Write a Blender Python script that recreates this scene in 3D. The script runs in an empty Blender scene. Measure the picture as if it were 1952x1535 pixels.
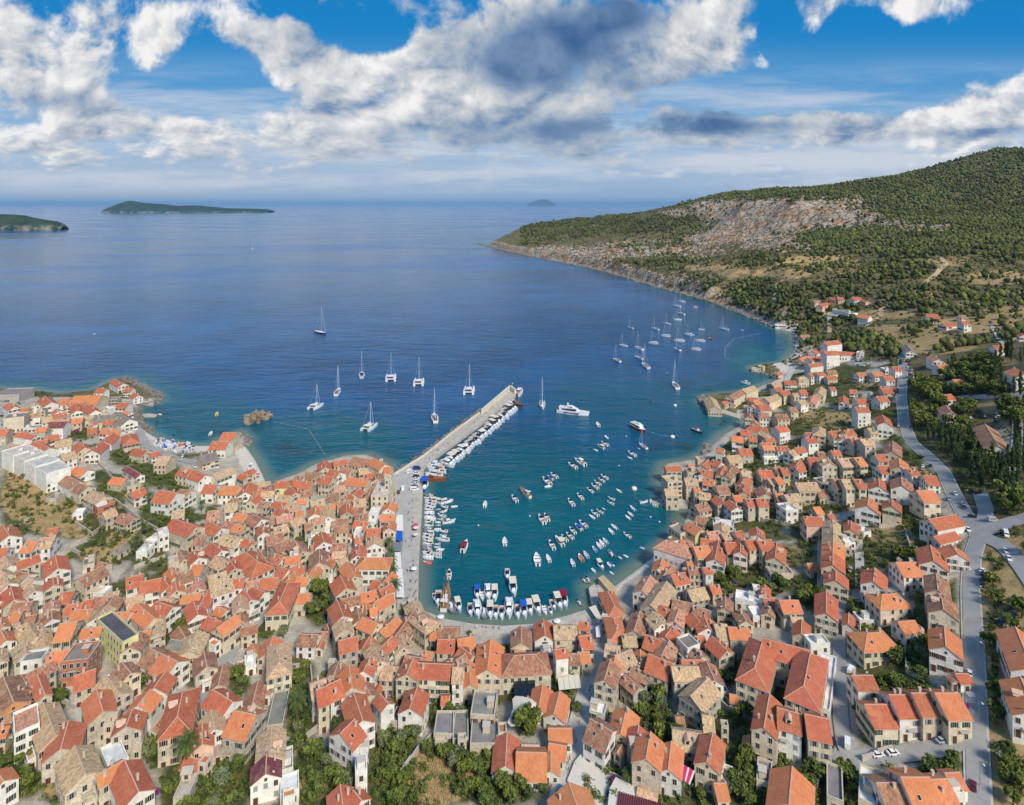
import bpy, bmesh, math, random
import numpy as np
from mathutils import Vector, Matrix, noise as mnoise
R = math.radians
C = bpy.context.scene.collection
sc = bpy.context.scene
rnd = random.Random(7)
# ------------------------------------------------------------------ camera
H, F, HZ, CX = 180.0, 1150.0, 390.0, 976.0     # height, focal length, horizon row, centre column (photo pixels)
cam_d = bpy.data.cameras.new("camera"); cam = bpy.data.objects.new("camera", cam_d); C.objects.link(cam)
cam.location = (0, 0, H); cam.rotation_euler = (R(90), 0, 0)
cam_d.sensor_fit = 'HORIZONTAL'; cam_d.sensor_width = 36
cam_d.lens = F/1952*36; cam_d.shift_y = -(767.5-HZ)/1952; cam_d.clip_start = 1; cam_d.clip_end = 600000
sc.camera = cam
sc.view_settings.view_transform = 'Standard'; sc.view_settings.look = 'None'
sc.view_settings.gamma = 1; sc.view_settings.use_curve_mapping = False
sc.view_settings.exposure = 0.35
sc.cycles.max_bounces = 4; sc.cycles.diffuse_bounces = 2; sc.cycles.glossy_bounces = 2
sc.cycles.transparent_max_bounces = 4; sc.cycles.volume_bounces = 0
sc.cycles.caustics_reflective = False; sc.cycles.caustics_refractive = False
# ------------------------------------------------------------------ sun and sky
SUN_EL, SUN_AZ = 42, 150      # degrees; azimuth measured from +Y towards +X (behind the camera, to the right)
sd = bpy.data.lights.new("sun", 'SUN'); so = bpy.data.objects.new("sun", sd); C.objects.link(so)
sd.energy = 3.3; sd.angle = R(13); sd.color = (1.0, .94, .84)
so.rotation_euler = (R(90-SUN_EL), 0, R(180-SUN_AZ))
so.location = (0, 0, 600)
world = bpy.data.worlds.new("World"); sc.world = world; world.use_nodes = True
def s2l(c):
    return tuple((x/12.92 if x <= .04045 else ((x+.055)/1.055)**2.4) for x in (v/255. for v in c))
class NT:
    """small node-tree writer"""
    def __init__(s, nt): s.nt = nt; s.n = nt.nodes; s.l = nt.links
    def new(s, t, **k):
        n = s.n.new(t)
        for a, b in k.items(): setattr(n, a, b)
        return n
    def put(s, sock, v):
        if isinstance(v, bpy.types.NodeSocket): s.l.new(v, sock)
        elif v is not None:
            if hasattr(sock.default_value, '__len__') and not hasattr(v, '__len__'): v = [v]*len(sock.default_value)
            if hasattr(sock.default_value, '__len__') and len(sock.default_value) == 4 and len(v) == 3: v = (*v, 1)
            sock.default_value = v
    def m(s, op, a, b=None, c=None, clamp=False):
        n = s.new('ShaderNodeMath', operation=op, use_clamp=clamp)
        s.put(n.inputs[0], a)
        if b is not None: s.put(n.inputs[1], b)
        if c is not None: s.put(n.inputs[2], c)
        return n.outputs[0]
    def v(s, op, a, b=None):
        n = s.new('ShaderNodeVectorMath', operation=op)
        s.put(n.inputs[0], a)
        if b is not None: s.put(n.inputs[3 if op == 'SCALE' else 1], b)
        return n.outputs['Value' if op in ('DOT_PRODUCT', 'LENGTH') else 'Vector']
    def noise(s, vec, scale, detail=4, rough=.5, dist=0, dim='3D', col=False):
        n = s.new('ShaderNodeTexNoise', noise_dimensions=dim)
        if vec is not None: s.put(n.inputs['Vector'], vec)
        s.put(n.inputs['Scale'], scale); s.put(n.inputs['Detail'], detail); s.put(n.inputs['Roughness'], rough); s.put(n.inputs['Distortion'], dist)
        return n.outputs['Color' if col else 'Fac']
    def mix(s, f, a, b, mode='MIX'):
        n = s.new('ShaderNodeMix', data_type='RGBA', blend_type=mode)
        s.put(n.inputs[0], f); s.put(n.inputs[6], a); s.put(n.inputs[7], b)
        return n.outputs[2]
    def step(s, x, lo, hi, a=0., b=1.):
        n = s.new('ShaderNodeMapRange', interpolation_type='SMOOTHSTEP')
        s.put(n.inputs[0], x); s.put(n.inputs[1], lo); s.put(n.inputs[2], hi); s.put(n.inputs[3], a); s.put(n.inputs[4], b)
        return n.outputs[0]
    def xyz(s, x, y, z):
        n = s.new('ShaderNodeCombineXYZ'); s.put(n.inputs[0], x); s.put(n.inputs[1], y); s.put(n.inputs[2], z); return n.outputs[0]
w = NT(world.node_tree); w.n.clear()
out = w.new('ShaderNodeOutputWorld'); bg = w.new('ShaderNodeBackground'); w.l.new(bg.outputs[0], out.inputs[0])
sky = w.new('ShaderNodeTexSky', sky_type='NISHITA', sun_disc=False, sun_elevation=R(SUN_EL), sun_rotation=R(SUN_AZ), altitude=100, dust_density=.6, ozone_density=2.5)
bg.inputs[1].default_value = .1
tc = w.new('ShaderNodeTexCoord').outputs['Generated']
sx = w.new('ShaderNodeSeparateXYZ'); w.l.new(tc, sx.inputs[0])
dx, dy, dz = sx.outputs
ady = w.m('MAXIMUM', w.m('ABSOLUTE', dy), .12)
U = w.m('DIVIDE', dx, ady); V = w.m('DIVIDE', dz, ady)        # slopes of the view direction, in world axes
P = w.xyz(U, V, 0)
Vp = w.m('MAXIMUM', V, .0)
# cloud coordinates flatten towards the horizon like layers seen edge-on
Pc = w.xyz(w.m('MULTIPLY', U, 1.12), w.m('MULTIPLY', w.m('LOGARITHM', w.m('ADD', Vp, .06), 2.718), .36), 0)
warp = w.v('SUBTRACT', w.noise(Pc, 3.2, 3, .55, col=True), (.5, .5, .5))
Pw = w.v('ADD', Pc, w.v('SCALE', warp, .12))
nA = w.noise(Pw, 6.5, 9, .58)
nB = w.noise(w.v('ADD', Pw, (-.018, .022, 0)), 6.5, 7, .58)
nC = w.noise(w.v('ADD', Pw, (5, 3, 1)), 17, 6, .6)
nS = w.noise(w.xyz(w.m('MULTIPLY', U, 1.3), w.m('MULTIPLY', V, 11), 3.), 2.2, 6, .6)     # thin streaks low over the sea
# (px, py, rx, ry, amount): where cloud banks stand (+) and where clear blue opens (-), as directions
BANK = [(110,120,200,85,.42),(265,60,75,55,.35),(40,30,120,40,.25),(20,170,150,40,.3),(470,60,110,60,.36),(560,110,170,55,.42),(700,130,120,60,.3),(800,105,90,60,.35),
 (930,60,120,75,.45),(1080,70,220,80,.46),(1250,110,190,60,.38),(800,215,230,38,.38),(1000,190,200,50,.4),(640,215,60,25,.2),(1330,60,80,70,.22),(1400,30,80,50,.3),(1440,120,50,30,.3),
 (1730,12,115,34,.8),(1555,62,50,34,.62),(1655,242,130,28,.62),(1870,205,120,50,.55),(1915,110,80,50,.42),(1500,215,90,22,.16),(1890,235,90,25,.3),(200,205,90,45,.16),(330,240,120,40,.18),
 (120,230,150,45,.2),(450,235,140,30,.1),(700,20,80,25,.28),(1250,250,200,40,.2),(1560,0,90,20,.2),(1400,225,140,22,.2),(1100,285,500,50,.2),(250,285,330,60,.26),(700,270,200,30,.2),(1500,270,200,20,.2),(1750,275,150,14,.12)]
GAP = [(380,95,60,50,.62),(430,125,60,34,.5),(540,15,60,24,.4),(665,60,70,30,.62),(740,85,50,24,.55),(800,35,60,40,.45),(880,50,30,25,.1),(300,165,120,28,.45),(430,190,160,24,.45),(640,165,90,12,.15),
 (1570,140,130,55,.55),(1490,65,40,60,.25),(1650,110,140,60,.55),(1800,80,120,45,.4),(1830,130,70,25,.2),(1370,185,90,25,.3),(1500,190,120,20,.2),(1560,180,200,22,.35),(1480,10,30,20,.3),(60,25,60,20,.1),(1900,20,60,25,.4),(1640,55,40,30,.4)]
DARK = [(1045,85,125,62,.95),(990,125,80,44,.7),(1200,35,100,34,.5),(600,55,80,40,.55),(1260,165,130,28,.6),(110,195,110,22,.5),(1420,205,90,12,1.0),(1300,235,120,18,.6),(720,10,90,25,.3),(1090,235,180,30,.4),(1180,10,60,30,.6),(560,180,60,16,.25),(1400,240,160,14,.5),(1840,255,120,10,.4),(900,250,160,20,.35),(1050,290,380,36,.42),(500,320,400,30,.25)]
def blobs(lst):
    tot = None
    for (px, py, rx, ry, a) in lst:
        d = w.v('MULTIPLY', w.v('SUBTRACT', P, ((px-CX)/F, (HZ-py)/F, 0)), (F/rx*.8, F/ry*.8, 0))
        g = w.m('EXPONENT', w.m('MULTIPLY', w.v('DOT_PRODUCT', d, d), -1.0))
        tot = w.m('MULTIPLY_ADD', g, a, tot if tot is not None else 0.)
    return tot
bank, gap, dark = blobs(BANK), blobs(GAP), blobs(DARK)
side = w.m('MULTIPLY', w.step(w.m('ABSOLUTE', w.m('ADD', U, .0)), 1.05, 1.5), .25)       # broken cloud beyond the photographed part of the sky
dens = w.m('SUBTRACT', w.m('ADD', w.m('MULTIPLY_ADD', nA, 2.35, w.m('MULTIPLY', nC, .75)), w.m('ADD', w.m('MULTIPLY', bank, 1.0), side)), gap)
dens = w.m('SUBTRACT', dens, 1.76)
cov = w.step(dens, -.05, .36)
lit = w.m('MULTIPLY_ADD', w.m('SUBTRACT', nB, nA), -3.3, .72)
lit = w.m('ADD', lit, w.m('MULTIPLY_ADD', nC, .34, -.17))
lit = w.m('MULTIPLY', w.m('ADD', lit, .04), w.m('SUBTRACT', 1., w.m('MULTIPLY', w.m('MINIMUM', dark, 1.), w.step(nA, .3, .7, .62, .95))))
lit = w.m('SUBTRACT', lit, w.m('MULTIPLY', w.step(dens, .2, .9), .07), clamp=True)
ccol = w.new('ShaderNodeValToRGB'); cr = ccol.color_ramp; cr.interpolation = 'LINEAR'
cr.elements[0].position = 0; cr.elements[0].color = (*s2l((60, 98, 146)), 1)
e = cr.elements.new(.25); e.color = (*s2l((120, 146, 178)), 1)
e = cr.elements.new(.5); e.color = (*s2l((178, 188, 200)), 1)
e = cr.elements.new(.75); e.color = (*s2l((216, 217, 219)), 1)
cr.elements[-1].position = 1.; cr.elements[-1].color = (*s2l((246, 244, 242)), 1)
w.l.new(lit, ccol.inputs[0])
SKM = 8.0        # sky brightness before the background strength
cl = w.v('SCALE', ccol.outputs[0], SKM)
# clear sky: Nishita blended with the measured colours from the horizon up
gr_ = w.new('ShaderNodeValToRGB'); tr = gr_.color_ramp; tr.interpolation = 'EASE'
tr.elements[0].position = 0; tr.elements[0].color = (*s2l((158, 180, 208)), 1)
for p_, c_ in ((.06, (165, 187, 214)), (.13, (140, 178, 214)), (.2, (84, 152, 206)), (.3, (10, 128, 196))):
    e = tr.elements.new(p_); e.color = (*s2l(c_), 1)
tr.elements[-1].position = .45; tr.elements[-1].color = (*s2l((0, 112, 182)), 1)
w.l.new(V, gr_.inputs[0])
base = w.mix(.95, w.v('MULTIPLY', sky.outputs[0], (.5, .8, 1.)), w.v('SCALE', gr_.outputs[0], SKM))
base = w.mix(w.m('MULTIPLY', w.step(U, .1, -.8), w.step(V, .12, .0, 0., .5)), base, w.v('SCALE', w.mix(0., s2l((182, 194, 210)), s2l((182, 194, 210))), SKM))
streak = w.m('MULTIPLY', w.m('MULTIPLY', w.step(nS, .40, .66), w.step(V, .005, .04)), w.step(V, .12, .26, .95, 0.))
base = w.mix(streak, base, w.v('SCALE', w.mix(0., s2l((208, 214, 224)), s2l((208, 214, 224))), SKM))
cov = w.m('MULTIPLY', cov, w.step(V, .01, .085, .0, 1.))
final = w.mix(cov, base, cl)
# below the horizon: plain dim sea-blue
final = w.mix(w.step(V, -.02, 0.), tuple(v*8 for v in s2l((84, 112, 148))), final)
w.l.new(final, bg.inputs[0])
world.cycles.sampling_method = 'MANUAL'; world.cycles.sample_map_resolution = 1024
# ------------------------------------------------------------------ materials
M = {}
def mat(name, col=None, rough=.7, metal=0., emit=None, spec=.3):
    m = bpy.data.materials.new(name); m.use_nodes = True
    b = m.node_tree.nodes['Principled BSDF']
    if col is not None: b.inputs['Base Color'].default_value = (*s2l(col), 1)
    b.inputs['Roughness'].default_value = rough; b.inputs['Metallic'].default_value = metal
    b.inputs['Specular IOR Level'].default_value = spec
    M[name] = m; return m
def pmat(name, **k):
    m = mat(name, **k); t = NT(m.node_tree); return m, t, t.n['Principled BSDF']
def bump(t, b, h, strength=.5, dist=.1):
    n = t.new('ShaderNodeBump'); n.inputs['Strength'].default_value = strength; n.inputs['Distance'].default_value = dist
    t.put(n.inputs['Height'], h); t.l.new(n.outputs[0], b.inputs['Normal'])
def objcol(t):
    """own colour, random and local coordinates: from the object, or stored per face where many houses share one mesh"""
    o = t.new('ShaderNodeObjectInfo'); a = t.new('ShaderNodeAttribute', attribute_name='hcol'); q = t.new('ShaderNodeAttribute', attribute_name='hloc')
    f = t.new('ShaderNodeAttribute', attribute_name='hinfo'); s3 = t.new('ShaderNodeSeparateColor'); t.l.new(f.outputs['Color'], s3.inputs[0])
    on = s3.outputs[0]; t.loc = t.mix(on, t.new('ShaderNodeTexCoord').outputs['Object'], q.outputs['Vector'])
    mx = lambda x, y: t.m('ADD', t.m('MULTIPLY', x, t.m('SUBTRACT', 1., on)), t.m('MULTIPLY', y, on))
    t.fresh = mx(o.outputs['Alpha'], s3.outputs[1])
    return t.mix(on, o.outputs['Color'], a.outputs['Color']), mx(o.outputs['Random'], s3.outputs[2])
# walls: tinted by the object's own colour
m, t, b = pmat('wall_render', rough=.9)
oc, orr = objcol(t); tco = t.loc
sh = t.v('ADD', tco, t.v('SCALE', t.xyz(orr, orr, orr), 90.))
n1 = t.noise(sh, .35, 5, .65); n2 = t.noise(sh, 2.2, 4, .7)
st = t.noise(t.v('MULTIPLY', sh, (1.6, 1.6, .22)), 1.1, 5, .6)
k = t.m('ADD', t.step(n1, .3, .7, .80, 1.08), t.step(n2, .25, .75, -.12, .10))
c0 = t.v('MULTIPLY', oc, t.xyz(k, k, k))
c0 = t.mix(t.step(st, .52, .78, 0., .38), c0, s2l((128, 116, 102)))
t.l.new(c0, b.inputs['Base Color'])
m, t, b = pmat('wall_stone', rough=.95)
oc, orr = objcol(t); tco = t.loc
sh = t.v('ADD', tco, t.v('SCALE', t.xyz(orr, orr, orr), 90.))
vor = t.new('ShaderNodeTexVoronoi'); t.put(vor.inputs['Vector'], t.v('MULTIPLY', sh, (1.6, 1.6, 2.6))); vor.inputs['Scale'].default_value = 1.0
n1 = t.noise(sh, .3, 5, .65)
sepv = t.new('ShaderNodeSeparateColor'); t.l.new(vor.outputs['Color'], sepv.inputs[0])
k = t.m('ADD', t.step(n1, .28, .72, .80, 1.14), t.m('MULTIPLY_ADD', sepv.outputs[0], .34, -.17))
c0 = t.v('MULTIPLY', oc, t.xyz(k, k, k))
c0 = t.mix(t.step(t.noise(t.v('MULTIPLY', sh, (1.5, 1.5, .25)), 1.2, 5, .6), .5, .75, 0., .34), c0, s2l((120, 110, 98)))
t.l.new(c0, b.inputs['Base Color']); bump(t, b, vor.outputs['Distance'], .5, .12)
# tiled roofs: rows of tiles down the slope, patches of old and new tile
m, t, b = pmat('roof_tile', rough=.85)
oc, orr = objcol(t); tco = t.loc
sh = t.v('ADD', tco, t.v('SCALE', t.xyz(orr, orr, orr), 70.))
wv = t.new('ShaderNodeTexWave', bands_direction='X'); t.put(wv.inputs['Vector'], tco); wv.inputs['Scale'].default_value = 1.15; wv.inputs['Distortion'].default_value = .6; wv.inputs['Detail Scale'].default_value = 2
wv2 = t.new('ShaderNodeTexWave', bands_direction='Y'); t.put(wv2.inputs['Vector'], tco); wv2.inputs['Scale'].default_value = .8; wv2.inputs['Distortion'].default_value = 1.2
vor = t.new('ShaderNodeTexVoronoi'); t.put(vor.inputs['Vector'], t.v('MULTIPLY', sh, (2.6, 1.3, 1.3))); vor.inputs['Scale'].default_value = 1.0
sepv = t.new('ShaderNodeSeparateColor'); t.l.new(vor.outputs['Color'], sepv.inputs[0])
n1 = t.noise(sh, .28, 6, .7); n2 = t.noise(sh, 1.3, 4, .7)
alpha = t.fresh       # 1 = new tiles, 0 = very weathered
old = t.m('SUBTRACT', 1., alpha)
k = t.m('ADD', .86, t.m('MULTIPLY', t.m('SUBTRACT', wv.outputs['Fac'], .5), .26))
k = t.m('ADD', k, t.m('MULTIPLY', t.m('SUBTRACT', wv2.outputs['Fac'], .5), .08))
k = t.m('ADD', k, t.m('MULTIPLY', t.m('SUBTRACT', sepv.outputs[0], .5), t.m('MULTIPLY_ADD', old, .5, .14)))
k = t.m('ADD', k, t.m('MULTIPLY', t.m('SUBTRACT', n1, .5), .55))
c0 = t.v('MULTIPLY', oc, t.xyz(k, k, k))
c0 = t.mix(t.m('MULTIPLY', t.step(n1, .46, .66), t.m('MULTIPLY_ADD', old, .6, .06)), c0, s2l((186, 150, 112)))
c0 = t.mix(t.m('MULTIPLY', t.step(n2, .52, .72), t.m('MULTIPLY_ADD', old, .6, .12)), c0, s2l((118, 84, 68)))
t.l.new(c0, b.inputs['Base Color']); bump(t, b, wv.outputs['Fac'], .45, .08)
m, t, b = pmat('roof_flat', rough=.9)
oc, orr = objcol(t); tco = t.loc
sh = t.v('ADD', tco, t.v('SCALE', t.xyz(orr, orr, orr), 70.))
k = t.m('ADD', t.step(t.noise(sh, .3, 6, .7), .3, .7, .72, 1.1), t.m('MULTIPLY_ADD', t.noise(sh, 3, 3, .6), .3, -.15))
t.l.new(t.v('MULTIPLY', oc, t.xyz(k, k, k)), b.inputs['Base Color'])
mat('ridge_mortar', (205, 170, 145), .9)
mat('window_glass', (38, 42, 48), .25, spec=.5); mat('window_surround', (196, 186, 170), .85)
mat('shutter_green', (52, 92, 70), .7); mat('shutter_brown', (110, 66, 42), .7); mat('shutter_grey', (150, 152, 150), .7)
mat('door_wood', (92, 60, 42), .7); mat('chimney_plaster', (200, 188, 170), .9)
mat('white_gel', (226, 228, 230), .28, spec=.5); mat('cream_deck', (205, 198, 182), .6); mat('teak', (150, 108, 72), .6)
mat('dark_glass', (28, 34, 42), .15, spec=.6); mat('navy', (28, 44, 84), .4); mat('red_paint', (165, 32, 40), .35)
mat('blue_canvas', (28, 92, 190), .8); mat('cream_canvas', (222, 210, 188), .85); mat('grey_canvas', (120, 128, 140), .85); mat('maroon_canvas', (138, 26, 60), .8)
mat('green_canvas', (30, 140, 105), .8); mat('sky_canvas', (70, 170, 215), .8); mat('white_canvas', (228, 226, 220), .85); mat('pink_canvas', (225, 60, 105), .8); mat('teal_canvas', (30, 92, 98), .8)
mat('mast_alloy', (215, 218, 222), .4, .3); mat('dark_hull', (40, 44, 54), .35); mat('boat_floor', (165, 165, 162), .7); mat('wood_hull', (140, 84, 46), .5); mat('engine_black', (30, 32, 36), .5)
mat('rubber_grey', (120, 124, 130), .7); mat('tyre', (24, 24, 26), .9); mat('chrome', (170, 172, 176), .3, .8); mat('lamp_glass', (235, 235, 225), .2); mat('tail_red', (150, 20, 20), .4)
mat('pole_metal', (150, 152, 152), .5, .5); mat('buoy_white', (232, 228, 214), .5); mat('buoy_orange', (232, 110, 40), .5); mat('rope', (170, 180, 178), .8)
m = mat('car_paint', None, .3, spec=.5); t = NT(m.node_tree); t.l.new(t.new('ShaderNodeObjectInfo').outputs['Color'], t.n['Principled BSDF'].inputs['Base Color'])
m = mat('cloth', None, .9); t = NT(m.node_tree); t.l.new(t.new('ShaderNodeObjectInfo').outputs['Color'], t.n['Principled BSDF'].inputs['Base Color'])
mat('skin', (190, 140, 112), .6); mat('hair', (60, 42, 30), .8); mat('trousers', (50, 56, 74), .9); mat('seat_maroon', (112, 42, 58), .8); mat('gold_tile', (196, 160, 90), .8)
def leafmat(name, a, bb, c):
    m, t, b = pmat(name, rough=.75, spec=.15)
    orr = t.new('ShaderNodeObjectInfo').outputs['Random']; tco = t.new('ShaderNodeTexCoord').outputs['Object']
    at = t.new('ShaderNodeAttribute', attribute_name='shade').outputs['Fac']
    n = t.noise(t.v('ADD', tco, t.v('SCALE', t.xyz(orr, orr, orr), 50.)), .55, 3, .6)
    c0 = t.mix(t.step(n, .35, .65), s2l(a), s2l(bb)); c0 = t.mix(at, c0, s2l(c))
    c0 = t.mix(t.m('MULTIPLY', orr, .7), c0, t.v('MULTIPLY', c0, (1.35, 1.12, .7)))
    t.l.new(c0, b.inputs['Base Color']); b.inputs['Subsurface Weight'].default_value = 0.0
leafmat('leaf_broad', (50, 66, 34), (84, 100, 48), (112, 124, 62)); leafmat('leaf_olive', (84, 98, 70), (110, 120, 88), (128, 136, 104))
leafmat('leaf_cypress', (44, 60, 42), (64, 84, 54), (84, 104, 64)); leafmat('leaf_palm', (62, 88, 48), (92, 112, 62), (128, 134, 80)); leafmat('leaf_flower', (122, 42, 128), (150, 60, 150), (90, 60, 100))
mat('dry_straw', (190, 164, 112), .95); mat('bark', (92, 76, 60), .95)
m, t, b = pmat('forest', rough=.85, spec=.1)
at = t.new('ShaderNodeAttribute', attribute_name='tint').outputs['Color']
pos = t.new('ShaderNodeNewGeometry').outputs['Position']
n = t.noise(pos, .45, 3, .7)
k = t.step(n, .3, .7, .65, 1.3)
t.l.new(t.v('MULTIPLY', at, t.xyz(k, k, k)), b.inputs['Base Color'])
def groundmat(name, a, b_, sc1=.2, dark=(90,86,80), bw=.5):
    m, t, b = pmat(name, rough=.92, spec=.1); pos = t.new('ShaderNodeNewGeometry').outputs['Position']
    c0 = t.mix(t.step(t.noise(pos, sc1, 6, .7), .33, .67), s2l(a), s2l(b_)); c0 = t.mix(t.step(t.noise(pos, 1.6, 4, .7), .5, .75, 0., bw), c0, s2l(dark)); t.l.new(c0, b.inputs['Base Color']); return m
groundmat('quay_asphalt', (172,168,162), (188,183,175)); groundmat('quay_stone', (174,166,154), (198,189,176), .3, (128,112,98), .6); groundmat('quay_pale', (206,196,178), (222,212,194), .25, (160,146,128), .4)
groundmat('roof_tan', (190,164,124), (206,182,142), .4); groundmat('asphalt', (156,153,148), (174,170,163), .12, (126,123,118), .5); groundmat('path_paving', (190,183,170), (206,198,185), .3, (150,142,130), .4); groundmat('dirt_track', (190,162,120), (206,180,142), .1, (160,136,100), .4)
groundmat('sea_rock', (92,88,84), (150,142,132), .35, (52,50,48), .7); groundmat('islet_rock', (108,98,84), (164,148,124), .35, (62,56,48), .9); groundmat('plaza_paving', (206,198,182), (218,210,196), .2, (180,172,156), .35)
m, t, b = pmat('far_land', rough=.95, spec=.05); pos = t.new('ShaderNodeNewGeometry').outputs['Position']; sz = t.new('ShaderNodeSeparateXYZ'); t.l.new(pos, sz.inputs[0])
c0 = t.mix(t.step(t.noise(pos, .006, 8, .7), .4, .6), s2l((34, 54, 40)), s2l((58, 74, 54))); c0 = t.mix(t.m('MULTIPLY', t.step(t.noise(pos, .012, 6, .7), .45, .6), t.step(sz.outputs[2], 8, 50, 1., .0)), c0, s2l((140, 134, 124))); t.l.new(c0, b.inputs['Base Color'])
# ------------------------------------------------------------------ mesh helpers
class MB:
    def __init__(s): s.v = []; s.f = []; s.m = []; s.mats = []
    def mi(s, name):
        if name not in s.mats: s.mats.append(name)
        return s.mats.index(name)
    def face(s, pts, mt):
        i = len(s.v); s.v += [tuple(p) for p in pts]; s.f.append(tuple(range(i, i+len(pts)))); s.m.append(s.mi(mt))
    def mesh(s, vs, fs, mt):
        i = len(s.v); s.v += [tuple(p) for p in vs]; k = s.mi(mt)
        for f in fs: s.f.append(tuple(i+j for j in f)); s.m.append(k)
    def box(s, x0, x1, y0, y1, z0, z1, mt, rot=None):
        vs = [(x, y, z) for z in (z0, z1) for y in (y0, y1) for x in (x0, x1)]
        if rot is not None: vs = [tuple(rot @ Vector(v)) for v in vs]
        s.mesh(vs, [(0,2,3,1),(4,5,7,6),(0,1,5,4),(2,6,7,3),(0,4,6,2),(1,3,7,5)], mt)
    def tube(s, a, b, r0, r1, mt, n=6):
        a, b = Vector(a), Vector(b); d = (b-a).normalized()
        u = d.orthogonal().normalized(); w_ = d.cross(u)
        vs = []
        for p, r in ((a, r0), (b, r1)):
            for i in range(n):
                t_ = 2*math.pi*i/n; vs.append(p+(u*math.cos(t_)+w_*math.sin(t_))*r)
        fs = [(i, (i+1) % n, n+(i+1) % n, n+i) for i in range(n)]+[tuple(reversed(range(n))), tuple(range(n, 2*n))]
        s.mesh(vs, fs, mt)
    def prism(s, poly, z0, z1, mt, top=None):
        n = len(poly); vs = [(x, y, z0) for x, y in poly]+[(x, y, z1) for x, y in poly]
        s.mesh(vs, [(i, (i+1) % n, n+(i+1) % n, n+i) for i in range(n)], mt)
        s.mesh([(x, y, z1) for x, y in poly], [tuple(range(n))], top or mt)
    def data(s, name, smooth=False):
        me = bpy.data.meshes.new(name); me.from_pydata(s.v, [], s.f)
        for k in s.mats: me.materials.append(M[k])
        me.polygons.foreach_set('material_index', s.m)
        if smooth: me.polygons.foreach_set('use_smooth', [True]*len(s.f))
        me.update(); return me
    def build(s, name, parent=None, smooth=False, col=None):
        return link(name, s.data(name, smooth), parent, col)
def link(name, me, parent=None, col=None, loc=None):
    o = bpy.data.objects.new(name, me); C.objects.link(o)
    if parent: o.parent = parent
    if col: o.color = col
    if loc: o.location = loc
    return o
def tag(o, label=None, cat=None, group=None, kind=None):
    if label: o['label'] = label
    if cat: o['category'] = cat
    if group: o['group'] = group
    if kind: o['kind'] = kind
    return o
def empty(name, loc, rz=0.):
    o = bpy.data.objects.new(name, None); C.objects.link(o); o.location = loc; o.rotation_euler = (0, 0, rz); o.empty_display_size = .5
    return o
def copy_tree(o, parent=None):
    c = o.copy(); C.objects.link(c)
    if parent: c.parent = parent
    for ch in KIDS.get(o.name, []):
        copy_tree(ch, c)
    return c
KIDS = {}
def reg(o):           # remember a prototype's children for quick copying
    for ch in o.children: KIDS.setdefault(o.name, []).append(ch); reg(ch)
    return o
# ------------------------------------------------------------------ lie of the land (measured along sight lines, kept as world coordinates)
def bp(px, py, z=0.):
    Y = F*(H-z)/(py-HZ); return (Y*(px-CX)/F, Y)
COAST_PX = [(-420,716),(-200,728),(0,740),(60,742),(120,750),(180,742),(212,724),(240,720),(262,733),(290,746),(306,757),(300,769),(272,774),(258,780),(260,802),(282,824),(306,838),(350,848),(400,850),
 (420,836),(458,822),(474,836),(470,850),(488,876),(503,905),(512,926),(530,915),(565,903),(600,884),(660,868),(700,866),(742,884),(752,903),(775,895),(807,892),(804,980),(798,1080),(797,1156),(812,1166),
 (850,1179),(900,1188),(960,1192),(1020,1188),(1080,1173),(1120,1160),(1128,1142),(1122,1120),(1146,1106),(1166,1118),(1200,1093),(1240,1063),(1270,1035),(1294,1010),(1306,985),(1312,965),(1262,957),(1258,905),(1266,884),
 (1320,876),(1348,862),(1354,850),(1378,828),(1408,812),(1418,798),(1400,792),(1370,788),(1346,776),(1338,764),(1348,754),(1380,750),(1432,746),(1446,736),(1470,728),(1488,716),(1468,713),(1432,706),(1432,698),(1470,692),(1490,690),
 (1502,678),(1514,660),(1512,642),(1500,632),(1478,627),(1450,612),(1400,589),(1350,573),(1300,559),(1250,546),(1200,530),(1150,516),(1100,505),(1050,496),(1000,486),(960,477),(930,469),(914,464)]
coast = [bp(*p) for p in COAST_PX]
LAND = np.array(coast+[(-120,2600),(200,3100),(900,4000),(2600,5200),(6000,5200),(9000,-800),(-4000,-800),(-4000,560)])
# (px, py, height): ground seen at that place
HP = [(0,1535,15),(300,1535,12),(600,1535,11),(976,1535,10),(1300,1535,12),(1600,1535,16),(1952,1535,22),(-300,1400,18),(0,1200,13),(300,1250,9),(600,1250,6),(900,1270,3.5),(1150,1250,4),(1400,1250,10),(1650,1250,15),
 (0,1000,16),(200,1050,12),(400,1100,8),(600,1050,4.5),(700,1050,2.5),(0,850,13),(100,800,6),(200,880,8),(350,900,6),(450,980,4),(560,980,4),(200,780,3.5),(760,1000,1.6),(780,1130,1.6),(-300,900,25),(-300,1100,25),
 (1500,1100,12),(1350,1050,6),(1400,950,7),(1600,1000,16),(1600,850,15),(1500,850,9),(1450,780,5),(1550,740,9),(1650,760,18),(1600,690,13),(1700,1000,21),(1700,1150,20),
 (1900,1300,29),(1880,1010,34),(1900,900,38),(1900,800,43),(1900,650,52),(1900,560,64),(1900,500,88),(1900,420,140),(1850,1400,24),(1750,1450,19),
 (1750,1100,25),(1750,900,29),(1720,750,31),(1720,660,36),(1750,580,54),(1750,520,76),(1750,470,104),(1750,425,136),(1600,645,15),(1600,600,27),(1600,560,41),(1600,500,70),(1600,455,104),
 (1540,620,8),(1500,580,30),(1500,520,60),(1500,478,84),(1400,540,30),(1400,500,54),(1400,462,76),(1300,500,40),(1300,455,70),(1200,480,45),(1200,445,70),(1100,460,44),(1000,458,34),(2300,1300,40),(2300,1000,60),(2300,700,95),(2300,560,130)]
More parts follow.
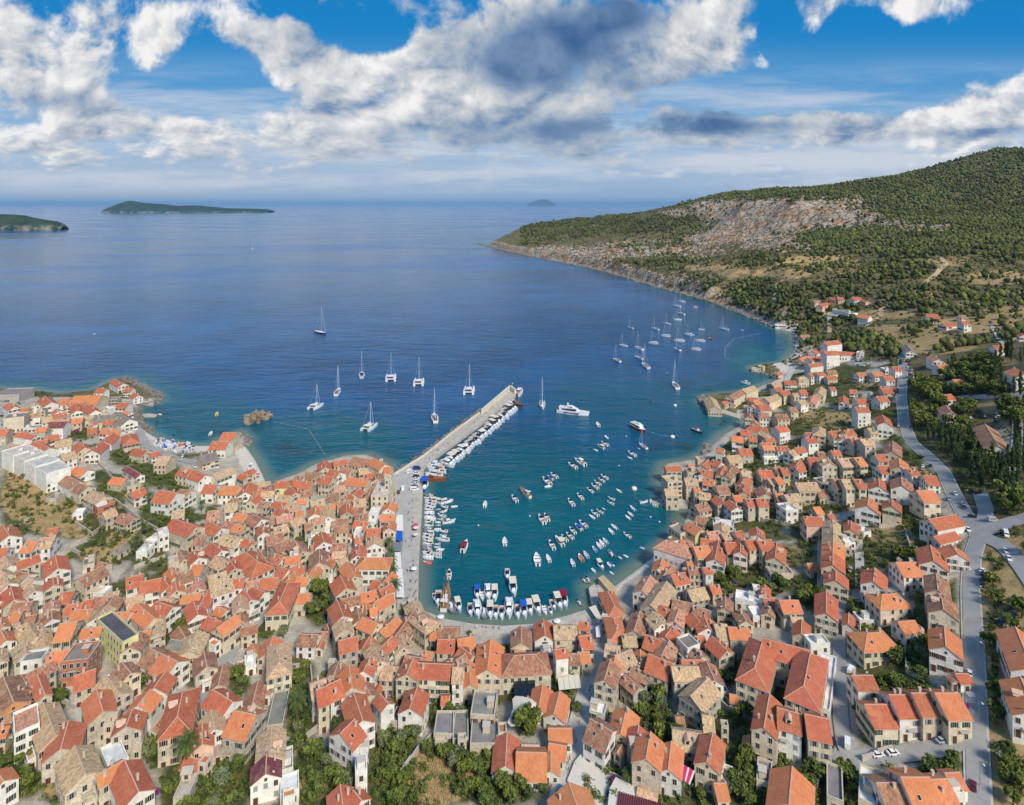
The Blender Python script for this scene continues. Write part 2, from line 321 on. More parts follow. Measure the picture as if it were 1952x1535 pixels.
# (px, py, distance): ground seen at that place and distance (used near and above the skyline)
DP = [(1960,287,1900),(1900,286,1950),(1850,295,1950),(1800,312,1900),(1750,327,1850),(1700,340,1800),(1650,350,1780),(1600,353,1800),(1550,356,1850),(1500,360,1900),(1450,364,1980),(1400,368,2050),(1350,379,2100),(1300,391,2150),
 (1250,400,2250),(1200,408,2350),(1150,414,2450),(1100,419,2550),(1050,430,2500),(1000,438,2450),(960,444,2400),(935,452,2380),
 (1900,350,1620),(1800,370,1560),(1700,390,1480),(1650,400,1440),(1952,400,1400),(1600,388,1420),(1500,386,1500),(1420,386,1640),(1350,390,1850),(1300,400,1900),
 (1600,430,1340),(1500,440,1400),(1450,435,1500),(1400,440,1560),(1350,432,1700),(2200,270,1900),(2500,300,1800),(2300,420,1200),(1700,440,1200)]
pts, hs = [], []
for px, py, z in HP: pts.append(bp(px, py, z)); hs.append(z)
for px, py, Y in DP:
    Y *= 1.2
    z = H-(py-HZ)*Y/F; pts.append((Y*(px-CX)/F, Y)); hs.append(z)
    if py < 460 and Y >= 2136 and px < 2000:     # the far side of the ridge falls away
        q = 1.3; pts.append((Y*q*(px-CX)/F, Y*q)); hs.append(z*.55-10)
for i, (x, y) in enumerate(coast):
    pts.append((x, y)); hs.append(.6)
for x, y, z in [(-4000,-700,60),(9000,-700,200),(6000,5000,20),(0,-300,30),(-600,-200,60),(700,-200,70),(-900,100,50),(0,60,14),(-150,80,20),(200,80,30),(200,3100,0),(900,4000,0)]: pts.append((x, y)); hs.append(z)
pts = np.array(pts); hs = np.array(hs, float)
_d = np.sqrt(((pts[:, None]-pts[None])**2).sum(-1))
_n = len(pts); _A = np.zeros((_n+3, _n+3)); _A[:_n, :_n] = _d-np.eye(_n)*.6; _A[:_n, _n] = 1; _A[:_n, _n+1:] = pts/1000; _A[_n, :_n] = 1; _A[_n+1:, :_n] = pts.T/1000
RW = np.linalg.solve(_A, np.concatenate([hs, [0, 0, 0]]))
def rbf(x, y):
    x = np.atleast_1d(x); y = np.atleast_1d(y); o = np.empty(len(x))
    for i in range(0, len(x), 20000):
        a = np.stack([x[i:i+20000], y[i:i+20000]], 1)
        o[i:i+20000] = np.sqrt(((a[:, None]-pts[None])**2).sum(-1)) @ RW[:_n]+RW[_n]+a/1000 @ RW[_n+1:]
    return o
def inside(x, y, poly):
    x = np.atleast_1d(x); y = np.atleast_1d(y); c = np.zeros(len(x), bool); n = len(poly); j = n-1
    for i in range(n):
        xi, yi = poly[i]; xj, yj = poly[j]
        if yi != yj:
            c ^= ((yi > y) != (yj > y)) & (x < (xj-xi)*(y-yi)/(yj-yi)+xi)
        j = i
    return c
def segdist(x, y, poly, closed=True):
    x = np.atleast_1d(x); y = np.atleast_1d(y); best = np.full(len(x), 1e9); n = len(poly)
    for i in range(n if closed else n-1):
        ax, ay = poly[i]; bx, by = poly[(i+1) % n]; ex, ey = bx-ax, by-ay; L = ex*ex+ey*ey+1e-9
        t = np.clip(((x-ax)*ex+(y-ay)*ey)/L, 0, 1)
        best = np.minimum(best, (x-ax-t*ex)**2+(y-ay-t*ey)**2)
    return np.sqrt(best)
# value noise in numpy
_rs = np.random.RandomState(3); _lat = _rs.rand(256, 256)
def vnoise(x, y, s, oct=4):
    o = 0; amp = 1; tot = 0
    for k in range(oct):
        u = x/s*2**k+k*17.3; v = y/s*2**k+k*9.1; iu = np.floor(u).astype(int); iv = np.floor(v).astype(int); fu = u-iu; fv = v-iv
        fu = fu*fu*(3-2*fu); fv = fv*fv*(3-2*fv); a = _lat[iu % 256, iv % 256]; b = _lat[(iu+1) % 256, iv % 256]; c = _lat[iu % 256, (iv+1) % 256]; d = _lat[(iu+1) % 256, (iv+1) % 256]
        o = o+amp*((a*(1-fu)+b*fu)*(1-fv)+(c*(1-fu)+d*fu)*fv); tot += amp; amp *= .5
    return o/tot
def sstep(x, a, b):
    t = np.clip((x-a)/(b-a), 0, 1); return t*t*(3-2*t)
def pxof(x, y, z):
    """where a world point was measured in the photograph"""
    yy = np.maximum(y, 1.); return CX+x*F/yy, HZ+(H-z)*F/yy
QUAY_A = [(750,903),(776,893),(808,890),(804,980),(798,1080),(797,1158),(757,1160),(752,1080),(750,985),(747,950)]
QUAY_B = [(757,1160),(797,1155),(812,1166),(850,1180),(900,1189),(960,1193),(1020,1189),(1080,1174),(1124,1160),(1145,1172),(1085,1190),(1020,1205),(960,1209),(900,1205),(850,1197),(800,1182)]
QW = [[bp(a, b, 1.8) for a, b in QUAY_A], [bp(a, b, 1.8) for a, b in QUAY_B]]
CLIFF = [(1290,398),(1330,384),(1400,380),(1480,378),(1560,382),(1640,384),(1680,398),(1740,412),(1790,440),(1760,452),(1690,434),(1640,430),(1580,436),(1520,452),(1450,470),(1400,474),(1380,452),(1360,430),(1320,412)]
def terrain_full(x, y):
    x = np.asarray(x, float); y = np.asarray(y, float)
    r = rbf(x, y); ins = inside(x, y, LAND); d = segdist(x, y, LAND)
    far = sstep(np.hypot(x, y), 550, 1100)
    r = r+far*((vnoise(x, y, 160, 4)-.5)*22*sstep(d, 10, 120)+(vnoise(x, y, 38, 3)-.5)*7*sstep(d, 5, 60))
    near = 1-far
    z = np.maximum(r, 1.1)
    z = np.where(ins, z*1.0, -3.)
    shore = sstep(d, 0, 3+14*far)
    z = np.where(ins, -.4+(z+.4)*shore, -.4-2.6*sstep(d, 0, 6))
    z = z+np.where(ins, far*(y > 1150)*(16*sstep(d, 1, 24)+(vnoise(x, y, 24, 3)-.5)*10*sstep(d, 4, 20))*(1-sstep(d, 70, 260)), 0)
    for q_ in QW: z = np.where(inside(x, y, q_), np.minimum(z, 1.), z)
    return z, np.where(ins, d, -d)
def T(x, y):
    return float(terrain_full(np.array([x]), np.array([y]))[0][0])
def TA(xy):
    a = np.array(xy); return terrain_full(a[:, 0], a[:, 1])[0]
def ground_at(px, py, dh=0.):
    z = 6.
    for _ in range(14):
        x, y = bp(px, py, z+dh); z = .45*z+.55*max(T(x, y), .3)
    x, y = bp(px, py, z+dh); return x, y, z
def ground_many(P, dh=0., it=14):
    P = np.array(P, float); px, py = P[:, 0], P[:, 1]; z = np.full(len(P), 6.)
    for _ in range(it):
        Y = F*(H-z-dh)/np.maximum(py-HZ, 2); X = Y*(px-CX)/F; z = .45*z+.55*np.maximum(terrain_full(X, Y)[0], .3)
    Y = F*(H-z-dh)/np.maximum(py-HZ, 2); X = Y*(px-CX)/F
    return np.stack([X, Y, z], 1)
# ------------------------------------------------------------------ what covers the ground, as outlines in the photograph's measure
# gardens: px, py, rx, ry, trees, dryness
GARDENS = [(45,950,45,45,3,.8),(100,985,60,35,2,.95),(60,905,50,22,2,.7),(35,985,30,28,4,.35),(200,1010,40,25,7,.3),(240,1030,40,20,2,.8),(190,1060,40,18,2,.8),(150,1015,40,12,0,.6),(290,985,25,30,9,.25),(215,935,30,22,5,.4),(300,905,45,22,9,.35),
 (240,870,30,18,5,.4),(340,920,30,18,6,.3),(255,935,25,20,3,.7),(145,985,22,14,3,.2),(150,825,30,12,4,.3),(70,810,22,8,3,.3),(230,845,12,8,2,.3),(290,1060,30,14,4,.3),(330,1075,30,10,2,.5),(120,955,18,14,3,.3),
 (30,935,22,14,3,.2),(90,950,30,12,2,.6),(480,985,25,14,3,.4),(405,975,12,8,2,.3),(560,1020,14,7,2,.3),(575,1030,14,7,2,.3),(590,1015,12,8,1,.3),
 (610,1150,28,40,9,.15),(500,1200,22,18,4,.2),(560,1280,35,28,3,.4),(575,1380,30,30,5,.2),(560,1330,30,22,2,.5),(600,1460,40,38,6,.4),(660,1480,35,35,5,.4),(610,1500,45,30,4,.7),(560,1420,12,8,1,.3),(735,1430,30,30,6,.2),(770,1390,32,34,8,.2),
 (745,1500,28,30,5,.15),(460,1400,30,50,6,.3),(420,1450,50,50,9,.3),(360,1480,50,40,7,.3),(390,1520,60,20,5,.3),(300,1420,25,45,5,.2),(180,1350,20,22,3,.2),(120,1320,18,20,3,.2),(240,1255,25,22,5,.2),(265,1295,20,14,3,.2),(355,1200,14,10,3,.2),
 (455,1300,20,26,5,.2),(20,1420,25,60,6,.3),(40,1490,40,30,6,.3),(110,1500,30,30,3,.5),(930,1440,80,28,12,.15),(950,1490,90,40,16,.15),(830,1480,75,55,0,1.),(850,1430,40,14,4,.2),(870,1360,30,8,4,.15),(1005,1385,16,16,1,.3),(1090,1350,12,22,3,.2),
 (1240,1320,28,20,3,.45),(1240,1370,40,30,9,.15),(1270,1400,22,20,4,.15),(1225,1305,10,12,2,.2),(1380,1270,30,28,9,.2),(1410,1360,22,20,3,.2),(1340,1490,25,25,5,.2),(1370,1480,20,35,6,.15),(1420,1480,25,40,5,.25),(1440,1500,30,30,6,.2),(1560,1480,20,30,4,.2),
 (1620,1490,16,40,4,.15),(1800,1460,50,12,8,.2),(1770,1440,60,10,5,.2),(1670,1400,30,25,4,.35),(1700,1320,30,30,6,.25),(1760,1250,30,30,10,.15),(1800,1240,25,14,4,.2),(1620,1230,22,16,4,.3),(1700,1250,20,20,2,.7),(1770,1395,30,10,4,.2),(1840,1230,10,50,4,.2),(1640,1345,10,14,2,.2),
 (1660,1215,30,10,3,.4),(1590,1300,10,50,7,.3),(1585,1205,12,12,3,.2),(1540,1140,40,10,3,.3),(1480,1115,50,14,6,.25),(1500,1060,70,20,6,.5),(1540,1010,30,35,6,.35),(1410,1090,45,28,12,.2),(1440,1070,40,12,4,.4),(1370,1110,30,24,8,.2),(1560,1110,30,20,6,.2),
 (1600,1060,20,20,4,.3),(1700,1020,50,28,4,.7),(1700,1060,50,20,7,.35),(1640,1110,30,14,4,.3),(1740,1000,24,14,5,.3),(1640,1000,20,12,2,.4),(1390,985,30,12,6,.25),(1470,975,30,14,6,.3),(1500,990,40,12,3,.4),(1570,955,50,14,8,.3),(1600,960,30,10,3,.4),
 (1455,885,40,8,6,.3),(1430,865,30,8,4,.3),(1530,795,50,14,8,.5),(1580,800,50,18,6,.6),(1600,760,40,10,6,.4),(1570,745,30,8,5,.4),(1650,730,40,12,6,.5),(1540,750,24,8,4,.3),(1490,765,22,7,5,.2),(1600,720,50,12,6,.4),(1620,830,30,8,4,.3),(1490,820,30,8,3,.3),(1680,790,40,10,6,.2),
 (1700,840,20,12,2,.4),(1730,870,25,14,4,.2),(1640,880,14,10,3,.2),(1630,925,16,10,3,.2),(1700,930,20,14,3,.3),(1745,910,20,20,3,.8),(1730,970,20,14,3,.2),(1780,990,24,10,3,.2),(1590,870,10,6,2,.2),(1550,870,20,6,2,.3),
 (1745,1070,14,14,3,.3),(1620,1165,30,12,5,.2),(1890,1130,22,45,12,.15),(1888,1240,18,60,14,.15),(1885,1330,16,40,9,.15),(1930,1350,30,26,5,.1),(1900,1430,30,25,3,.6),(1940,1480,30,40,3,.8),(1935,1160,25,20,6,.2),(1910,1200,40,20,3,.7),(1905,1065,30,16,3,.4),(1860,1190,8,60,3,.2),
 (1940,1050,25,16,4,.25),(230,800,50,10,4,.3),(80,750,24,6,2,.2),(220,735,16,4,2,.2),(1900,720,50,20,8,.3),(640,1380,10,10,1,.3)]
# right-hand park with pines and cypresses: px, py, rx, ry, number, kind
ROADS_PX = [[(1866,1535),(1860,1400),(1856,1254),(1850,1125),(1853,1065),(1868,1018),(1846,994),(1822,950),(1800,902),(1766,868),(1738,845),(1723,805),(1718,760),(1722,705),(1718,664)],[(1866,1016),(1905,1003),(1990,978)],[(1866,1016),(1915,1042),(1952,1085)],[(1872,1012),(1880,975),(1868,940)],
 [(1842,1078),(1760,1110),(1665,1134),(1602,1142)],[(1600,1142),(1600,1250),(1602,1370),(1612,1440),(1645,1472)],[(1540,1456),(1610,1449),(1700,1441),(1800,1426),(1850,1404)],[(1567,1130),(1566,1005)],[(1140,1176),(1134,1240),(1126,1300),(1108,1370),(1092,1440),(1062,1560)],[(560,1120),(500,1178),(448,1232),(405,1300)],
 [(110,1240),(150,1340),(176,1420),(206,1500)],[(252,768),(262,815),(274,848),(330,874),(400,892)]]
RW_ = [[(g_[0], g_[1]) for g_ in ground_many(r_)] for r_ in ROADS_PX]
def road_dist(x, y):
    d = np.full(len(np.atleast_1d(x)), 1e9)
    for r_ in RW_: d = np.minimum(d, segdist(x, y, r_, False))
    return d
def green_gaps(x, y, px, py):
    """odd corners of soil and leaves between the houses, commoner on the right-hand slope"""
    lean = .50-.13*sstep(px, 1300, 1420)-.02*sstep(py, 1150, 1300)+.3*((px > 740) & (px < 1280) & (py < 1230))+.3*((px > 430) & (px < 740) & (py < 1120))
    return sstep(vnoise(x+70, y+30, 17, 3), lean, lean+.06)*sstep(road_dist(x, y), 3, 6)
PARK = [(1760,790,40,40,14,'b'),(1745,810,30,20,8,'b'),(1770,840,40,16,9,'c'),(1775,760,22,22,5,'p'),(1830,800,30,30,9,'b'),(1815,860,28,50,18,'c'),(1850,880,30,50,18,'c'),(1880,860,34,30,12,'b'),(1900,920,34,40,22,'c'),(1935,900,20,50,12,'c'),(1925,790,24,40,9,'b'),(1945,850,14,40,6,'c'),
 (1840,940,22,26,7,'c'),(1858,965,16,14,4,'b'),(1900,960,30,18,7,'b'),(1935,965,24,24,7,'b'),(1930,1010,26,10,2,'b'),(1840,720,50,14,9,'b'),(1800,745,60,14,8,'b'),(1870,700,40,18,14,'b'),(1895,705,24,18,8,'c'),(1935,735,20,14,7,'c'),(1880,745,30,10,6,'b'),(1760,735,24,14,6,'b'),(1930,680,30,8,8,'c'),(1815,700,10,10,4,'c'),(1720,775,20,10,3,'b')]
# scrub and wood on the slopes: px, py, rx, ry, cover
WOOD = [(1800,385,220,62,.85),(1950,360,120,80,.85),(1700,365,140,25,.85),(1560,372,150,14,.85),(1420,376,90,12,.75),(1350,395,60,12,.5),(1640,445,130,26,.8),(1760,462,180,26,.75),(1900,460,120,30,.8),(1560,470,60,18,.6),(1620,520,90,20,.35),(1700,510,80,14,.5),(1560,545,60,14,.5),(1470,500,70,12,.45),
 (1120,436,170,12,.6),(1000,455,80,12,.4),(1200,430,120,16,.75),(1300,430,80,20,.7),(1250,470,70,12,.3),(1300,504,90,8,.35),(1380,545,70,16,.65),(1440,560,60,22,.8),(1510,600,55,28,.95),(1530,640,26,24,.9),(1500,560,70,16,.55),(1600,560,60,14,.4),(1700,560,60,14,.4),(1850,540,120,28,.25),
 (1650,655,50,14,.95),(1700,670,26,14,.85),(1640,590,50,10,.25),(1750,590,90,14,.2),(1790,625,24,12,.5),(1880,600,70,20,.3),(1830,660,70,14,.4),(1920,640,40,14,.3),(1240,540,60,4,.3),(1940,560,60,24,.35),(1740,640,20,10,.4),(1600,610,40,10,.35)]
ROCK = [(1100,480,220,14,.6),(1240,470,120,16,.6),(1010,478,60,5,.8),(1060,478,40,10,.8),(1120,478,30,10,.7),(1180,478,80,12,.5),(1260,470,70,14,.5),(1330,480,60,12,.6),(1440,560,40,4,.4),(1780,480,40,8,.5),(1350,520,90,14,.35),(1460,425,110,48,1.),(1560,410,110,38,1.),(1400,400,90,22,1.),(1640,405,60,25,.9),(1360,455,60,18,.8),(1740,430,80,16,.8),(1600,400,90,26,1.),(1500,400,120,20,1.),(1690,415,40,18,.7),(1810,355,40,6,.5),(1490,470,60,10,.8),(1290,405,40,8,.6)]
DRY = [(1560,500,80,16,.8),(1660,600,90,10,.9),(1720,635,90,16,1.),(1780,660,80,16,1.),(1850,620,90,16,.9),(1900,530,60,14,.9),(1500,520,50,12,.8),(1420,520,60,10,.7),(1350,510,60,6,.7),(1930,600,60,20,.9),(1750,560,80,8,.6),(1380,560,60,6,.7),(1800,500,60,10,.5),(1900,690,40,10,.8),(1900,770,40,20,.8),(1640,520,60,12,.5),(1850,585,40,8,.9),
 (1930,1100,40,24,.6),(1945,1470,60,90,.9),(1925,1250,50,60,.5),(1745,905,24,18,.9),(1800,900,20,30,.5)]
PAVED = [(1905,765,30,12,1.),(1555,690,0,0,0),(1630,690,20,8,1.),(1915,840,20,30,.8),(360,850,60,14,1.),(390,885,40,14,1.),(20,780,80,20,1.),(80,800,50,14,.8)]
BEACH_PX = [[(300,836),(350,846),(400,848),(412,856),(380,862),(330,858),(285,838),(262,806),(272,800)],[(446,862),(474,848),(492,876),(507,905),(514,928),(490,925),(462,890)],
 [(1160,1122),(1204,1094),(1244,1062),(1272,1036),(1296,1008),(1308,985),(1316,986),(1308,1014),(1284,1040),(1250,1070),(1210,1100),(1172,1130)],
 [(1398,800),(1418,798),(1424,800),(1412,816),(1400,812)],[(1470,694),(1486,690),(1498,678),(1508,660),(1506,642),(1494,630),(1466,624),(1450,612),(1480,612),(1518,622),(1532,642),(1533,668),(1518,698),(1496,712)],[(1462,742),(1474,728),(1490,718),(1494,722),(1480,740)]]
TOWN_PX = [(0,1040),(60,1000),(120,960),(60,870),(-100,860),(-100,745),(300,760),(470,830),(520,905),(700,870),(812,890),(812,1160),(1120,1160),(1260,1030),(1262,880),(1400,790),(1440,730),(1520,690),(1700,690),(1720,800),(1790,900),(1850,1000),(1850,1600),(-100,1600),(-100,1040)]
def ell(px, py, lst, soft=.35):
    o = np.zeros(len(px))
    for e_ in lst:
        if e_[2] <= 0: continue
        q = np.sqrt(((px-e_[0])/e_[2])**2+((py-e_[1])/e_[3])**2)
        o = np.maximum(o, (1-sstep(q, 1-soft, 1+soft))*(e_[4] if len(e_) == 5 else 1.))
    return o
# ------------------------------------------------------------------ ground sheet
def fan(pxs, Ys):
    A, B = np.meshgrid((pxs-CX)/F, Ys); X = (A*B).ravel(); Y = B.ravel(); nr, nc = B.shape
    i = np.arange(nr*nc).reshape(nr, nc)
    q = np.stack([i[:-1, :-1], i[:-1, 1:], i[1:, 1:], i[1:, :-1]], -1).reshape(-1, 4)
    return X, Y, q
def grid_mesh(name, X, Y, Z, q, mats, attrs):
    me = bpy.data.meshes.new(name); me.vertices.add(len(X)); co = np.stack([X, Y, Z], 1).astype(np.float32); me.vertices.foreach_set('co', co.ravel())
    me.loops.add(q.size); me.loops.foreach_set('vertex_index', q.ravel().astype(np.int32)); me.polygons.add(len(q))
    me.polygons.foreach_set('loop_start', (np.arange(len(q))*q.shape[1]).astype(np.int32)); me.polygons.foreach_set('use_smooth', np.ones(len(q), bool))
    for k, a in attrs.items():
        at = me.color_attributes.new(k, 'FLOAT_COLOR', 'POINT'); at.data.foreach_set('color', a.astype(np.float32).ravel())
    for mm in mats: me.materials.append(mm)
    me.update(calc_edges=True); me.validate(); return me
def zones(X, Y, Z, D):
    px, py = pxof(X, Y, Z); wob = (vnoise(X, Y, 9, 3)-.5)*10; px = px+wob; py = py+(vnoise(X+50, Y, 9, 3)-.5)*6
    far = sstep(np.hypot(X, Y), 560, 720)
    gard = ell(px, py, [(a, b, c*1.12, d*1.12) for a, b, c, d, _, _ in GARDENS])
    dryg = np.zeros(len(X))
    for a, b, c, d, _, dr in GARDENS:
        q_ = np.sqrt(((px-a)/c)**2+((py-b)/d)**2); dryg = np.maximum(dryg, (1-sstep(q_, .75, 1.2))*(dr if dr > .45 else dr*.5))
    tw = inside(px, py, TOWN_PX).astype(float)*(D > 9)*(Y < 760); gaps = green_gaps(X, Y, px, py)*tw; gard = np.maximum(gard, gaps)
    park = ell(px, py, [(a, b, c*1.15, d*1.15) for a, b, c, d, _, _ in PARK])
    hill = 1-inside(px, py, TOWN_PX).astype(float); hill *= (py < 1020)*(px > 1300)+far*1. > 0
    hill = np.clip(hill, 0, 1); right = ((px > 1850) & (py > 1020)).astype(float)
    green = np.clip(np.maximum(np.maximum(gard, park), np.maximum(hill, right)), 0, 1)
    rock = ell(px, py, ROCK)*(Y > 600); rock = np.maximum(rock, (1-sstep(D, 8, 40))*(Y > 700)*.95)
    dry = np.maximum(dryg, ell(px, py, DRY)); dry = np.maximum(dry, right*.6)
    paved = ell(px, py, PAVED)
    beach = np.zeros(len(X))
    for b_ in BEACH_PX:
        beach = np.maximum(beach, inside(px, py, b_).astype(float))
    green = green*(1-paved)
    one = np.ones(len(X))
    return np.stack([green, rock, dry, one], 1), np.stack([beach, np.clip(D/40, 0, 1), hill, one], 1)
Yr = [44.]
while Yr[-1] < 5200: Yr.append(Yr[-1]*1.0068+.12)
X, Y, q = fan(np.concatenate([np.arange(-900, -100, 20), np.arange(-100, 2060, 3.4), np.arange(2060, 2900, 20)]), np.array(Yr))
Z, D = terrain_full(X, Y)
za, zb = zones(X, Y, Z, D)
keep = (D[q] > -14).any(1); q = q[keep]
m, t, b = pmat('land', rough=.95, spec=.1)
A1 = t.new('ShaderNodeAttribute', attribute_name='zone').outputs['Color']; A2 = t.new('ShaderNodeAttribute', attribute_name='zone2').outputs['Color']
s1 = t.new('ShaderNodeSeparateColor'); t.l.new(A1, s1.inputs[0]); s2 = t.new('ShaderNodeSeparateColor'); t.l.new(A2, s2.inputs[0])
pos = t.new('ShaderNodeNewGeometry').outputs['Position']
nf = t.noise(pos, .9, 5, .7); nm = t.noise(pos, .16, 5, .65); nb = t.noise(pos, .03, 5, .6); nv = t.noise(t.v('MULTIPLY', pos, (1, 1, 3.)), .075, 7, .72)
pave = t.mix(t.step(nm, .35, .65), s2l((172, 162, 146)), s2l((200, 190, 172))); pave = t.mix(t.step(nf, .42, .7, 0., .5), pave, s2l((138, 127, 110)))
grass = t.mix(t.step(nm, .38, .62), s2l((74, 84, 44)), s2l((112, 104, 66))); grass = t.mix(t.step(nf, .42, .66, 0., .7), grass, s2l((58, 68, 36)))
scrub = t.mix(t.step(nv, .36, .58), s2l((76, 78, 48)), s2l((140, 124, 88))); scrub = t.mix(t.step(nf, .4, .65, 0., .65), scrub, s2l((50, 58, 34)))
grass = t.mix(s2.outputs[2], grass, scrub)
dryc = t.mix(t.step(nm, .35, .65), s2l((160, 134, 94)), s2l((188, 160, 112))); dryc = t.mix(t.step(nf, .45, .7, 0., .5), dryc, s2l((118, 104, 66)))
# bare limestone: fissured, weathered grey with ochre scars
vr = t.new('ShaderNodeTexVoronoi', feature='DISTANCE_TO_EDGE'); t.put(vr.inputs['Vector'], t.v('ADD', t.v('MULTIPLY', pos, (1, 1, .5)), t.v('SCALE', t.noise(pos, .06, 4, .6, col=True), 22.))); vr.inputs['Scale'].default_value = .045
rk = t.mix(t.step(nv, .3, .62), s2l((142, 130, 116)), s2l((206, 190, 168))); rk = t.mix(t.m('MULTIPLY', t.step(nb, .47, .6), .75), rk, s2l((206, 156, 108)))
rk = t.mix(t.step(vr.outputs['Distance'], .0, .14, .7, 0.), rk, s2l((62, 62, 52)))
c0 = t.mix(s1.outputs[0], pave, grass)
c0 = t.mix(t.step(t.m('MULTIPLY_ADD', s1.outputs[2], 1., t.m('MULTIPLY_ADD', nm, .7, -.35)), .3, .62), c0, dryc)
c0 = t.mix(t.step(t.m('MULTIPLY_ADD', s1.outputs[1], 1., t.m('MULTIPLY_ADD', nv, 1.7, -.85)), .36, .62), c0, rk)
bc = t.mix(t.step(nf, .35, .7), s2l((228, 217, 200)), s2l((192, 180, 162)))
c0 = t.mix(s2.outputs[0], c0, bc)
t.l.new(c0, b.inputs['Base Color'])
hgt = t.m('ADD', t.m('MULTIPLY', nf, .35), t.m('MULTIPLY', t.m('MULTIPLY', nv, 9.), s1.outputs[1])); bump(t, b, hgt, 1.0, 1.0)
rockm = np.clip(za[:, 1]*1.4-.3, 0, 1)*(Y > 650)
Z2 = Z+rockm*(np.abs(vnoise(X, Y, 30, 4)-.5)*26-5)*sstep(D, 15, 60)
ground = link('ground', grid_mesh('ground', X, Y, Z2, q, [M['land']], {'zone': za, 'zone2': zb})); tag(ground, kind='structure')
# a coarse apron carries the land on behind and beside the viewpoint
gx, gy = np.meshgrid(np.linspace(-4000, 9000, 60), np.concatenate([np.linspace(-800, 30, 12), [44.]]))
gz = terrain_full(gx.ravel(), gy.ravel())[0]-.3; ii = np.arange(gx.size).reshape(gx.shape); qq = np.stack([ii[:-1, :-1], ii[:-1, 1:], ii[1:, 1:], ii[1:, :-1]], -1).reshape(-1, 4)
one = np.ones(gx.size); ap = link('hinterland_ground', grid_mesh('hinterland', gx.ravel(), gy.ravel(), gz, qq, [M['land']], {'zone': np.stack([one, one*0, one*.4, one], 1), 'zone2': np.stack([one*0, one, one, one], 1)})); tag(ap, kind='structure')
# ------------------------------------------------------------------ sea
Ys = [100.]
while Ys[-1] < 120000: Ys.append(Ys[-1]*(1.012 if Ys[-1] < 2500 else 1.06)+.3)
X, Y, q = fan(np.concatenate([np.arange(-2500, -100, 60), np.arange(-100, 2060, 8), np.arange(2060, 4500, 60)]), np.array(Ys))
ins = inside(X, Y, LAND); D = segdist(X, Y, LAND)
keep = ~((ins & (D > 8))[q].all(1)); q = q[keep]
px, py = pxof(X, Y, 0)
shal = (1-sstep(D, 1, 34+.02*np.hypot(X, Y)))*.75
# harbour and bays are shallow; turquoise sand patches
shal = np.maximum(shal, ell(px, py, [(1010,1010,330,190,.66),(620,840,190,60,.62),(400,800,130,50,.55),(470,880,70,45,.85),(1440,690,60,40,.75),(1380,800,90,30,.6),(1300,740,180,40,.38),(240,700,300,50,.2),(1200,780,220,90,.42),(1340,620,120,40,.3),(860,830,120,50,.35)], .7))
weed = ell(px, py, [(560,855,60,14,1.),(700,870,60,12,.8),(420,820,40,14,.8),(1300,860,70,30,1.),(1290,1000,40,30,.7),(1340,730,60,20,.6),(1460,700,40,12,.7),(480,860,40,10,.5),(300,790,60,16,.6),(1250,900,40,20,.7),(1200,1080,60,16,.5),(1240,1090,70,16,.4)], .8)
sand = np.clip(1-D/11., 0, 1)
att = np.stack([shal, weed, sand, np.ones(len(X))], 1)
m, t, b = pmat('sea', rough=.12, spec=.38); WIND_SHEEN = True
b.inputs['IOR'].default_value = 1.33
sc_ = t.new('ShaderNodeSeparateColor'); t.l.new(t.new('ShaderNodeAttribute', attribute_name='shallow').outputs['Color'], sc_.inputs[0])
pos = t.new('ShaderNodeNewGeometry').outputs['Position']
sp = t.new('ShaderNodeSeparateXYZ'); t.l.new(pos, sp.inputs[0])
nb = t.noise(pos, .012, 5, .6); nn = t.noise(pos, .045, 5, .65)
sh_ = t.m('MULTIPLY', sc_.outputs[0], t.m('ADD', .72, t.m('MULTIPLY', nn, .56)))
deep = t.mix(t.step(nb, .35, .65), s2l((0, 64, 104)), s2l((6, 80, 126)))
c0 = t.mix(t.step(sh_, .12, .62), deep, s2l((2, 84, 96)))
c0 = t.mix(t.step(sh_, .55, .95), c0, s2l((26, 112, 120)))
c0 = t.mix(t.m('MULTIPLY', sc_.outputs[1], t.step(nn, .42, .58)), c0, s2l((24, 62, 72)))
c0 = t.mix(t.m('MULTIPLY', t.step(sc_.outputs[2], .1, 1.), .75), c0, s2l((122, 128, 104)))
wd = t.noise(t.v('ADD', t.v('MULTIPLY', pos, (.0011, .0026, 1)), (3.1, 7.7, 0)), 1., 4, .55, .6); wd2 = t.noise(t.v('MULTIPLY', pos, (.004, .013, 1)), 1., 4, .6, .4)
far_ = t.step(sp.outputs[1], 380, 1100); wind_sheen = t.m('MULTIPLY', t.step(t.m('MULTIPLY_ADD', wd2, .45, wd), .62, .92), far_)
c0 = t.mix(t.m('MULTIPLY', wind_sheen, .34), c0, s2l((104, 146, 196)))  # pale sky sheen painted into the water's colour, in the rougher patches
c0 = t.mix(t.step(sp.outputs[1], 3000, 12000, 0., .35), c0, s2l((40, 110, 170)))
t.l.new(c0, b.inputs['Base Color']); t.l.new(t.m('MULTIPLY_ADD', wind_sheen, .16, .1), b.inputs['Roughness'])
wv = t.v('MULTIPLY', pos, (.55, 1.25, 1)); rot = t.new('ShaderNodeVectorRotate', rotation_type='Z_AXIS'); t.put(rot.inputs['Vector'], wv); rot.inputs['Angle'].default_value = R(16)
h1 = t.noise(rot.outputs[0], .28, 4, .6, .4); h2 = t.noise(rot.outputs[0], .06, 3, .5, .3); h3 = t.noise(pos, 1.5, 3, .6)
hgt = t.m('ADD', t.m('ADD', t.m('MULTIPLY', h1, 1.3), t.m('MULTIPLY', h2, 3.0)), t.m('MULTIPLY', h3, .14))
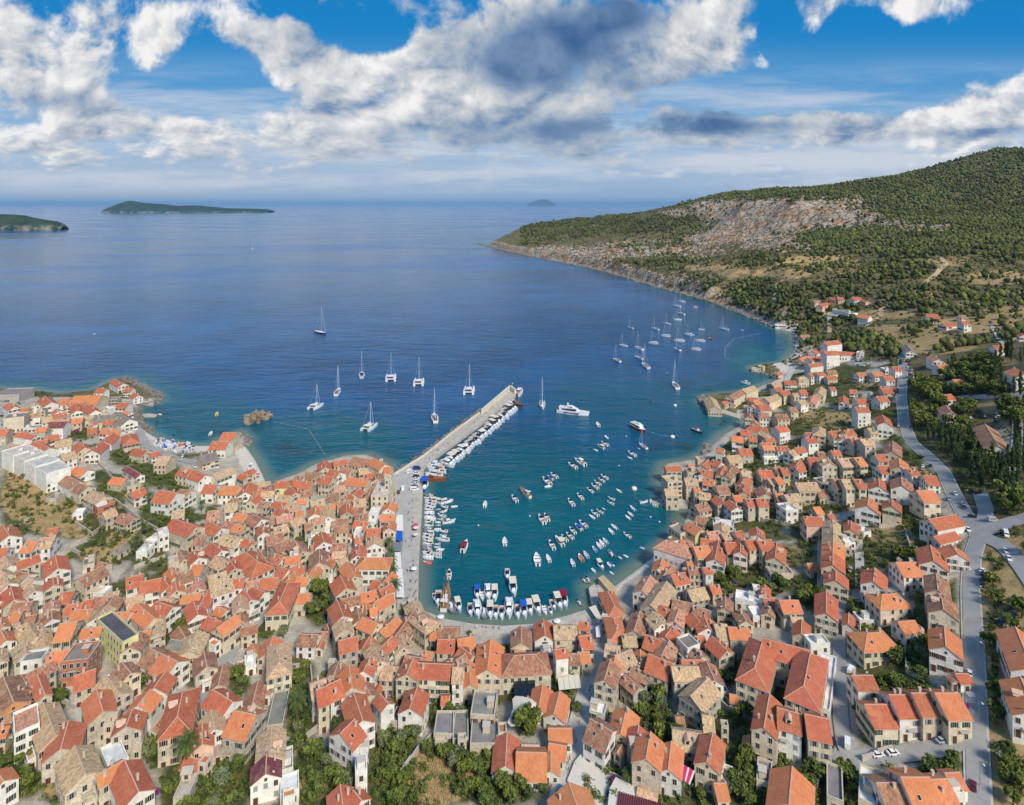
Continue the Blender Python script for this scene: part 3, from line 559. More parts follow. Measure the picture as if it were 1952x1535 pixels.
n = t.new('ShaderNodeBump'); n.inputs['Strength'].default_value = 1.0; t.put(n.inputs['Distance'], t.step(sp.outputs[1], 350, 1500, .5, .26)); t.put(n.inputs['Height'], hgt); t.l.new(n.outputs[0], b.inputs['Normal'])
sea = link('sea', grid_mesh('sea', X, Y, np.zeros(len(X)), q, [M['sea']], {'shallow': att})); tag(sea, kind='structure')
seabed = None
# ------------------------------------------------------------------ landmarks that labels refer to (photograph position, phrase)
LM = [(735,930,'the pale square fortress'),(755,1030,'the blue quay awning'),(224,1225,'the yellow flat-roofed house'),(1500,1260,'the U-shaped school'),(60,880,'the white apartment block'),(978,745,'the tip of the mole'),(1590,670,'the white hotel'),
 (1880,1010,'the main road junction'),(1000,1345,'the curved white sail awning'),(830,1470,'the dry grass plot'),(1310,1475,'the pink striped awning'),(490,797,'the rocky islet'),(480,890,'the left pebble beach'),(1510,650,'the far right beach'),(1360,768,'the tan-roofed sea shed'),
 (25,1400,'the white-parapet house'),(1290,890,'the seaside stone house'),(1130,1480,'the cinema terrace'),(415,860,'the grey-roofed boat hall'),(240,770,'the left shore road'),(345,850,'the beached boats'),(925,1355,'the grey warehouse roofs'),(920,1285,'the green-shuttered house'),
 (1145,1135,'the small stone jetty'),(1680,1440,'the parked white cars'),(1850,1300,'the straight main road'),(1570,1040,'the joined house row'),(290,1040,'the white cube house'),(600,1170,'the walled tree garden'),(1710,690,'the upper parking street'),
 (700,1100,'the palms on the quay'),(1030,1390,'the round courtyard tree'),(430,1240,'the grey lane bend'),(560,1345,'the lone garden palm'),(355,1415,'the big near palm'),(1120,1300,'the shopping street'),(1240,1330,'the walled lawn garden'),(520,1480,'the glass-gabled house'),(1850,880,'the cypress park'),
 (1915,1270,'the roadside warehouses'),(1420,1150,'the white stepped terraces'),(300,950,'the dark orchard'),(140,1005,'the brown field'),(1640,1430,'the white parked van'),(1450,960,'the upper tan houses'),(1590,905,'the long tan-roofed house'),(610,885,'the old town shore'),(480,1060,'the big hipped red roof'),(1200,1225,'the crowded alley'),(1230,1000,'the inner beach')]
RANK = ['first', 'second', 'third', 'fourth', 'fifth', 'sixth', 'seventh', 'eighth', 'ninth', 'tenth', 'eleventh', 'twelfth', 'thirteenth', 'fourteenth', 'fifteenth', 'sixteenth', 'seventeenth', 'eighteenth']
LABELLED = []          # (object, description, px, py)
def want_label(o, desc, px, py): LABELLED.append((o, desc, px, py))
def write_labels():
    groups = {}
    for o, d, px, py in LABELLED:
        L = min(LM, key=lambda l: (l[0]-px)**2+(1.3*(l[1]-py))**2)
        ddx, ddy = px-L[0], py-L[1]
        side = ('right of' if ddx > 0 else 'left of') if abs(ddx) > abs(ddy) else ('below' if ddy > 0 else 'beyond')
        groups.setdefault((d, L[2], side), []).append((math.hypot(ddx, ddy), o))
    for (d, lm, side), lst in groups.items():
        lst.sort(key=lambda e_: e_[0])
        for i, (_, o) in enumerate(lst):
            txt = f'{d} {side} {lm}' if len(lst) == 1 else f'{d}, {RANK[min(i, 17)]} {side} {lm}'
            if len(txt.split()) > 16: print('LONG', len(txt.split()), txt)
            o['label'] = txt
# ------------------------------------------------------------------ houses
ROOFC = {'o': ((222,138,92), 1., 'orange'), 'r': ((200,114,82), .9, 'red-orange'), 't': ((208,176,138), .25, 'tan'), 'b': ((172,122,98), .2, 'weathered brown'), 'p': ((208,148,124), .1, 'faded pink'), 'm': ((132,72,76), .6, 'maroon'),
         'g': ((140,134,128), .5, 'grey'), 'w': ((226,224,218), 1., 'white'), 'c': ((196,184,164), 1., 'cream'), 'k': ((92,90,94), 1., 'dark'), 'n': ((38,86,84), 1., 'green'), 'G': ((192,186,176), 1., 'pale grey'), 'W': ((206,196,178), 1., 'pale')}
WALLC = {'w': ((236,230,218), 'white'), 'c': ((224,208,178), 'cream'), 's': ((206,192,166), 'stone'), 'd': ((184,174,156), 'grey stone'), 'p': ((232,194,168), 'pink'), 'y': ((228,220,156), 'yellow'), 'g': ((172,166,158), 'grey'), 'x': ((190,122,88), 'brick'), 'a': ((230,160,104), 'apricot'), 'W': ((220,206,184), 'pale stone')}
def win_mesh(name, w_, h_, shut=None):
    b = MB(); f = .12       # stone surround round a sunk dark pane; outward is -y
    for x0, x1, z0, z1 in ((-w_/2-f, w_/2+f, h_, h_+f), (-w_/2-f, w_/2+f, -f, 0), (-w_/2-f, -w_/2, 0, h_), (w_/2, w_/2+f, 0, h_)): b.box(x0, x1, -.06, .03, z0, z1, 'window_surround')
    b.box(-w_/2, w_/2, -.02, .02, 0, h_, 'window_glass'); b.box(-.03, .03, -.04, -.02, 0, h_, 'window_surround')
    if shut:
        for s in (-1, 1): b.box(s*(w_/2+.1)-(w_/2 if s < 0 else 0), s*(w_/2+.1)+(w_/2 if s > 0 else 0), -.11, -.06, 0, h_, shut)
    return b.data(name)
WM = {k: win_mesh('window', 1.0, 1.5, k) for k in (None, 'shutter_green', 'shutter_brown', 'shutter_grey')}
def _closed():
    b = MB()
    b.box(-.55, .55, -.06, .03, 0, 1.4, 'shutter_grey'); b.box(-.64, .64, -.08, .03, -.12, 0, 'window_surround'); b.box(-.64, .64, -.08, .03, 1.4, 1.52, 'window_surround'); return b.data('window')
WM['closed'] = _closed()
def _door():
    b = MB(); b.box(-.6, .6, -.05, .03, 0, 2.2, 'door_wood'); b.box(-.75, -.6, -.09, .03, 0, 2.35, 'window_surround'); b.box(.6, .75, -.09, .03, 0, 2.35, 'window_surround'); b.box(-.6, .6, -.09, .03, 2.2, 2.35, 'window_surround'); return b.data('door')
DOORM = _door()
def _chim():
    b = MB(); b.box(-.32, .32, -.26, .26, -1.2, 1.15, 'chimney_plaster'); b.box(-.42, .42, -.36, .36, 1.15, 1.27, 'chimney_plaster')
    for s in (-1, 1): b.box(s*.2-.08, s*.2+.08, -.25, .25, 1.27, 1.5, 'ridge_mortar')
    b.box(-.42, .42, -.36, .36, 1.5, 1.58, 'ridge_mortar'); return b.data('chimney')
CHIM = _chim()
def _skyl():
    b = MB(); b.box(-.45, .45, -.6, .6, 0, .1, 'window_surround'); b.box(-.36, .36, -.5, .5, .1, .13, 'dark_glass'); return b.data('skylight')
SKYL = _skyl()
def _dormer():
    b = MB()
    vs = [(-.8,-1.3,0),(.8,-1.3,0),(.8,1.1,0),(-.8,1.1,0),(-.8,-1.3,1.0),(.8,-1.3,1.0),(0,-1.3,1.6),(0,1.1,1.6),(.8,1.1,1.),(-.8,1.1,1.)]
    b.mesh(vs, [(0,1,5,6,4),(0,4,9,3),(1,2,8,5)], 'cream_canvas'); b.mesh([(-.95,-1.5,.9),(0,-1.5,1.7),(0,1.2,1.7),(-.95,1.2,.9),(.95,-1.5,.9),(.95,1.2,.9)], [(0,1,2,3),(1,4,5,2)], 'ridge_mortar')
    b.box(-.45, .45, -1.36, -1.3, .15, 1.0, 'window_glass'); return b.data('dormer')
DORM = _dormer()
def _dish():
    b = MB(); b.tube((0,0,0), (0,0,.9), .04, .04, 'pole_metal', 5)
    n = 10; vs = [(0,-.1,.9)]+[(.42*math.cos(2*math.pi*i/n), -.25, .9+.42*math.sin(2*math.pi*i/n)) for i in range(n)]
    b.mesh(vs, [(0, 1+i, 1+(i+1) % n) for i in range(n)]+[(0, 1+(i+1) % n, 1+i) for i in range(n)], 'white_gel'); return b.data('satellite_dish')
DISH = _dish()
def _balc():
    b = MB(); b.box(-1.2, 1.2, -1.0, .02, -.12, 0, 'window_surround')
    b.box(-1.2, 1.2, -1.0, -.96, .85, .92, 'pole_metal'); b.box(-1.2, -1.16, -1.0, 0, .85, .92, 'pole_metal'); b.box(1.16, 1.2, -1.0, 0, .85, .92, 'pole_metal')
    for k in range(9): b.box(-1.2+k*.295, -1.17+k*.295, -1.0, -.97, 0, .86, 'pole_metal')
    return b.data('balcony')
BALC = _balc()
PITCH = .29; OCC = []
def lin(c, k=1.): return tuple(min(v*k, 1.) for v in s2l(c))
def roof_mesh(L, W, h, kind, ov=.32, th=.16):
    b = MB(); rise = PITCH*W; a = L/2+ov; c = W/2+ov; z0 = h-ov*2*PITCH; zt = h+rise+.1
    z0 += .1
    if kind == 'h': ix = max(min(W*.45, L/2-.2), .2); r0, r1 = -L/2+ix, L/2-ix
    else: r0, r1 = -a, a
    P = [(-a,-c,z0),(a,-c,z0),(a,c,z0),(-a,c,z0),(r0,0,zt),(r1,0,zt)]
    b.mesh(P, [(0,1,5,4),(2,3,4,5)], 'roof_tile')
    if kind == 'h': b.mesh(P, [(1,2,5),(3,0,4)], 'roof_tile')
    Q = [(x, y, z-th) for x, y, z in P]
    if kind == 'h':
        b.mesh(P[:4]+Q[:4], [(0,4,5,1),(1,5,6,2),(2,6,7,3),(3,7,4,0),(7,6,5,4)], 'window_surround')
    else:
        b.mesh(P+Q, [(0,6,7,1),(2,8,9,3),(1,7,11,5),(5,11,8,2),(3,9,10,4),(4,10,6,0)], 'ridge_mortar')
        b.mesh(Q, [(4,5,1,0),(5,4,3,2)], 'window_surround')
    if L > 2.5:
        b.box(r0+.05, r1-.05, -.14, .14, zt-.05, zt+.09, 'ridge_mortar')
        if kind == 'h':
            for (i, j) in ((4,0),(4,3),(5,1),(5,2)): b.tube(Vector(P[i])+Vector((0,0,.02)), Vector(P[j])+Vector((0,0,.03)), .12, .1, 'ridge_mortar', 4)
    return b.data('roof')
def house(x, y, z, ang, L, W, h, rc, wc, kind='g', root=None, winstyle=None, detail=2, extra=None):
    """one block of building at world place; returns root"""
    own = root is None
    if own: root = empty('house', (x, y, z), ang); off = Vector((0, 0, 0)); rel = 0.; px_ = root
    else:
        d = Vector((x, y, z))-root.location; ca, sa = math.cos(-root.rotation_euler.z), math.sin(-root.rotation_euler.z)
        off = Vector((d.x*ca-d.y*sa, d.x*sa+d.y*ca, d.z)); rel = ang-root.rotation_euler.z
    def put(o, lx, ly, lz, rz=0., parent=None):
        c_, s_ = math.cos(rel), math.sin(rel); o.location = (off.x+lx*c_-ly*s_, off.y+lx*s_+ly*c_, off.z+lz); o.rotation_euler = (0, 0, rel+rz); return o
    j = lambda a: 1+rnd.uniform(-a, a)
    jt = j(.09); wcol = tuple(v*jt*j(.03) for v in lin(WALLC[wc][0])); jr = j(.10)
    rcol = tuple(min(1, v*jr*j(.06)) for v in lin(ROOFC[rc][0])); fresh = min(1, max(0, ROOFC[rc][1]+rnd.uniform(-.25, .1)))
    wm = 'wall_stone' if wc in 'sdW' else 'wall_render'; rise = PITCH*W
    b = MB(); zb = -3.5
    if kind == 'f':
        ph = .75
        P = [(-L/2,-W/2),(L/2,-W/2),(L/2,W/2),(-L/2,W/2)]; I = [(-L/2+.3,-W/2+.3),(L/2-.3,-W/2+.3),(L/2-.3,W/2-.3),(-L/2+.3,W/2-.3)]
        for i in range(4):
            k = (i+1) % 4; a0, a1, b0, b1 = P[i], P[k], I[i], I[k]
            b.face([(*a0, zb), (*a1, zb), (*a1, h+ph), (*a0, h+ph)], wm); b.face([(*a0, h+ph), (*a1, h+ph), (*b1, h+ph), (*b0, h+ph)], 'window_surround' if wc != 'w' else wm); b.face([(*b0, h+ph), (*b1, h+ph), (*b1, h-.1), (*b0, h-.1)], wm)
    else:
        x0, x1 = -L/2, L/2; y0, y1 = -W/2, W/2
        b.mesh([(x0,y0,zb),(x1,y0,zb),(x1,y1,zb),(x0,y1,zb),(x0,y0,h),(x1,y0,h),(x1,y1,h),(x0,y1,h)], [(0,1,5,4),(2,3,7,6)], wm)
        if kind == 'h': b.mesh([(x1,y0,zb),(x1,y1,zb),(x1,y1,h),(x1,y0,h),(x0,y1,zb),(x0,y0,zb),(x0,y0,h),(x0,y1,h)], [(0,1,2,3),(4,5,6,7)], wm)
        else: b.mesh([(x1,y0,zb),(x1,y1,zb),(x1,y1,h),(x1,0,h+rise),(x1,y0,h),(x0,y1,zb),(x0,y0,zb),(x0,y0,h),(x0,0,h+rise),(x0,y1,h)], [(0,1,2,3,4),(5,6,7,8,9)], wm)
    put(b.build('wall', root, col=(*wcol, 1)), 0, 0, 0)
    if kind == 'f':
        b = MB(); b.box(-L/2+.28, L/2-.28, -W/2+.28, W/2-.28, h-.3, h, 'roof_tile' if rc in 'prob' else 'roof_flat'); rf = b.build('roof', root, col=(*rcol, fresh)); put(rf, 0, 0, 0)
        if detail > 1 and rnd.random() < .5:      # stair head or tank room
            b = MB(); b.box(-1.1, 1.1, -1, 1, 0, 2.1, 'wall_render'); b.box(-1.25, 1.25, -1.15, 1.15, 2.1, 2.25, 'window_surround')
            o = b.build('stair_head', root, col=(*wcol, 1)); put(o, rnd.uniform(-.3, .3)*L, rnd.uniform(-.15, .15)*W, h-.001)
    else:
        rf = link('roof', roof_mesh(L, W, h, kind), root, (*rcol, fresh)); put(rf, 0, 0, 0)
        sl = math.atan(2*PITCH)
        if detail > 0 and h > 4:
            for _ in range(1 if rnd.random() < .75 else 2):
                o = link('chimney', CHIM, rf); cy = rnd.choice((-1, 1))*rnd.uniform(.05, .3)*W; o.location = (rnd.uniform(-.36, .36)*L, cy, h+rise-abs(cy)*2*PITCH)
                o.scale = (rnd.uniform(.8, 1.1),)*3
            if rnd.random() < .42:
                for _ in range(rnd.choice((1, 1, 2))):
                    s = rnd.choice((-1, 1)); cy = s*W*.25; o = link('skylight', SKYL, rf); o.location = (rnd.uniform(-.3, .3)*L, cy, h+rise-abs(cy)*2*PITCH+.1); o.rotation_euler = (-s*sl, 0, 0)
            if rnd.random() < .10 and W > 7:
                s = rnd.choice((-1, 1)); o = link('dormer', DORM, rf); cy = s*W*.22; o.location = (rnd.uniform(-.2, .2)*L, cy, h+rise-abs(cy)*2*PITCH-.1); o.rotation_euler = (0, 0, 0 if s < 0 else math.pi)
            if rnd.random() < .3:
                o = link('satellite_dish', DISH, rf); cy = rnd.uniform(-.4, .4)*W; o.location = (rnd.choice((-.42, .42))*L, cy, h+rise-abs(cy)*2*PITCH); o.rotation_euler = (0, 0, -ang)
    # windows on the four fronts that face the bay or the viewpoint side
    st = winstyle if winstyle is not None else rnd.choice([None, None, 'shutter_green', 'shutter_green', 'shutter_brown', 'shutter_grey', 'closed'])
    if st == 'plain': st = None
    Yd = math.hypot(x, y); floors = max(1, int(round((h-.5)/3.0))); fh = h/floors
    cap = 30 if Yd < 300 else (12 if Yd < 420 else 6)
    cnt = 0
    sides = [(0, -W/2, 0., L, 'l'), (0, W/2, math.pi, L, 'l'), (L/2, 0, math.pi/2, W, 'g'), (-L/2, 0, -math.pi/2, W, 'g')]
    vis = []
    for (lx, ly, rz, ln, kd) in sides:
        na = ang+rz-math.pi/2; cx_, cy_ = x+lx*math.cos(ang)-ly*math.sin(ang), y+lx*math.sin(ang)+ly*math.cos(ang)
        dist = math.hypot(cx_, cy_); dt = (math.cos(na)*-cx_+math.sin(na)*-cy_)/max(dist, 1); vis.append((-dt, lx, ly, rz, ln, kd))
    vis.sort(key=lambda e_: e_[0]); dn = False
    for nd, lx, ly, rz, ln, kd in vis:
        if nd > .25: continue
        ncol = max(1, int(ln/rnd.uniform(2.1, 2.8))); 
        for fl in range(floors):
            for c_ in range(ncol):
                if cnt >= cap: break
                if rnd.random() < (.12 if wc != 'y' else .3): continue
                u = (c_+.5)/ncol*ln-ln/2; zz = fl*fh+fh*.36
                if zz+1.5 > h: zz = h-1.6
                if fl == 0 and not dn and Yd < 420:
                    o = link('door', DOORM, root); dn = True; zz = 0.05
                else:
                    o = link('window', WM[st if rnd.random() < .8 else None], root)
                    if h < 3.2: o.scale = (.8, 1, .8)
                vx, vy = lx+u*math.cos(rz), ly+u*math.sin(rz); vx += math.sin(rz)*.035; vy -= math.cos(rz)*.035
                put(o, vx, vy, zz, rz); cnt += 1
        if nd < -.3 and floors > 1 and Yd < 330 and rnd.random() < .22:
            bw = min(ln*.4, 2.6); u = rnd.uniform(-.25, .25)*ln; o = link('balcony', BALC, root); o.scale = (bw/2.4, 1, 1); vx, vy = lx+u*math.cos(rz), ly+u*math.sin(rz); put(o, vx, vy, (floors-1)*fh+fh*.1, rz)
        if kd == 'g' and kind == 'g' and W > 6 and cnt < cap and rnd.random() < .6:
            o = link('window', WM[None], root); o.scale = (.7, 1, .6); put(o, lx+math.sin(rz)*.035, ly-math.cos(rz)*.035, h+.1, rz)
    return root
def from_ridge(x1, y1, x2, y2, w_, h, kind):
    """ridge ends as seen -> world place of the block"""
    rise = 0 if kind == 'f' else PITCH*w_
    gx, gy, gz = ground_at((x1+x2)/2, (y1+y2)/2, h+rise); zr = gz+h+rise
    a = Vector(bp(x1, y1, zr)); b = Vector(bp(x2, y2, zr)); c = (a+b)/2; d = b-a; L = max(d.length, 2.2)
    if kind == 'h': L += w_*.8
    return c.x, c.y, gz, math.atan2(d.y, d.x), L, w_
SHAPEW = {'g': 'gabled', 'h': 'hipped', 'f': 'flat-roofed'}
NHOUSE = 0
def overlaps(x, y, r):
    for ox, oy, orr_ in OCC:
        if (ox-x)**2+(oy-y)**2 < (.36*(r+orr_))**2: return True
    return False
def add_house(px1, py1, px2, py2, w_, h, rc, wc, kind, sx=1.):
    global NHOUSE
    x, y, z, ang, L, W = from_ridge(px1, py1, px2, py2, w_, h, kind)
    if overlaps(x, y, min(L, W)*1.0): return None
    OCC.append((x, y, min(L, W)))
    if L > 1.7*W:      # long blocks keep their ends free too
        for s in (-.3, .3): OCC.append((x+math.cos(ang)*L*s, y+math.sin(ang)*L*s, min(L, W)*.8))
    r = house(x, y, z, ang, L, W, h, rc, wc, kind); HOUSES.append((r, L*W+W*h*1.5, math.hypot(x, y)))
    size = 'tall ' if h >= 9 else ('low ' if h <= 4 else ('long ' if L > 2*W else ('narrow ' if W <= 6 else '')))
    px, py = (px1+px2)/2, (py1+py2)/2
    roofs = ROOFC[rc][2]
    desc = f'{size}{WALLC[wc][1]} house, flat {roofs} roof' if kind == 'f' else f'{size}{WALLC[wc][1]} house, {SHAPEW[kind]} {roofs} roof'
    tag(r, None, 'house' if h > 3 else 'shed', 'houses of the harbour town'); HLAB[r.name] = (desc, px, py); NHOUSE += 1
    FOOT.append((x, y, max(L, W)/2, min(L, W)/2, ang))
    return r
HLAB = {}; FOOT = []; HOUSES = []
TILES = {}

def merge(roots, name, label):
    """the many small far houses as one counted-by-nobody mass"""
    V_, F_, MI, CO, LO, IN, mats = [], [], [], [], [], [], []; nv = 0; cache = {}
    def walk(o, mw, rv):
        nonlocal nv
        me = o.data
        if me is not None:
            k = me.name
            if k not in cache:
                co = np.empty(len(me.vertices)*3, np.float32); me.vertices.foreach_get('co', co); cache[k] = (co.reshape(-1, 3), [tuple(p.vertices) for p in me.polygons], [p.material_index for p in me.polygons], [mm for mm in me.materials])
            co, fs, mi, ms = cache[k]; idx = []
            for mm in ms:
                if mm not in mats: mats.append(mm)
                idx.append(mats.index(mm))
            A = np.array(mw); V_.append(co @ A[:3, :3].T+A[:3, 3]); LO.append(co)
            c = tuple(o.color); CO.append(np.tile(np.array(c, np.float32), (len(co), 1))); IN.append(np.tile(np.array([1, c[3], rv, 1], np.float32), (len(co), 1)))
            F_.extend(tuple(nv+v for v in f) for f in fs); MI.extend(idx[i] for i in mi); nv += len(co)
        for ch in CH.get(o, []): walk(ch, mw @ ch.matrix_basis, rnd.random())
    CH = {}
    for o in bpy.data.objects:
        if o.parent: CH.setdefault(o.parent, []).append(o)
    for r in roots: walk(r, r.matrix_basis.copy(), rnd.random())
    me = bpy.data.meshes.new(name); me.from_pydata(np.concatenate(V_).tolist(), [], F_)
    for mm in mats: me.materials.append(mm)
    me.polygons.foreach_set('material_index', MI)
    for nm, arr in (('hcol', CO), ('hinfo', IN)):
        a = me.color_attributes.new(nm, 'FLOAT_COLOR', 'POINT'); a.data.foreach_set('color', np.concatenate(arr).astype(np.float32).ravel())
    a = me.attributes.new('hloc', 'FLOAT_VECTOR', 'POINT'); a.data.foreach_set('vector', np.concatenate(LO).astype(np.float32).ravel())
    me.update(); kill = []
    def coll(o):
        kill.append(o)
        for ch in CH.get(o, []): coll(ch)
    for r in roots: coll(r)
    bpy.data.batch_remove(kill)
    o = link(name, me); tag(o, label, 'houses', kind='stuff'); return o
# houses: x1 y1 x2 y2 (ridge ends, tile pixels) width height roof wall [shape]
TILES['T1'] = (0, 1100, 3.528, """70 65 95 150 7 7 r s;10 15 60 40 7 7 t w;205 5 230 20 7 7 t w;222 52 232 90 6.5 8 t w;355 5 360 50 6.5 9 r s;650 95 730 95 5 3 w w f;945 35 1085 8 9 6 r w;1090 5 1135 60 6 6 r w;
415 105 500 95 8 6 r c;450 190 560 175 7 7 r s;560 160 630 150 7 7 r s;635 140 720 130 7 7 b s;720 110 800 95 8 7 t s;345 155 350 205 5 8 p s;345 215 350 280 5 7 b w;90 240 150 232 6 6 o s;190 265 245 255 4 5 b s;
110 340 180 310 7 7 t s;180 315 240 400 7 7 t s;285 340 300 460 5 7 t s;160 425 175 510 6.5 6 t s;30 490 120 490 7 8 g g f;405 315 520 300 11 9 o s;460 520 640 500 9 9 g x f;505 665 640 620 9 6 r s;560 440 630 435 4 7 o s;
760 240 870 235 7 8 o w;918 180 1035 275 7 8 o s;1060 260 1060 370 5 7 t s;850 150 960 115 8 6 t s;1050 165 1160 200 8 7 r w;1080 140 1170 150 6 6 t s;935 370 1015 360 7 6 o w;1300 160 1330 250 7 7 r w;1400 85 1345 190 6 7 r w;
1410 60 1560 10 9 8 t w;1570 15 1640 5 7 8 r w;1460 200 1520 220 6 5 o w;1615 120 1620 200 6 9 t s;1640 85 1690 150 7 8 r w;1400 265 1500 310 7 5 r s;1200 335 1240 400 6 4 b s;1150 420 1230 430 5 4 g s;1330 360 1270 490 8 8 t s;
1005 480 1090 520 9 6 b w;1090 520 1190 570 10 7 o w;1370 500 1390 600 7 6 b s;1110 640 1040 740 8 9 r w;1010 760 930 860 8 9 o w;890 890 850 1000 8 9 r s;1230 770 1190 950 9 9 r s h;1340 620 1290 800 8 9 t s;1430 760 1560 840 8 8 r w;
1500 590 1470 720 5 4 b s;1420 900 1440 1020 7 7 t w;1360 990 1360 1120 6 7 r p;1575 900 1720 930 11 8 o d;250 660 300 790 4 6 r s;200 570 250 830 7 7 t s;290 850 370 1060 8 7 t s;20 670 90 840 9 6 b a;150 760 190 760 5 5 r p;
140 660 165 700 3.5 4 r w;90 1000 260 925 10 9 p w f;650 760 690 900 8 8 o s;710 665 800 780 8 6 t s;800 590 880 750 8 7 r w;410 1150 460 970 9 7 r s;470 970 550 1060 7 7 r s;500 1140 570 1320 9 7 t s;720 960 790 950 5 6 c c f;
840 1240 930 1440 8 7 r w;1020 1180 985 1420 7 7 r w;740 1130 800 1270 5 6 w w f;-30 1300 20 1370 7 6 o w;10 1010 60 1000 5 5 o s;1250 1210 1350 1230 5 4 r s;1200 1420 1300 1410 7 3 c s f;-20 270 15 330 5 6 o s;-30 480 -20 560 6 6 t s;-60 120 -20 160 7 6 r w""")
TILES['T2'] = (450, 1100, 3.528, """110 70 190 100 6 6 r w;180 10 285 5 8 7 r s;350 35 290 170 9 7 r c h;410 0 490 5 6 7 o w;395 115 500 110 7 4 o w;840 110 940 90 7 7 o w;930 170 1040 110 7 7 o s;990 190 1060 160 6 7 t s;900 215 945 205 5 8 o w;
1080 265 970 370 7 5 o s;1190 235 1065 410 7 5 b w;1250 250 1290 280 8 8 t s h;680 160 720 260 8 7 r w;710 285 730 350 7 9 t s;690 430 810 400 8 9 r d;1110 390 1130 470 7 8 t s;1180 360 1220 450 7 8 r w;1260 500 1320 510 6 7 o s;
1310 370 1345 370 5 5 o g;1350 340 1500 340 7 5 b s;1360 420 1470 420 8 6 r s;1490 420 1600 400 7 6 o s;1510 470 1590 530 7 6 r s;1480 560 1540 520 7 6 b s;1225 580 1445 590 8 9 r c;1190 550 1150 650 8 9 r c;1460 610 1530 610 8 9 t w;
1570 570 1575 720 5 6 o s;1050 400 980 470 6 9 r w;900 400 850 480 6 6 r s;920 450 970 560 7 9 t s;900 545 860 630 6 9 r w;860 710 900 790 6 6 b s;760 600 780 740 9 8 o s;500 720 600 685 8 8 t s;540 760 610 735 9 9 r c;610 730 700 690 9 9 r w;
790 780 850 960 8 8 r w;960 785 900 960 8 8 r w;970 790 1020 850 5 8 r w;705 1050 795 960 10 9 r w;1220 740 1170 880 8 7 r w;1385 800 1430 800 4.5 4 r w;1590 850 1750 860 10 7 g s f;1340 990 1470 990 9 3.5 g s f;1510 910 1510 1100 5 3.5 g s f;
1580 1050 1760 1050 9 4 g s f;290 450 290 580 8 9 t c h;250 400 210 510 7 6 o s;430 385 550 390 7 5 b w;560 370 620 370 4 4 b s;110 450 130 510 4 3 o s;90 530 100 610 3.5 3 w w f;150 700 110 850 6 3 b s;190 730 245 730 4 4 b w;
310 770 260 1010 5 3 g s f;240 1005 230 1190 8 7 t s;205 1200 200 1320 8 6 m w;360 1330 360 1460 5 4 w w f;335 1160 335 1310 4 4 g w f;630 600 690 600 5 3 t s f;700 1400 720 1560 7 5 r w;790 1440 840 1500 6 5 r w;800 1270 880 1250 5 8 w w f;
820 1170 890 1160 5 6 g w f;860 1000 920 1050 6 4 w w f;1120 200 1200 180 4 3 g s f""")
TILES['T3'] = (900, 1100, 3.528, """125 420 105 620 10 7 o c;330 330 330 440 8 6 b s;275 530 435 520 11 7 b s h;480 285 490 390 8 6 r w;550 330 700 330 8 7 t s;720 300 790 310 5 5 r s;720 400 800 390 8 6 r w;465 500 540 490 5 5 w w f;470 550 525 550 4 4 r w;
555 490 635 480 5 9 r w;560 545 630 540 4 7 r w;650 520 720 520 6 5 b s;725 510 785 505 6 5 o s;475 725 450 880 7 4 o w;590 770 550 920 7 4 o w;235 1050 225 1265 8 3.5 r w;300 1180 495 1185 11 3.5 o w;530 1180 530 1300 5 3 o w;515 1020 665 1020 6 4 o w;
520 1120 630 1140 6 3.5 o w;900 450 990 470 7 7 t s;960 530 1070 490 8 7 t s;930 560 890 690 7 9 b s;950 270 975 370 7 6 o s h;880 290 920 300 4 5 g s f;1010 400 1100 400 6 6 t s;1130 230 1090 360 7 6 b s;910 95 960 200 7 6 r c h;
1200 -10 1140 90 8 7 p w;1310 30 1200 190 9 7 t s;1220 235 1280 310 7 8 t w;1350 330 1300 400 6 6 r w;1170 390 1270 430 8 6 r s;1190 520 1340 580 10 7 r s;1130 490 1130 600 5 5 o s;1030 660 1120 740 5 6 b d;1270 190 1340 240 8 6 r c;
1360 215 1440 240 7 6 o c;1480 240 1530 300 7 7 r c;1350 150 1480 180 7 5 b w;1500 200 1600 230 6 5 b s;1450 90 1560 70 8 5 t s;1560 260 1590 340 8 7 r w;1500 400 1560 400 6 6 r w;1500 480 1550 530 6 6 b s;1410 560 1550 560 7 6 r s;
1630 320 1710 320 9 7 t s;1590 680 1470 800 9 7 t d;1580 830 1635 830 5 4 r s;1550 930 1620 940 8 5 t s;1680 880 1650 1030 9 5 t s h;1350 1030 1550 1060 8 5 t d;1370 940 1420 940 4 3 b s;800 960 940 1040 10 7 b w;1040 875 1000 1050 8 6 o s;
1120 1000 1110 1100 6 7 r s;1075 1140 1110 1140 4 7 n s f;1200 1045 1170 1220 8 9 o s;1340 1110 1320 1290 7 6 o w;1620 1050 1580 1240 7 7 r c;1690 1050 1650 1260 8 8 r c;1630 1390 1705 1390 6 3 o c;650 1385 720 1580 12 5 o c;800 870 900 900 5 5 w s f;1000 780 1080 790 5 3 c s f;1460 1180 1540 1200 5 3 w s f""")
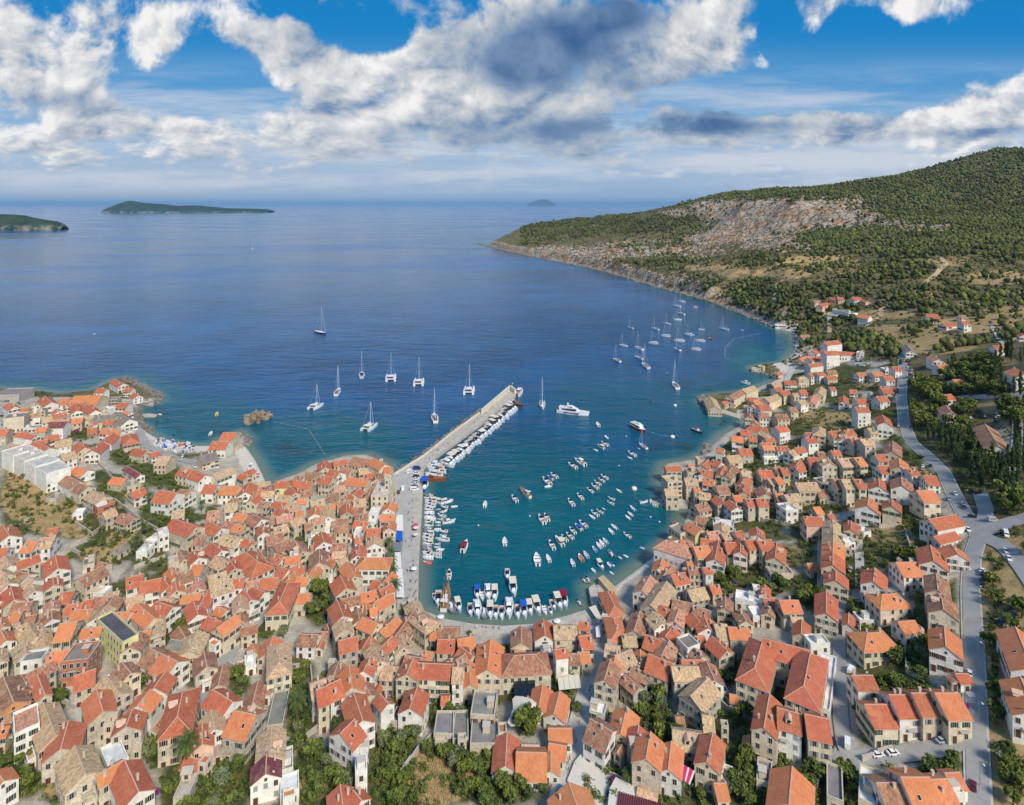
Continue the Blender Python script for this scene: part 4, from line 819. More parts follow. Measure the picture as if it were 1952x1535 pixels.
TILES['T4'] = (1350, 1100, 3.243, """380 725 345 930 7 9 r s;430 810 570 850 9 9 r w;600 850 740 880 10 9 r c;580 265 575 350 6 4 r s;730 90 730 220 8 7 r s;440 145 555 145 8 7 o s;340 135 410 130 5 5 r w;370 180 370 220 5 5 b s;260 220 325 220 6 4 w w f;170 110 330 150 6 4 w w f;
225 105 315 110 4 4 b w;350 50 350 100 4.5 5 r w;275 65 320 70 3 5 w w f;105 120 105 190 6 6 b s;125 310 250 320 7 7 o s;135 725 185 735 4 3 o s;255 980 250 1040 3.5 2.5 o s;790 -40 790 20 9 6 r c;1070 110 1160 105 9 6 o c h;1175 280 1275 270 7 4 o w;
975 350 1070 345 10 6 o c h;870 225 865 290 4 4 r w;915 250 1020 250 5 2.5 w w f;1410 -20 1420 80 8 6 b c;1440 105 1455 200 9 6 b c;1460 310 1470 430 9 7 o w;1530 600 1605 600 4.5 3 r w;890 610 1015 610 7 7 r w;970 790 1110 790 10 6 r c;
1120 730 1255 730 10 7 r w;1260 720 1400 720 10 7 r c;1405 720 1545 720 11 7 o c;1195 1240 1365 1240 14 6 o w;1045 1275 1195 1275 13 5 b w;1375 1255 1475 1250 9 5 o w;1465 1215 1550 1210 6 4 o w;1490 1310 1550 1305 4 4 t w f;1000 1190 995 1410 5 4 w c f;
520 1175 500 1400 11 4 o w;350 1140 345 1280 4 3 g s f;780 1170 785 1385 4 3 g s f;1900 310 2000 560 10 6 o w;1930 620 2020 830 10 6 o w;1490 220 1560 240 5 3 w c f""")
TILES['T5'] = (0, 700, 3.528, """0 170 180 165 20 7 g g f;300 195 345 235 10 8 r w;400 215 470 210 12 7 o w;500 195 690 190 18 6 o c;450 215 520 230 9 6 r w;655 145 715 145 9 7 r w;770 80 830 110 9 6 r w;845 140 895 140 8 5 r w;900 175 930 190 8 5 r w;735 215 805 210 8 5 g g f;
800 240 870 240 10 6 r w;590 250 640 290 9 8 r w;510 245 520 290 8 7 r w;640 325 780 320 12 7 g c;780 300 870 350 12 6 g w;830 295 875 300 7 4 o w;590 410 660 400 8 6 w x f;700 410 790 415 9 6 o w;870 445 880 480 10 6 r s h;470 350 560 340 9 6 o s;
340 370 450 365 10 8 m w;45 335 180 320 12 11 g c f;60 240 100 265 8 6 r w;140 280 200 275 9 6 r y;0 420 65 415 10 7 r s;130 430 200 440 8 6 r w;280 345 360 330 9 5 t w;70 530 150 520 8 6 r w;230 500 330 540 11 7 r w;310 470 390 450 8 6 r w;
370 500 480 480 10 7 t w;410 590 500 565 10 6 t w;460 545 540 580 8 7 r w;530 505 570 540 8 7 r s;760 445 700 500 9 7 r w;690 505 620 560 9 7 r w;510 670 590 690 9 4 o w;450 730 530 770 9 6 b w;530 780 590 800 9 6 b s;620 830 700 870 9 6 t s;
640 940 760 900 7 6 w x f;690 980 770 950 8 6 t s;820 985 900 1010 8 5 b s;500 980 570 970 6 3 w w f;760 740 850 750 8 4 o s;850 770 900 800 7 4 g s f;880 840 970 810 9 5 r w;910 545 990 560 9 5 r s;1010 580 1070 565 7 5 r w;1070 600 1150 600 12 6 t s;
1215 680 1290 690 9 6 r s;1295 695 1380 725 9 6 r w;1340 600 1450 570 12 5 g c;1430 500 1540 500 12 6 r w;1500 440 1590 440 11 8 r s;1430 720 1560 670 9 7 t w;1380 790 1460 790 10 6 r w;1490 800 1610 800 10 6 o w;1680 775 1650 840 9 6 r w;1740 810 1720 860 7 6 o w;
1070 830 1190 845 12 7 r w;1210 820 1280 830 9 6 b w;1520 920 1600 910 9 6 t w;1560 880 1610 890 6 6 b s;1590 980 1660 990 9 6 o w;1680 980 1760 1020 9 6 b w;1400 970 1490 960 10 6 p w;1160 970 1240 955 8 6 t s;1165 1020 1320 1070 10 8 r s;
1400 1040 1490 1080 9 6 r w;1510 1035 1590 1040 8 6 b s;1320 1130 1390 1130 9 6 b s;1500 1120 1620 1150 9 7 t w;1420 1180 1490 1230 8 6 r w;1450 1270 1520 1300 8 7 t s;1540 1290 1580 1350 7 6 r s;1200 1230 1240 1290 7 6 b s;1260 1225 1330 1260 7 6 b s;
1130 1310 1200 1290 6 8 t s f;1190 1390 1290 1360 9 8 b w;1300 1330 1370 1330 8 8 o d;180 1170 260 1170 9 7 o w;270 1150 370 1140 9 7 t w;330 1090 390 1080 6 4 r w;370 1265 390 1350 9 7 r w;20 1065 60 1130 10 6 r w;-10 1220 60 1215 8 6 r w;30 1270 70 1330 9 6 t w;
110 1370 190 1390 9 6 b w;150 1420 220 1440 7 6 t w;340 870 410 870 7 3 g s f;850 665 945 720 5 4 m w;850 1420 960 1390 9 6 r w;720 1440 760 1480 5 4 r s;530 1420 690 1335 9 6 b c;670 1310 720 1320 5 4 b s;-60 330 -10 330 9 7 r w;770 1230 850 1180 5 3 g s;560 1320 640 1300 7 3 g s f;-70 1300 -20 1340 9 6 t w;700 290 750 270 9 5 w w f;380 280 400 290 8 5 r w""")
TILES['T6'] = (450, 800, 3.528, """10 620 70 640 9 6 o w;90 640 200 680 10 7 r w;100 420 70 480 9 6 r w;165 455 140 510 7 6 o w;235 435 235 490 6 6 b w;270 415 350 410 8 8 r y;390 415 510 415 9 6 r s;400 375 455 385 6 6 b s;470 350 560 355 9 6 b s;590 275 600 320 8 7 r s;
580 380 650 390 9 7 r s;640 330 700 355 9 7 r w;650 285 740 265 7 6 r s;710 320 780 330 9 6 b s;790 250 900 270 11 7 b s;790 290 830 280 7 6 r w;920 260 1000 300 9 10 o c;1000 320 1050 320 8 9 o c;880 365 930 360 6 6 r s;830 330 900 325 8 5 t s;
750 390 890 400 9 9 o s;900 620 965 620 7 6 w w f;895 670 965 670 7 4 w w f;790 540 870 530 8 7 t s;740 565 745 620 7 7 r s;650 670 755 665 7 6 b s;670 720 755 715 6 6 b s;530 580 530 630 7 8 o w;600 580 620 650 8 8 t w;620 500 700 510 8 6 b s;
660 450 730 440 7 7 t s;700 420 745 425 6 6 b s;500 550 590 530 8 6 t s;430 490 500 470 7 6 b s;370 450 400 490 8 7 r s;350 560 440 570 8 6 t w;410 540 465 530 6 6 o s;260 550 340 560 7 6 r w;290 590 320 625 8 6 r w;400 620 450 610 6 6 o w;
360 690 440 650 7 6 t s;230 660 280 650 7 5 b s;250 730 340 700 8 6 t s;460 700 510 690 7 6 b s;200 790 310 760 9 5 b s;250 850 350 800 8 5 b s;390 810 450 880 8 6 b s;60 890 150 960 11 6 r w h;150 870 210 960 5 6 b s;260 900 320 920 8 6 r w;
290 990 350 1010 8 6 r w;360 1000 440 970 8 6 r w;360 920 430 910 6 6 w w f;570 755 590 820 8 7 r w;600 770 665 765 7 6 b s;650 835 745 830 8 5 b s;560 870 560 960 9 8 b s;610 940 665 940 7 7 r w;680 960 745 930 6 6 t s;800 640 885 630 7 7 b w;
800 680 885 690 7 6 r w;800 750 840 750 6 6 w w f;795 800 840 790 5 5 r w;880 735 970 730 8 6 r w;930 785 930 830 8 7 t w;830 840 820 910 7 6 r w;870 930 990 930 9 8 o w h;740 960 800 1050 7 7 o s;790 980 900 1040 9 7 r s;700 1050 740 1130 9 9 r s;
10 1060 60 1060 9 6 o w;70 1090 170 1070 8 5 p s;800 1080 850 1060 6 7 c w f;920 1080 970 1090 6 6 r s;500 850 540 840 5 5 b s;650 890 740 885 6 5 t s;780 600 850 590 7 6 b s""")
TILES['T7'] = (1200, 700, 3.528, """240 668 340 665 6 8 r s;235 760 330 750 9 11 t s f;235 820 320 820 8 8 t s;395 655 435 655 6 6 o w;450 620 490 620 6 8 t s f;380 700 465 700 7 6 b s f;370 750 450 750 8 9 t s;480 690 560 700 8 7 r s;490 660 530 620 7 6 r w;560 620 615 640 8 6 r w;
500 745 570 760 8 9 o w;430 810 475 810 6 6 o w;470 840 545 850 8 7 t s;440 930 520 910 8 6 b s;455 1000 515 1020 7 5 b s;400 1040 480 1090 8 7 o y;440 1025 500 1070 7 7 t y;640 660 610 720 6 7 r s;690 670 650 730 6 7 b s;650 600 735 590 9 7 t s;
730 550 815 550 9 6 r s;590 540 635 550 7 7 r w;690 460 765 470 9 7 o w;750 420 820 430 9 5 r w;820 390 890 400 10 5 r s h;800 465 855 470 7 7 r s;880 510 945 510 8 5 r w;980 535 1060 530 7 5 r w;865 255 940 255 10 8 r w;870 305 935 310 9 7 b w;
975 320 1055 315 9 6 b s;980 400 1050 390 9 9 r w;1070 270 1120 270 8 7 b s;540 195 575 265 11 5 t s;670 195 750 150 9 7 b c;755 150 835 125 9 7 t c;620 235 660 220 6 4 r s;800 205 845 205 7 4 r s;970 140 1015 135 8 6 r w;910 210 990 180 9 7 t c;
1010 165 1065 155 9 8 r c;830 230 890 215 8 6 o c;1040 90 1120 95 9 5 r w;950 110 1030 90 9 5 t s;980 40 1010 30 7 5 r s;1095 175 1130 175 7 8 t s;1140 155 1185 155 8 6 r w;1130 225 1180 220 8 7 t w;1240 185 1215 230 8 6 p c;1290 130 1270 175 8 7 t c;
1145 65 1180 65 6 8 t s h;1200 40 1250 35 8 8 r w;1255 35 1300 30 8 8 r w;1320 20 1385 20 9 5 b c;1320 60 1385 60 8 4 r c;1180 440 1245 440 6 8 r w;1180 475 1245 470 8 8 r w;1275 400 1275 430 8 9 t s h;1340 435 1420 425 9 6 r w;1440 425 1500 420 8 7 r s;
1440 445 1450 480 8 8 p w;1480 480 1540 475 8 8 r s;1550 485 1620 480 9 8 t s;1070 570 1110 550 7 6 t w;1110 545 1170 535 7 6 r w;1200 605 1270 610 9 7 r s;1310 605 1350 640 9 8 t s;1355 560 1410 560 7 5 r w;1260 570 1305 570 7 5 b s;1400 615 1505 610 10 7 t s;
1510 610 1560 605 10 7 o s;1370 755 1425 755 10 9 r c;1425 755 1510 755 10 10 t c;1510 755 1558 755 10 10 r c;1115 780 1255 775 9 8 t s;1255 825 1325 825 8 4 b s;1260 770 1315 765 7 7 g s f;970 680 1010 665 8 7 b s;1015 680 1060 680 8 7 r s;865 695 955 695 9 6 r s;
1150 620 1120 660 8 6 r w;1110 670 1160 660 7 6 r w;750 700 815 700 8 5 t w;790 735 750 780 7 6 r s;930 755 970 745 8 5 t s;975 745 1015 740 8 6 o s;580 800 655 795 9 8 b s;575 850 650 850 7 8 w w f;695 865 750 860 7 6 o w;775 790 775 840 6 7 r s;
890 800 920 850 9 6 b s;780 885 850 885 8 8 r s;850 885 918 885 8 8 r s;980 850 1030 850 8 6 o s;1040 860 1130 850 8 7 t s;1020 950 1100 940 8 7 w w f;1170 1005 1285 1010 8 8 r p;1235 945 1280 940 7 4 o s;1335 990 1370 990 5 5 r w;1365 1025 1370 1100 9 6 t w;
1370 1105 1370 1170 9 6 t c;1370 1175 1368 1240 9 6 o c;1368 1245 1368 1330 9 7 r c;1320 1410 1460 1405 10 6 r c;1490 1035 1490 1090 6 6 r c;1430 1100 1480 1100 6 6 w w f;1430 1170 1500 1170 5 5 w w f;1650 590 1710 590 8 6 r w;1665 665 1745 665 9 6 r w;
1675 745 1680 800 10 7 r w;1610 875 1600 930 11 7 o w;990 1180 980 1280 8 7 r s;860 1170 950 1160 8 9 r s;780 1165 850 1160 8 9 r c;750 1150 745 1240 6 8 r w;855 1075 860 1125 7 6 r w;640 1180 710 1180 8 8 r s;600 1165 575 1290 8 7 r w;480 1150 600 1170 8 6 r w;
705 1110 750 1100 6 7 r w;520 1110 600 1100 8 6 p s;620 1120 690 1110 6 6 t s;560 1040 700 1060 6 5 w w f;430 1210 530 1200 9 8 o s;350 1160 420 1180 8 8 o s;240 1160 370 1200 10 9 p w h;220 1290 200 1350 7 5 o w;290 1340 230 1400 7 5 b s;280 1400 375 1380 8 7 r w;
395 1350 490 1350 5 9 b s;495 1350 545 1345 5 10 r w;385 1305 420 1305 4 6 o w;540 1470 600 1465 6 5 r s;1195 1320 1260 1320 6 3 o s;1650 1350 1640 1440 9 6 r w;1520 215 1590 215 9 6 r w;1515 270 1600 270 8 11 r w;1655 200 1720 195 9 6 r w;1700 320 1720 370 9 9 r w;
1600 410 1650 410 8 6 t c;1655 410 1700 410 6 5 r c;1525 40 1580 38 8 6 r w;1630 35 1695 33 8 5 o w;1705 60 1764 60 9 7 r w;1690 145 1760 145 8 5 r s;1345 135 1380 135 7 5 r w;1480 150 1530 155 8 5 r w;1440 190 1440 230 7 5 r w;820 260 850 240 7 5 o w;900 610 1050 610 3 3 w w f;
1590 1090 1540 1100 6 3 g w f;930 1370 1080 1370 6 3 g s f""")
TILES['T8'] = (1500, 600, 3.071, """70 260 125 235 10 5 o s;615 305 655 305 9 6 r w;850 235 890 260 9 6 p w;875 290 935 290 10 7 o w;840 355 885 350 7 4 r w;970 380 1040 378 10 4 o w;1205 180 1285 182 10 5 r w;1330 310 1400 345 12 5 o w;930 530 960 570 10 4 b w;
1160 640 1240 770 12 4 b w;910 470 960 465 8 4 r w;620 740 620 800 9 7 b s;655 840 660 890 9 6 o s;700 905 750 900 7 7 r w;670 950 675 1000 10 7 b w;615 1080 615 1120 8 7 r c;800 940 870 945 10 5 r w;760 1030 855 1030 11 8 o c;830 1200 990 1170 9 6 r w;
815 1270 990 1240 8 4 w w f;860 1300 980 1270 6 3 r w;840 1350 860 1440 10 6 r w;960 1345 1000 1400 9 5 o w;640 1450 755 1450 10 6 o w;700 175 730 210 9 4 g w;545 420 635 425 7 5 r s;560 320 600 320 8 4 w w f;725 345 760 345 6 3 g g f;480 470 500 470 5 4 w w f""")
TILES['TH'] = (1400, 270, 3.536, """1290 1160 1370 1165 10 5 r w;1340 1178 1385 1182 8 5 r w;1400 1225 1470 1220 10 3.4 r w;1525 1210 1575 1210 9 8 r w;1515 1170 1555 1170 8 3.4 b w;790 1050 850 1050 11 6 r w;650 1050 690 1055 9 5 r p;690 1050 730 1050 9 5 r p;
570 1100 640 1080 9 4 r p;530 1070 570 1070 9 4 b s;690 1130 800 1160 14 5 g w f;630 1160 740 1170 14 4 g w f;845 1165 915 1175 12 6 o w;390 960 430 965 9 4 p w;275 1235 350 1240 8 3.4 w w f;440 1310 500 1300 9 5 b s;1940 1290 1960 1300 8 4 r w;860 1065 900 1075 7 3.4 r p""")
for key in ('T1', 'T2', 'T3', 'T4', 'T5', 'T6', 'T7', 'T8', 'TH'):
    ox, oy, s, txt = TILES[key]
    for row in txt.replace('\n', '').split(';'):
        f = row.split()
        if len(f) < 8: continue
        x1, y1, x2, y2, w_, h = map(float, f[:6])
        add_house(ox+x1/s, oy+y1/s, ox+x2/s, oy+y2/s, w_, h, f[6], f[7], f[8] if len(f) > 8 else 'g')
# special buildings of several wings
def special(name, label, cat, blocks, tile, foot=True):
    ox, oy, s = TILES[tile][:3]; root = None
    for x1, y1, x2, y2, w_, h, rc, wc, kd, ws in blocks:
        x, y, z, ang, L, W = from_ridge(ox+x1/s, oy+y1/s, ox+x2/s, oy+y2/s, w_, h, kd)
        if root is None: root = empty(name, (x, y, z), 0.)
        house(x, y, z, ang, L, W, h, rc, wc, kd, root=root, winstyle=ws); OCC.append((x, y, min(L, W))); FOOT.append((x, y, max(L, W)/2, min(L, W)/2, ang))
    tag(root, label, cat); return root
special('school_building', 'large cream building with U-shaped red-orange hipped roof round a paved courtyard', 'school', [(340,380,630,458,10,9,'r','c','g','shutter_grey'),(335,400,285,570,10,9,'r','c','h','shutter_grey'),(632,470,590,680,10,9,'r','c','h','shutter_grey'),(745,490,700,820,5,3,'w','w','f','plain'),(610,395,730,390,5,4,'w','w','f','plain')], 'T4')
special('flat_roofed_house', 'yellow three-storey house with flat dark roof and long balconies', 'house', [(702,262,878,422,5.5,10,'k','y','f','plain')], 'T1')
special('hotel_building', 'white stepped hotel with many small red roofs above the far beach', 'hotel', [(215,160,300,150,10,14,'r','w','g','plain'),(150,215,200,190,9,8,'r','w','g','plain'),(215,215,290,212,10,14,'r','w','g','plain'),(300,215,410,222,9,6,'r','w','g','plain'),(125,255,190,242,9,9,'r','w','g','plain'),(120,290,195,280,8,8,'r','w','g','plain'),(410,220,450,225,8,5,'w','w','f','plain')], 'T8')
special('apartment_block', 'long white flat-roofed apartment block stepping down beside the brown field', 'apartment block', [(95,545,170,575,13,11,'G','w','f','plain'),(170,577,245,612,12.4,11,'G','w','f','plain'),(245,614,320,652,12.8,10.8,'G','w','f','plain'),(320,654,395,700,12.2,11,'G','w','f','plain')], 'T5')
special('fortress', 'pale square stone fortress with plain walls and corner turret beside the quay', 'fortress', [(930,470,1042,470,17,12,'W','W','f','plain'),(1008,400,1026,400,3.4,18,'W','W','f','plain')], 'T6')
special('modern_house', 'white modern cube house of stepped flat boxes among gardens', 'house', [(1060,1120,1130,1100,7,8,'w','w','f','plain'),(1000,1180,1070,1140,6,5,'w','w','f','plain'),(950,1250,1000,1200,5,4,'w','w','f','plain')], 'T5')
special('stone_villa', 'long ruined stone sea house with arcade on the point above the far beach', 'house', [(870,-8,905,-2,6,5,'t','s','f','plain'),(820,8,880,12,5,3,'c','s','f','plain')], 'T7')
# dense lanes: small houses fill what the survey left open
DENSE = [(0,1060,90,1240),(60,1140,330,1300),(330,1040,480,1200),(450,890,750,1110),(640,1110,800,1290),(740,1230,880,1290),(1150,1160,1420,1290),(1290,880,1400,1080),(1420,780,1480,860),(100,1390,220,1500),(60,760,250,860)]
rnd.seed(21); tries = []
for x0, y0, x1, y1 in DENSE:
    for _ in range(int((x1-x0)*(y1-y0)/230)): tries.append((rnd.uniform(x0, x1), rnd.uniform(y0, y1)))
GP = ell(np.array([p[0] for p in tries]), np.array([p[1]+8 for p in tries]), [(a, b, c, d) for a, b, c, d, _, _ in GARDENS])
gm = ground_many(tries, 8.)
nfill = 0
for (px, py), g_, gr in zip(tries, GP, gm):
    if g_ > .3: continue
    r = rnd.uniform(5.5, 7.5)
    if any((ox-gr[0])**2+(oy-gr[1])**2 < (.5*(r+o_)*1.02)**2 for ox, oy, o_ in OCC): continue
    if not inside(gr[0], gr[1], LAND)[0] or segdist(gr[0], gr[1], LAND)[0] < 6: continue
    near = min(FOOT, key=lambda f: (f[0]-gr[0])**2+(f[1]-gr[1])**2)
    ang = near[4]+rnd.choice((0, math.pi/2)); L = r*rnd.uniform(1., 1.3); rc = rnd.choice('rrrobbttoopg'); wc = rnd.choice('sswwscd'); kd = 'f' if rc == 'g' else 'g'; h = rnd.choice((5, 6, 7, 7, 8))
    rt = house(gr[0], gr[1], gr[2], ang, L, r, h, rc, wc, kd); HOUSES.append((rt, L*r+r*h*1.5, math.hypot(gr[0], gr[1]))); OCC.append((gr[0], gr[1], r)); FOOT.append((gr[0], gr[1], L/2, r/2, ang)); nfill += 1
    tag(rt, None, 'house', 'houses of the harbour town'); HLAB[rt.name] = (f'small {WALLC[wc][1]} house, {"flat" if kd=="f" else "gabled"} {ROOFC[rc][2]} roof', px, py)
print('houses', NHOUSE, 'fill', nfill)

# lean-tos, stair blocks and little terraces against the nearer houses
rnd.seed(77)
for r, a_, d_ in HOUSES:
    if d_ > 330 or rnd.random() > .42: continue
    f_ = min(FOOT, key=lambda f: (f[0]-r.location.x)**2+(f[1]-r.location.y)**2); ang = r.rotation_euler.z
    side = rnd.choice((-1, 1)); along = rnd.random() < .5; l2 = rnd.uniform(.35, .7)*(f_[2]*2 if along else f_[3]*2); dd = rnd.uniform(2., 3.2); hh = rnd.choice((2.6, 2.8, 3.0, 5.2))
    ox_, oy_ = (rnd.uniform(-.2, .2)*f_[2], side*(f_[3]+dd/2-.05)) if along else (side*(f_[2]+dd/2-.05), rnd.uniform(-.2, .2)*f_[3])
    wx_, wy_ = r.location.x+ox_*math.cos(ang)-oy_*math.sin(ang), r.location.y+ox_*math.sin(ang)+oy_*math.cos(ang)
    if road_dist(wx_, wy_)[0] < 4 or segdist(wx_, wy_, LAND)[0] < 5: continue
    house(wx_, wy_, r.location.z, ang+(0 if along else math.pi/2), max(l2, 2.4), dd, hh, rnd.choice('rotbgcc'), rnd.choice('wscs'), 'f' if rnd.random() < .6 else 'g', root=r, winstyle='plain', detail=0)
HOUSES.sort(key=lambda e_: -e_[1]/e_[2]**2)
for r, _, _ in HOUSES[:292]: want_label(r, *HLAB[r.name])
for r, _, _ in HOUSES[:292]:
    if r['category'] == 'shed': r.name = 'shed'
merge([r for r, _, _ in HOUSES[292:]], 'distant_houses', 'crowd of smaller houses with red, orange and tan roofs further off through the town')
# ------------------------------------------------------------------ vegetation
rnd.seed(5); NR = np.random.RandomState(11)
def leaf_cloud(centres, radii, per, size, flat=1.0, shade=None, seed=1):
    """many small leaf clumps spread through clump volumes"""
    rs = np.random.RandomState(seed); V_, S_ = [], []
    for i, (c, r) in enumerate(zip(centres, radii)):
        n = per; d = rs.normal(size=(n, 3)); d /= np.linalg.norm(d, axis=1)[:, None]; rad = r*rs.uniform(.45, 1.08, n)[:, None]
        p = np.array(c)+d*rad*np.array([1, 1, flat]); nrm = d+rs.normal(size=(n, 3))*.7; nrm /= np.linalg.norm(nrm, axis=1)[:, None]
        a = np.cross(nrm, rs.normal(size=(n, 3))); a /= np.linalg.norm(a, axis=1)[:, None]; b = np.cross(nrm, a); s = (size*rs.uniform(.6, 1.35, n))[:, None]
        q = np.stack([p-a*s-b*s*.6, p+a*s-b*s*.5, p+a*s*.6+b*s*.8, p-a*s*.7+b*s*.6], 1); V_.append(q.reshape(-1, 3)); S_.append(np.full(n*4, (shade[i] if shade is not None else rs.uniform(0, 1))))
    return np.concatenate(V_), np.concatenate(S_)
def cloud_mesh(name, V_, S_, matn):
    me = bpy.data.meshes.new(name); n = len(V_)//4; me.vertices.add(n*4); me.vertices.foreach_set('co', V_.astype(np.float32).ravel()); me.loops.add(n*4); me.loops.foreach_set('vertex_index', np.arange(n*4, dtype=np.int32)); me.polygons.add(n); me.polygons.foreach_set('loop_start', np.arange(0, n*4, 4, dtype=np.int32))
    at = me.attributes.new('shade', 'FLOAT', 'POINT'); at.data.foreach_set('value', S_.astype(np.float32)); me.materials.append(M[matn]); me.update(calc_edges=True); return me
def trunk_mesh(h, r, limbs, seed):
    rs = random.Random(seed); b = MB(); b.tube((0,0,-1), (0,0,h*.45), r*1.25, r*.85, 'bark', 7); b.tube((0,0,h*.45), (rs.uniform(-.2,.2),rs.uniform(-.2,.2),h*.8), r*.85, r*.4, 'bark', 6)
    for i in range(limbs):
        a = 6.28*i/limbs+rs.uniform(-.4, .4); z = h*rs.uniform(.35, .5); b.tube((0,0,z), (math.cos(a)*h*.3, math.sin(a)*h*.3, h*rs.uniform(.6,.8)), r*.5, r*.18, 'bark', 5)
    return b.data('trunk')
def broad(seed, matn, nc=13, per=48, size=.34, spread=1.75, squash=.8):
    rs = np.random.RandomState(seed); cs, rr = [], []
    for i in range(nc):
        a = rs.uniform(0, 6.28); rad = spread*math.sqrt(rs.uniform(0.02, 1)); z = 3.4+rs.uniform(-.9, 1.25)*(1-.35*rad/spread); cs.append((rad*math.cos(a), rad*math.sin(a), z)); rr.append(rs.uniform(.75, 1.25))
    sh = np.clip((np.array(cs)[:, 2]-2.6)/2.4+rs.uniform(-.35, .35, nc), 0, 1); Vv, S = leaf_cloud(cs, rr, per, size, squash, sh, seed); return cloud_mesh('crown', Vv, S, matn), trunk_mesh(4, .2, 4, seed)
def cypress(seed):
    rs = np.random.RandomState(seed); cs, rr = [], []
    for i in range(16):
        t_ = i/15; w_ = .95*math.sin(math.pi*min(1, .12+.88*(1-t_)))**.8*(1-.25*t_); a = rs.uniform(0, 6.28); cs.append((.3*w_*math.cos(a), .3*w_*math.sin(a), 1.2+t_*8.6)); rr.append(max(.22, w_*rs.uniform(.85, 1.1)))
    Vv, S = leaf_cloud(cs, rr, 42, .25, 1.15, None, seed); b = MB(); b.tube((0,0,-1), (0,0,3), .2, .14, 'bark', 6); return cloud_mesh('crown', Vv, S, 'leaf_cypress'), b.data('trunk')
def palm_meshes(seed, th=6.):
    rs = random.Random(seed); b = MB(); 
    for i in range(7): b.tube((.05*math.sin(i), 0, th*i/7-(1 if i == 0 else 0)), (.05*math.sin(i+1), 0, th*(i+1)/7), .34-.012*i, .28-.01*i, 'bark', 8)
    for k in range(6): a = k*1.05; b.tube((0,0,th), (.45*math.cos(a), .45*math.sin(a), th+.15), .16, .08, 'bark', 5)
    tm = b.data('trunk'); b = MB()
    for k in range(34):
        a = k*2.39996+rs.uniform(-.15, .15); el = 1.25-1.65*(k/33.)+rs.uniform(-.1, .1); L = rs.uniform(2.9, 3.6); pts = []; p = Vector((0, 0, th)); e_ = el
        for s in range(8):
            pts.append(p.copy()); p = p+Vector((math.cos(a)*math.cos(e_), math.sin(a)*math.cos(e_), math.sin(e_)))*(L/7); e_ -= .17+.03*s
        side = Vector((-math.sin(a), math.cos(a), 0))
        for s in range(1, 7):
            wd = .62*math.sin(math.pi*(s+.6)/8.2)
            for sg in (-1, 1):
                for h_ in (0., .5):
                    c = pts[s].lerp(pts[s+1], h_); nx = pts[s].lerp(pts[s+1], h_+.34); tip = c+side*sg*wd+(pts[s+1]-pts[s])*.55+Vector((0, 0, -.22)); b.face([c, nx, tip], 'leaf_palm')
        for s in range(7): b.face([pts[s]-side*.05, pts[s]+side*.05, pts[s+1]+side*.03, pts[s+1]-side*.03], 'leaf_palm')
    return b.data('crown'), tm
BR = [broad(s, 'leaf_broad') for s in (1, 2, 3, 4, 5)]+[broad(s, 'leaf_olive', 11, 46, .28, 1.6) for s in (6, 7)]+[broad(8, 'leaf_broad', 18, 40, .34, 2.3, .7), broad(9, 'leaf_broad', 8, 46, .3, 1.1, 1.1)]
CY = [cypress(s) for s in (1, 2, 3)]; PM = [palm_meshes(s) for s in (1, 2)]
FLW = [broad(s, 'leaf_flower', 7, 46, .26, 1.2, .8) for s in (11, 12)]
def tree(name, tm, x, y, z, s, desc, px, py, cat='tree', group=None, sz=1.):
    r = empty(name, (x, y, z), rnd.uniform(0, 6.28)); r.scale = (s, s, s*sz); link('crown', tm[0], r); link('trunk', tm[1], r); tag(r, None, cat, group); want_label(r, desc, px, py); return r
_FA = None
def in_house(x, y, pad=.4):
    for hx, hy, a, b, ang in FOOT:
        dx_, dy_ = x-hx, y-hy
        if abs(dx_)+abs(dy_) > a+b+6: continue
        u = dx_*math.cos(ang)+dy_*math.sin(ang); v = -dx_*math.sin(ang)+dy_*math.cos(ang)
        if abs(u) < a+pad and abs(v) < b+pad: return True
    return False
cand = []
for (gx_, gy_, rx, ry, n, dr) in GARDENS:
    n = int(round(n*2.6))
    for _ in range(n):
        a = rnd.uniform(0, 6.28); q_ = math.sqrt(rnd.random()); cand.append((gx_+rx*q_*math.cos(a), gy_+ry*q_*math.sin(a)))
q1 = NR.uniform(0, 1850, 5200); q2 = NR.uniform(740, 1535, 5200); kk = inside(q1, q2, TOWN_PX); q1, q2 = q1[kk], q2[kk]; gq = ground_many(np.stack([q1, q2], 1), .5, 9); gsel = (green_gaps(gq[:, 0], gq[:, 1], q1, q2) > .6) & (segdist(gq[:, 0], gq[:, 1], LAND) > 9)
GAPPTS = [(q1[i], q2[i]) for i in np.where(gsel)[0]]
# trees the photograph shows one by one
EXPL = [(1005,1388,8),(1262,1338,5),(540,1205,5),(470,1218,4),(775,1165,5),(895,1200,4),(1250,1168,4),(1240,760,3),(975,1325,3),(1155,1165,4),(455,965,5),(480,1005,3),(250,1050,4),(665,1490,5),(745,1475,5),(1370,1260,7),(1425,1130,4),(1100,1345,4),(1560,1290,5),(230,745,4),(420,1420,5),(610,1130,8),(600,1165,7),(630,1140,7),(735,1310,4)]
gm = ground_many(cand+[(a, b) for a, b, _ in EXPL], 2.5)
NB = 0; SHR = []; placed = []
for i, ((px, py), g_) in enumerate(zip(cand+[(a, b) for a, b, _ in EXPL], gm)):
    x, y, z = g_
    if i < len(cand) and road_dist(x, y)[0] < 4.2: continue
    if in_house(x, y, 1.0 if i < len(cand) else 0.) or segdist(x, y, LAND)[0] < 4: continue
    if i < len(cand) and any((x-a)**2+(y-b)**2 < 4.2 for a, b in placed[-60:]): continue
    ex = i >= len(cand); s = rnd.uniform(.55, 1.15) if not ex else EXPL[i-len(cand)][2]/5.
    if py < 1000: s *= 1.12
    placed.append((x, y)); SHR.append((s/math.hypot(x, y), x, y, z, s, px, py))
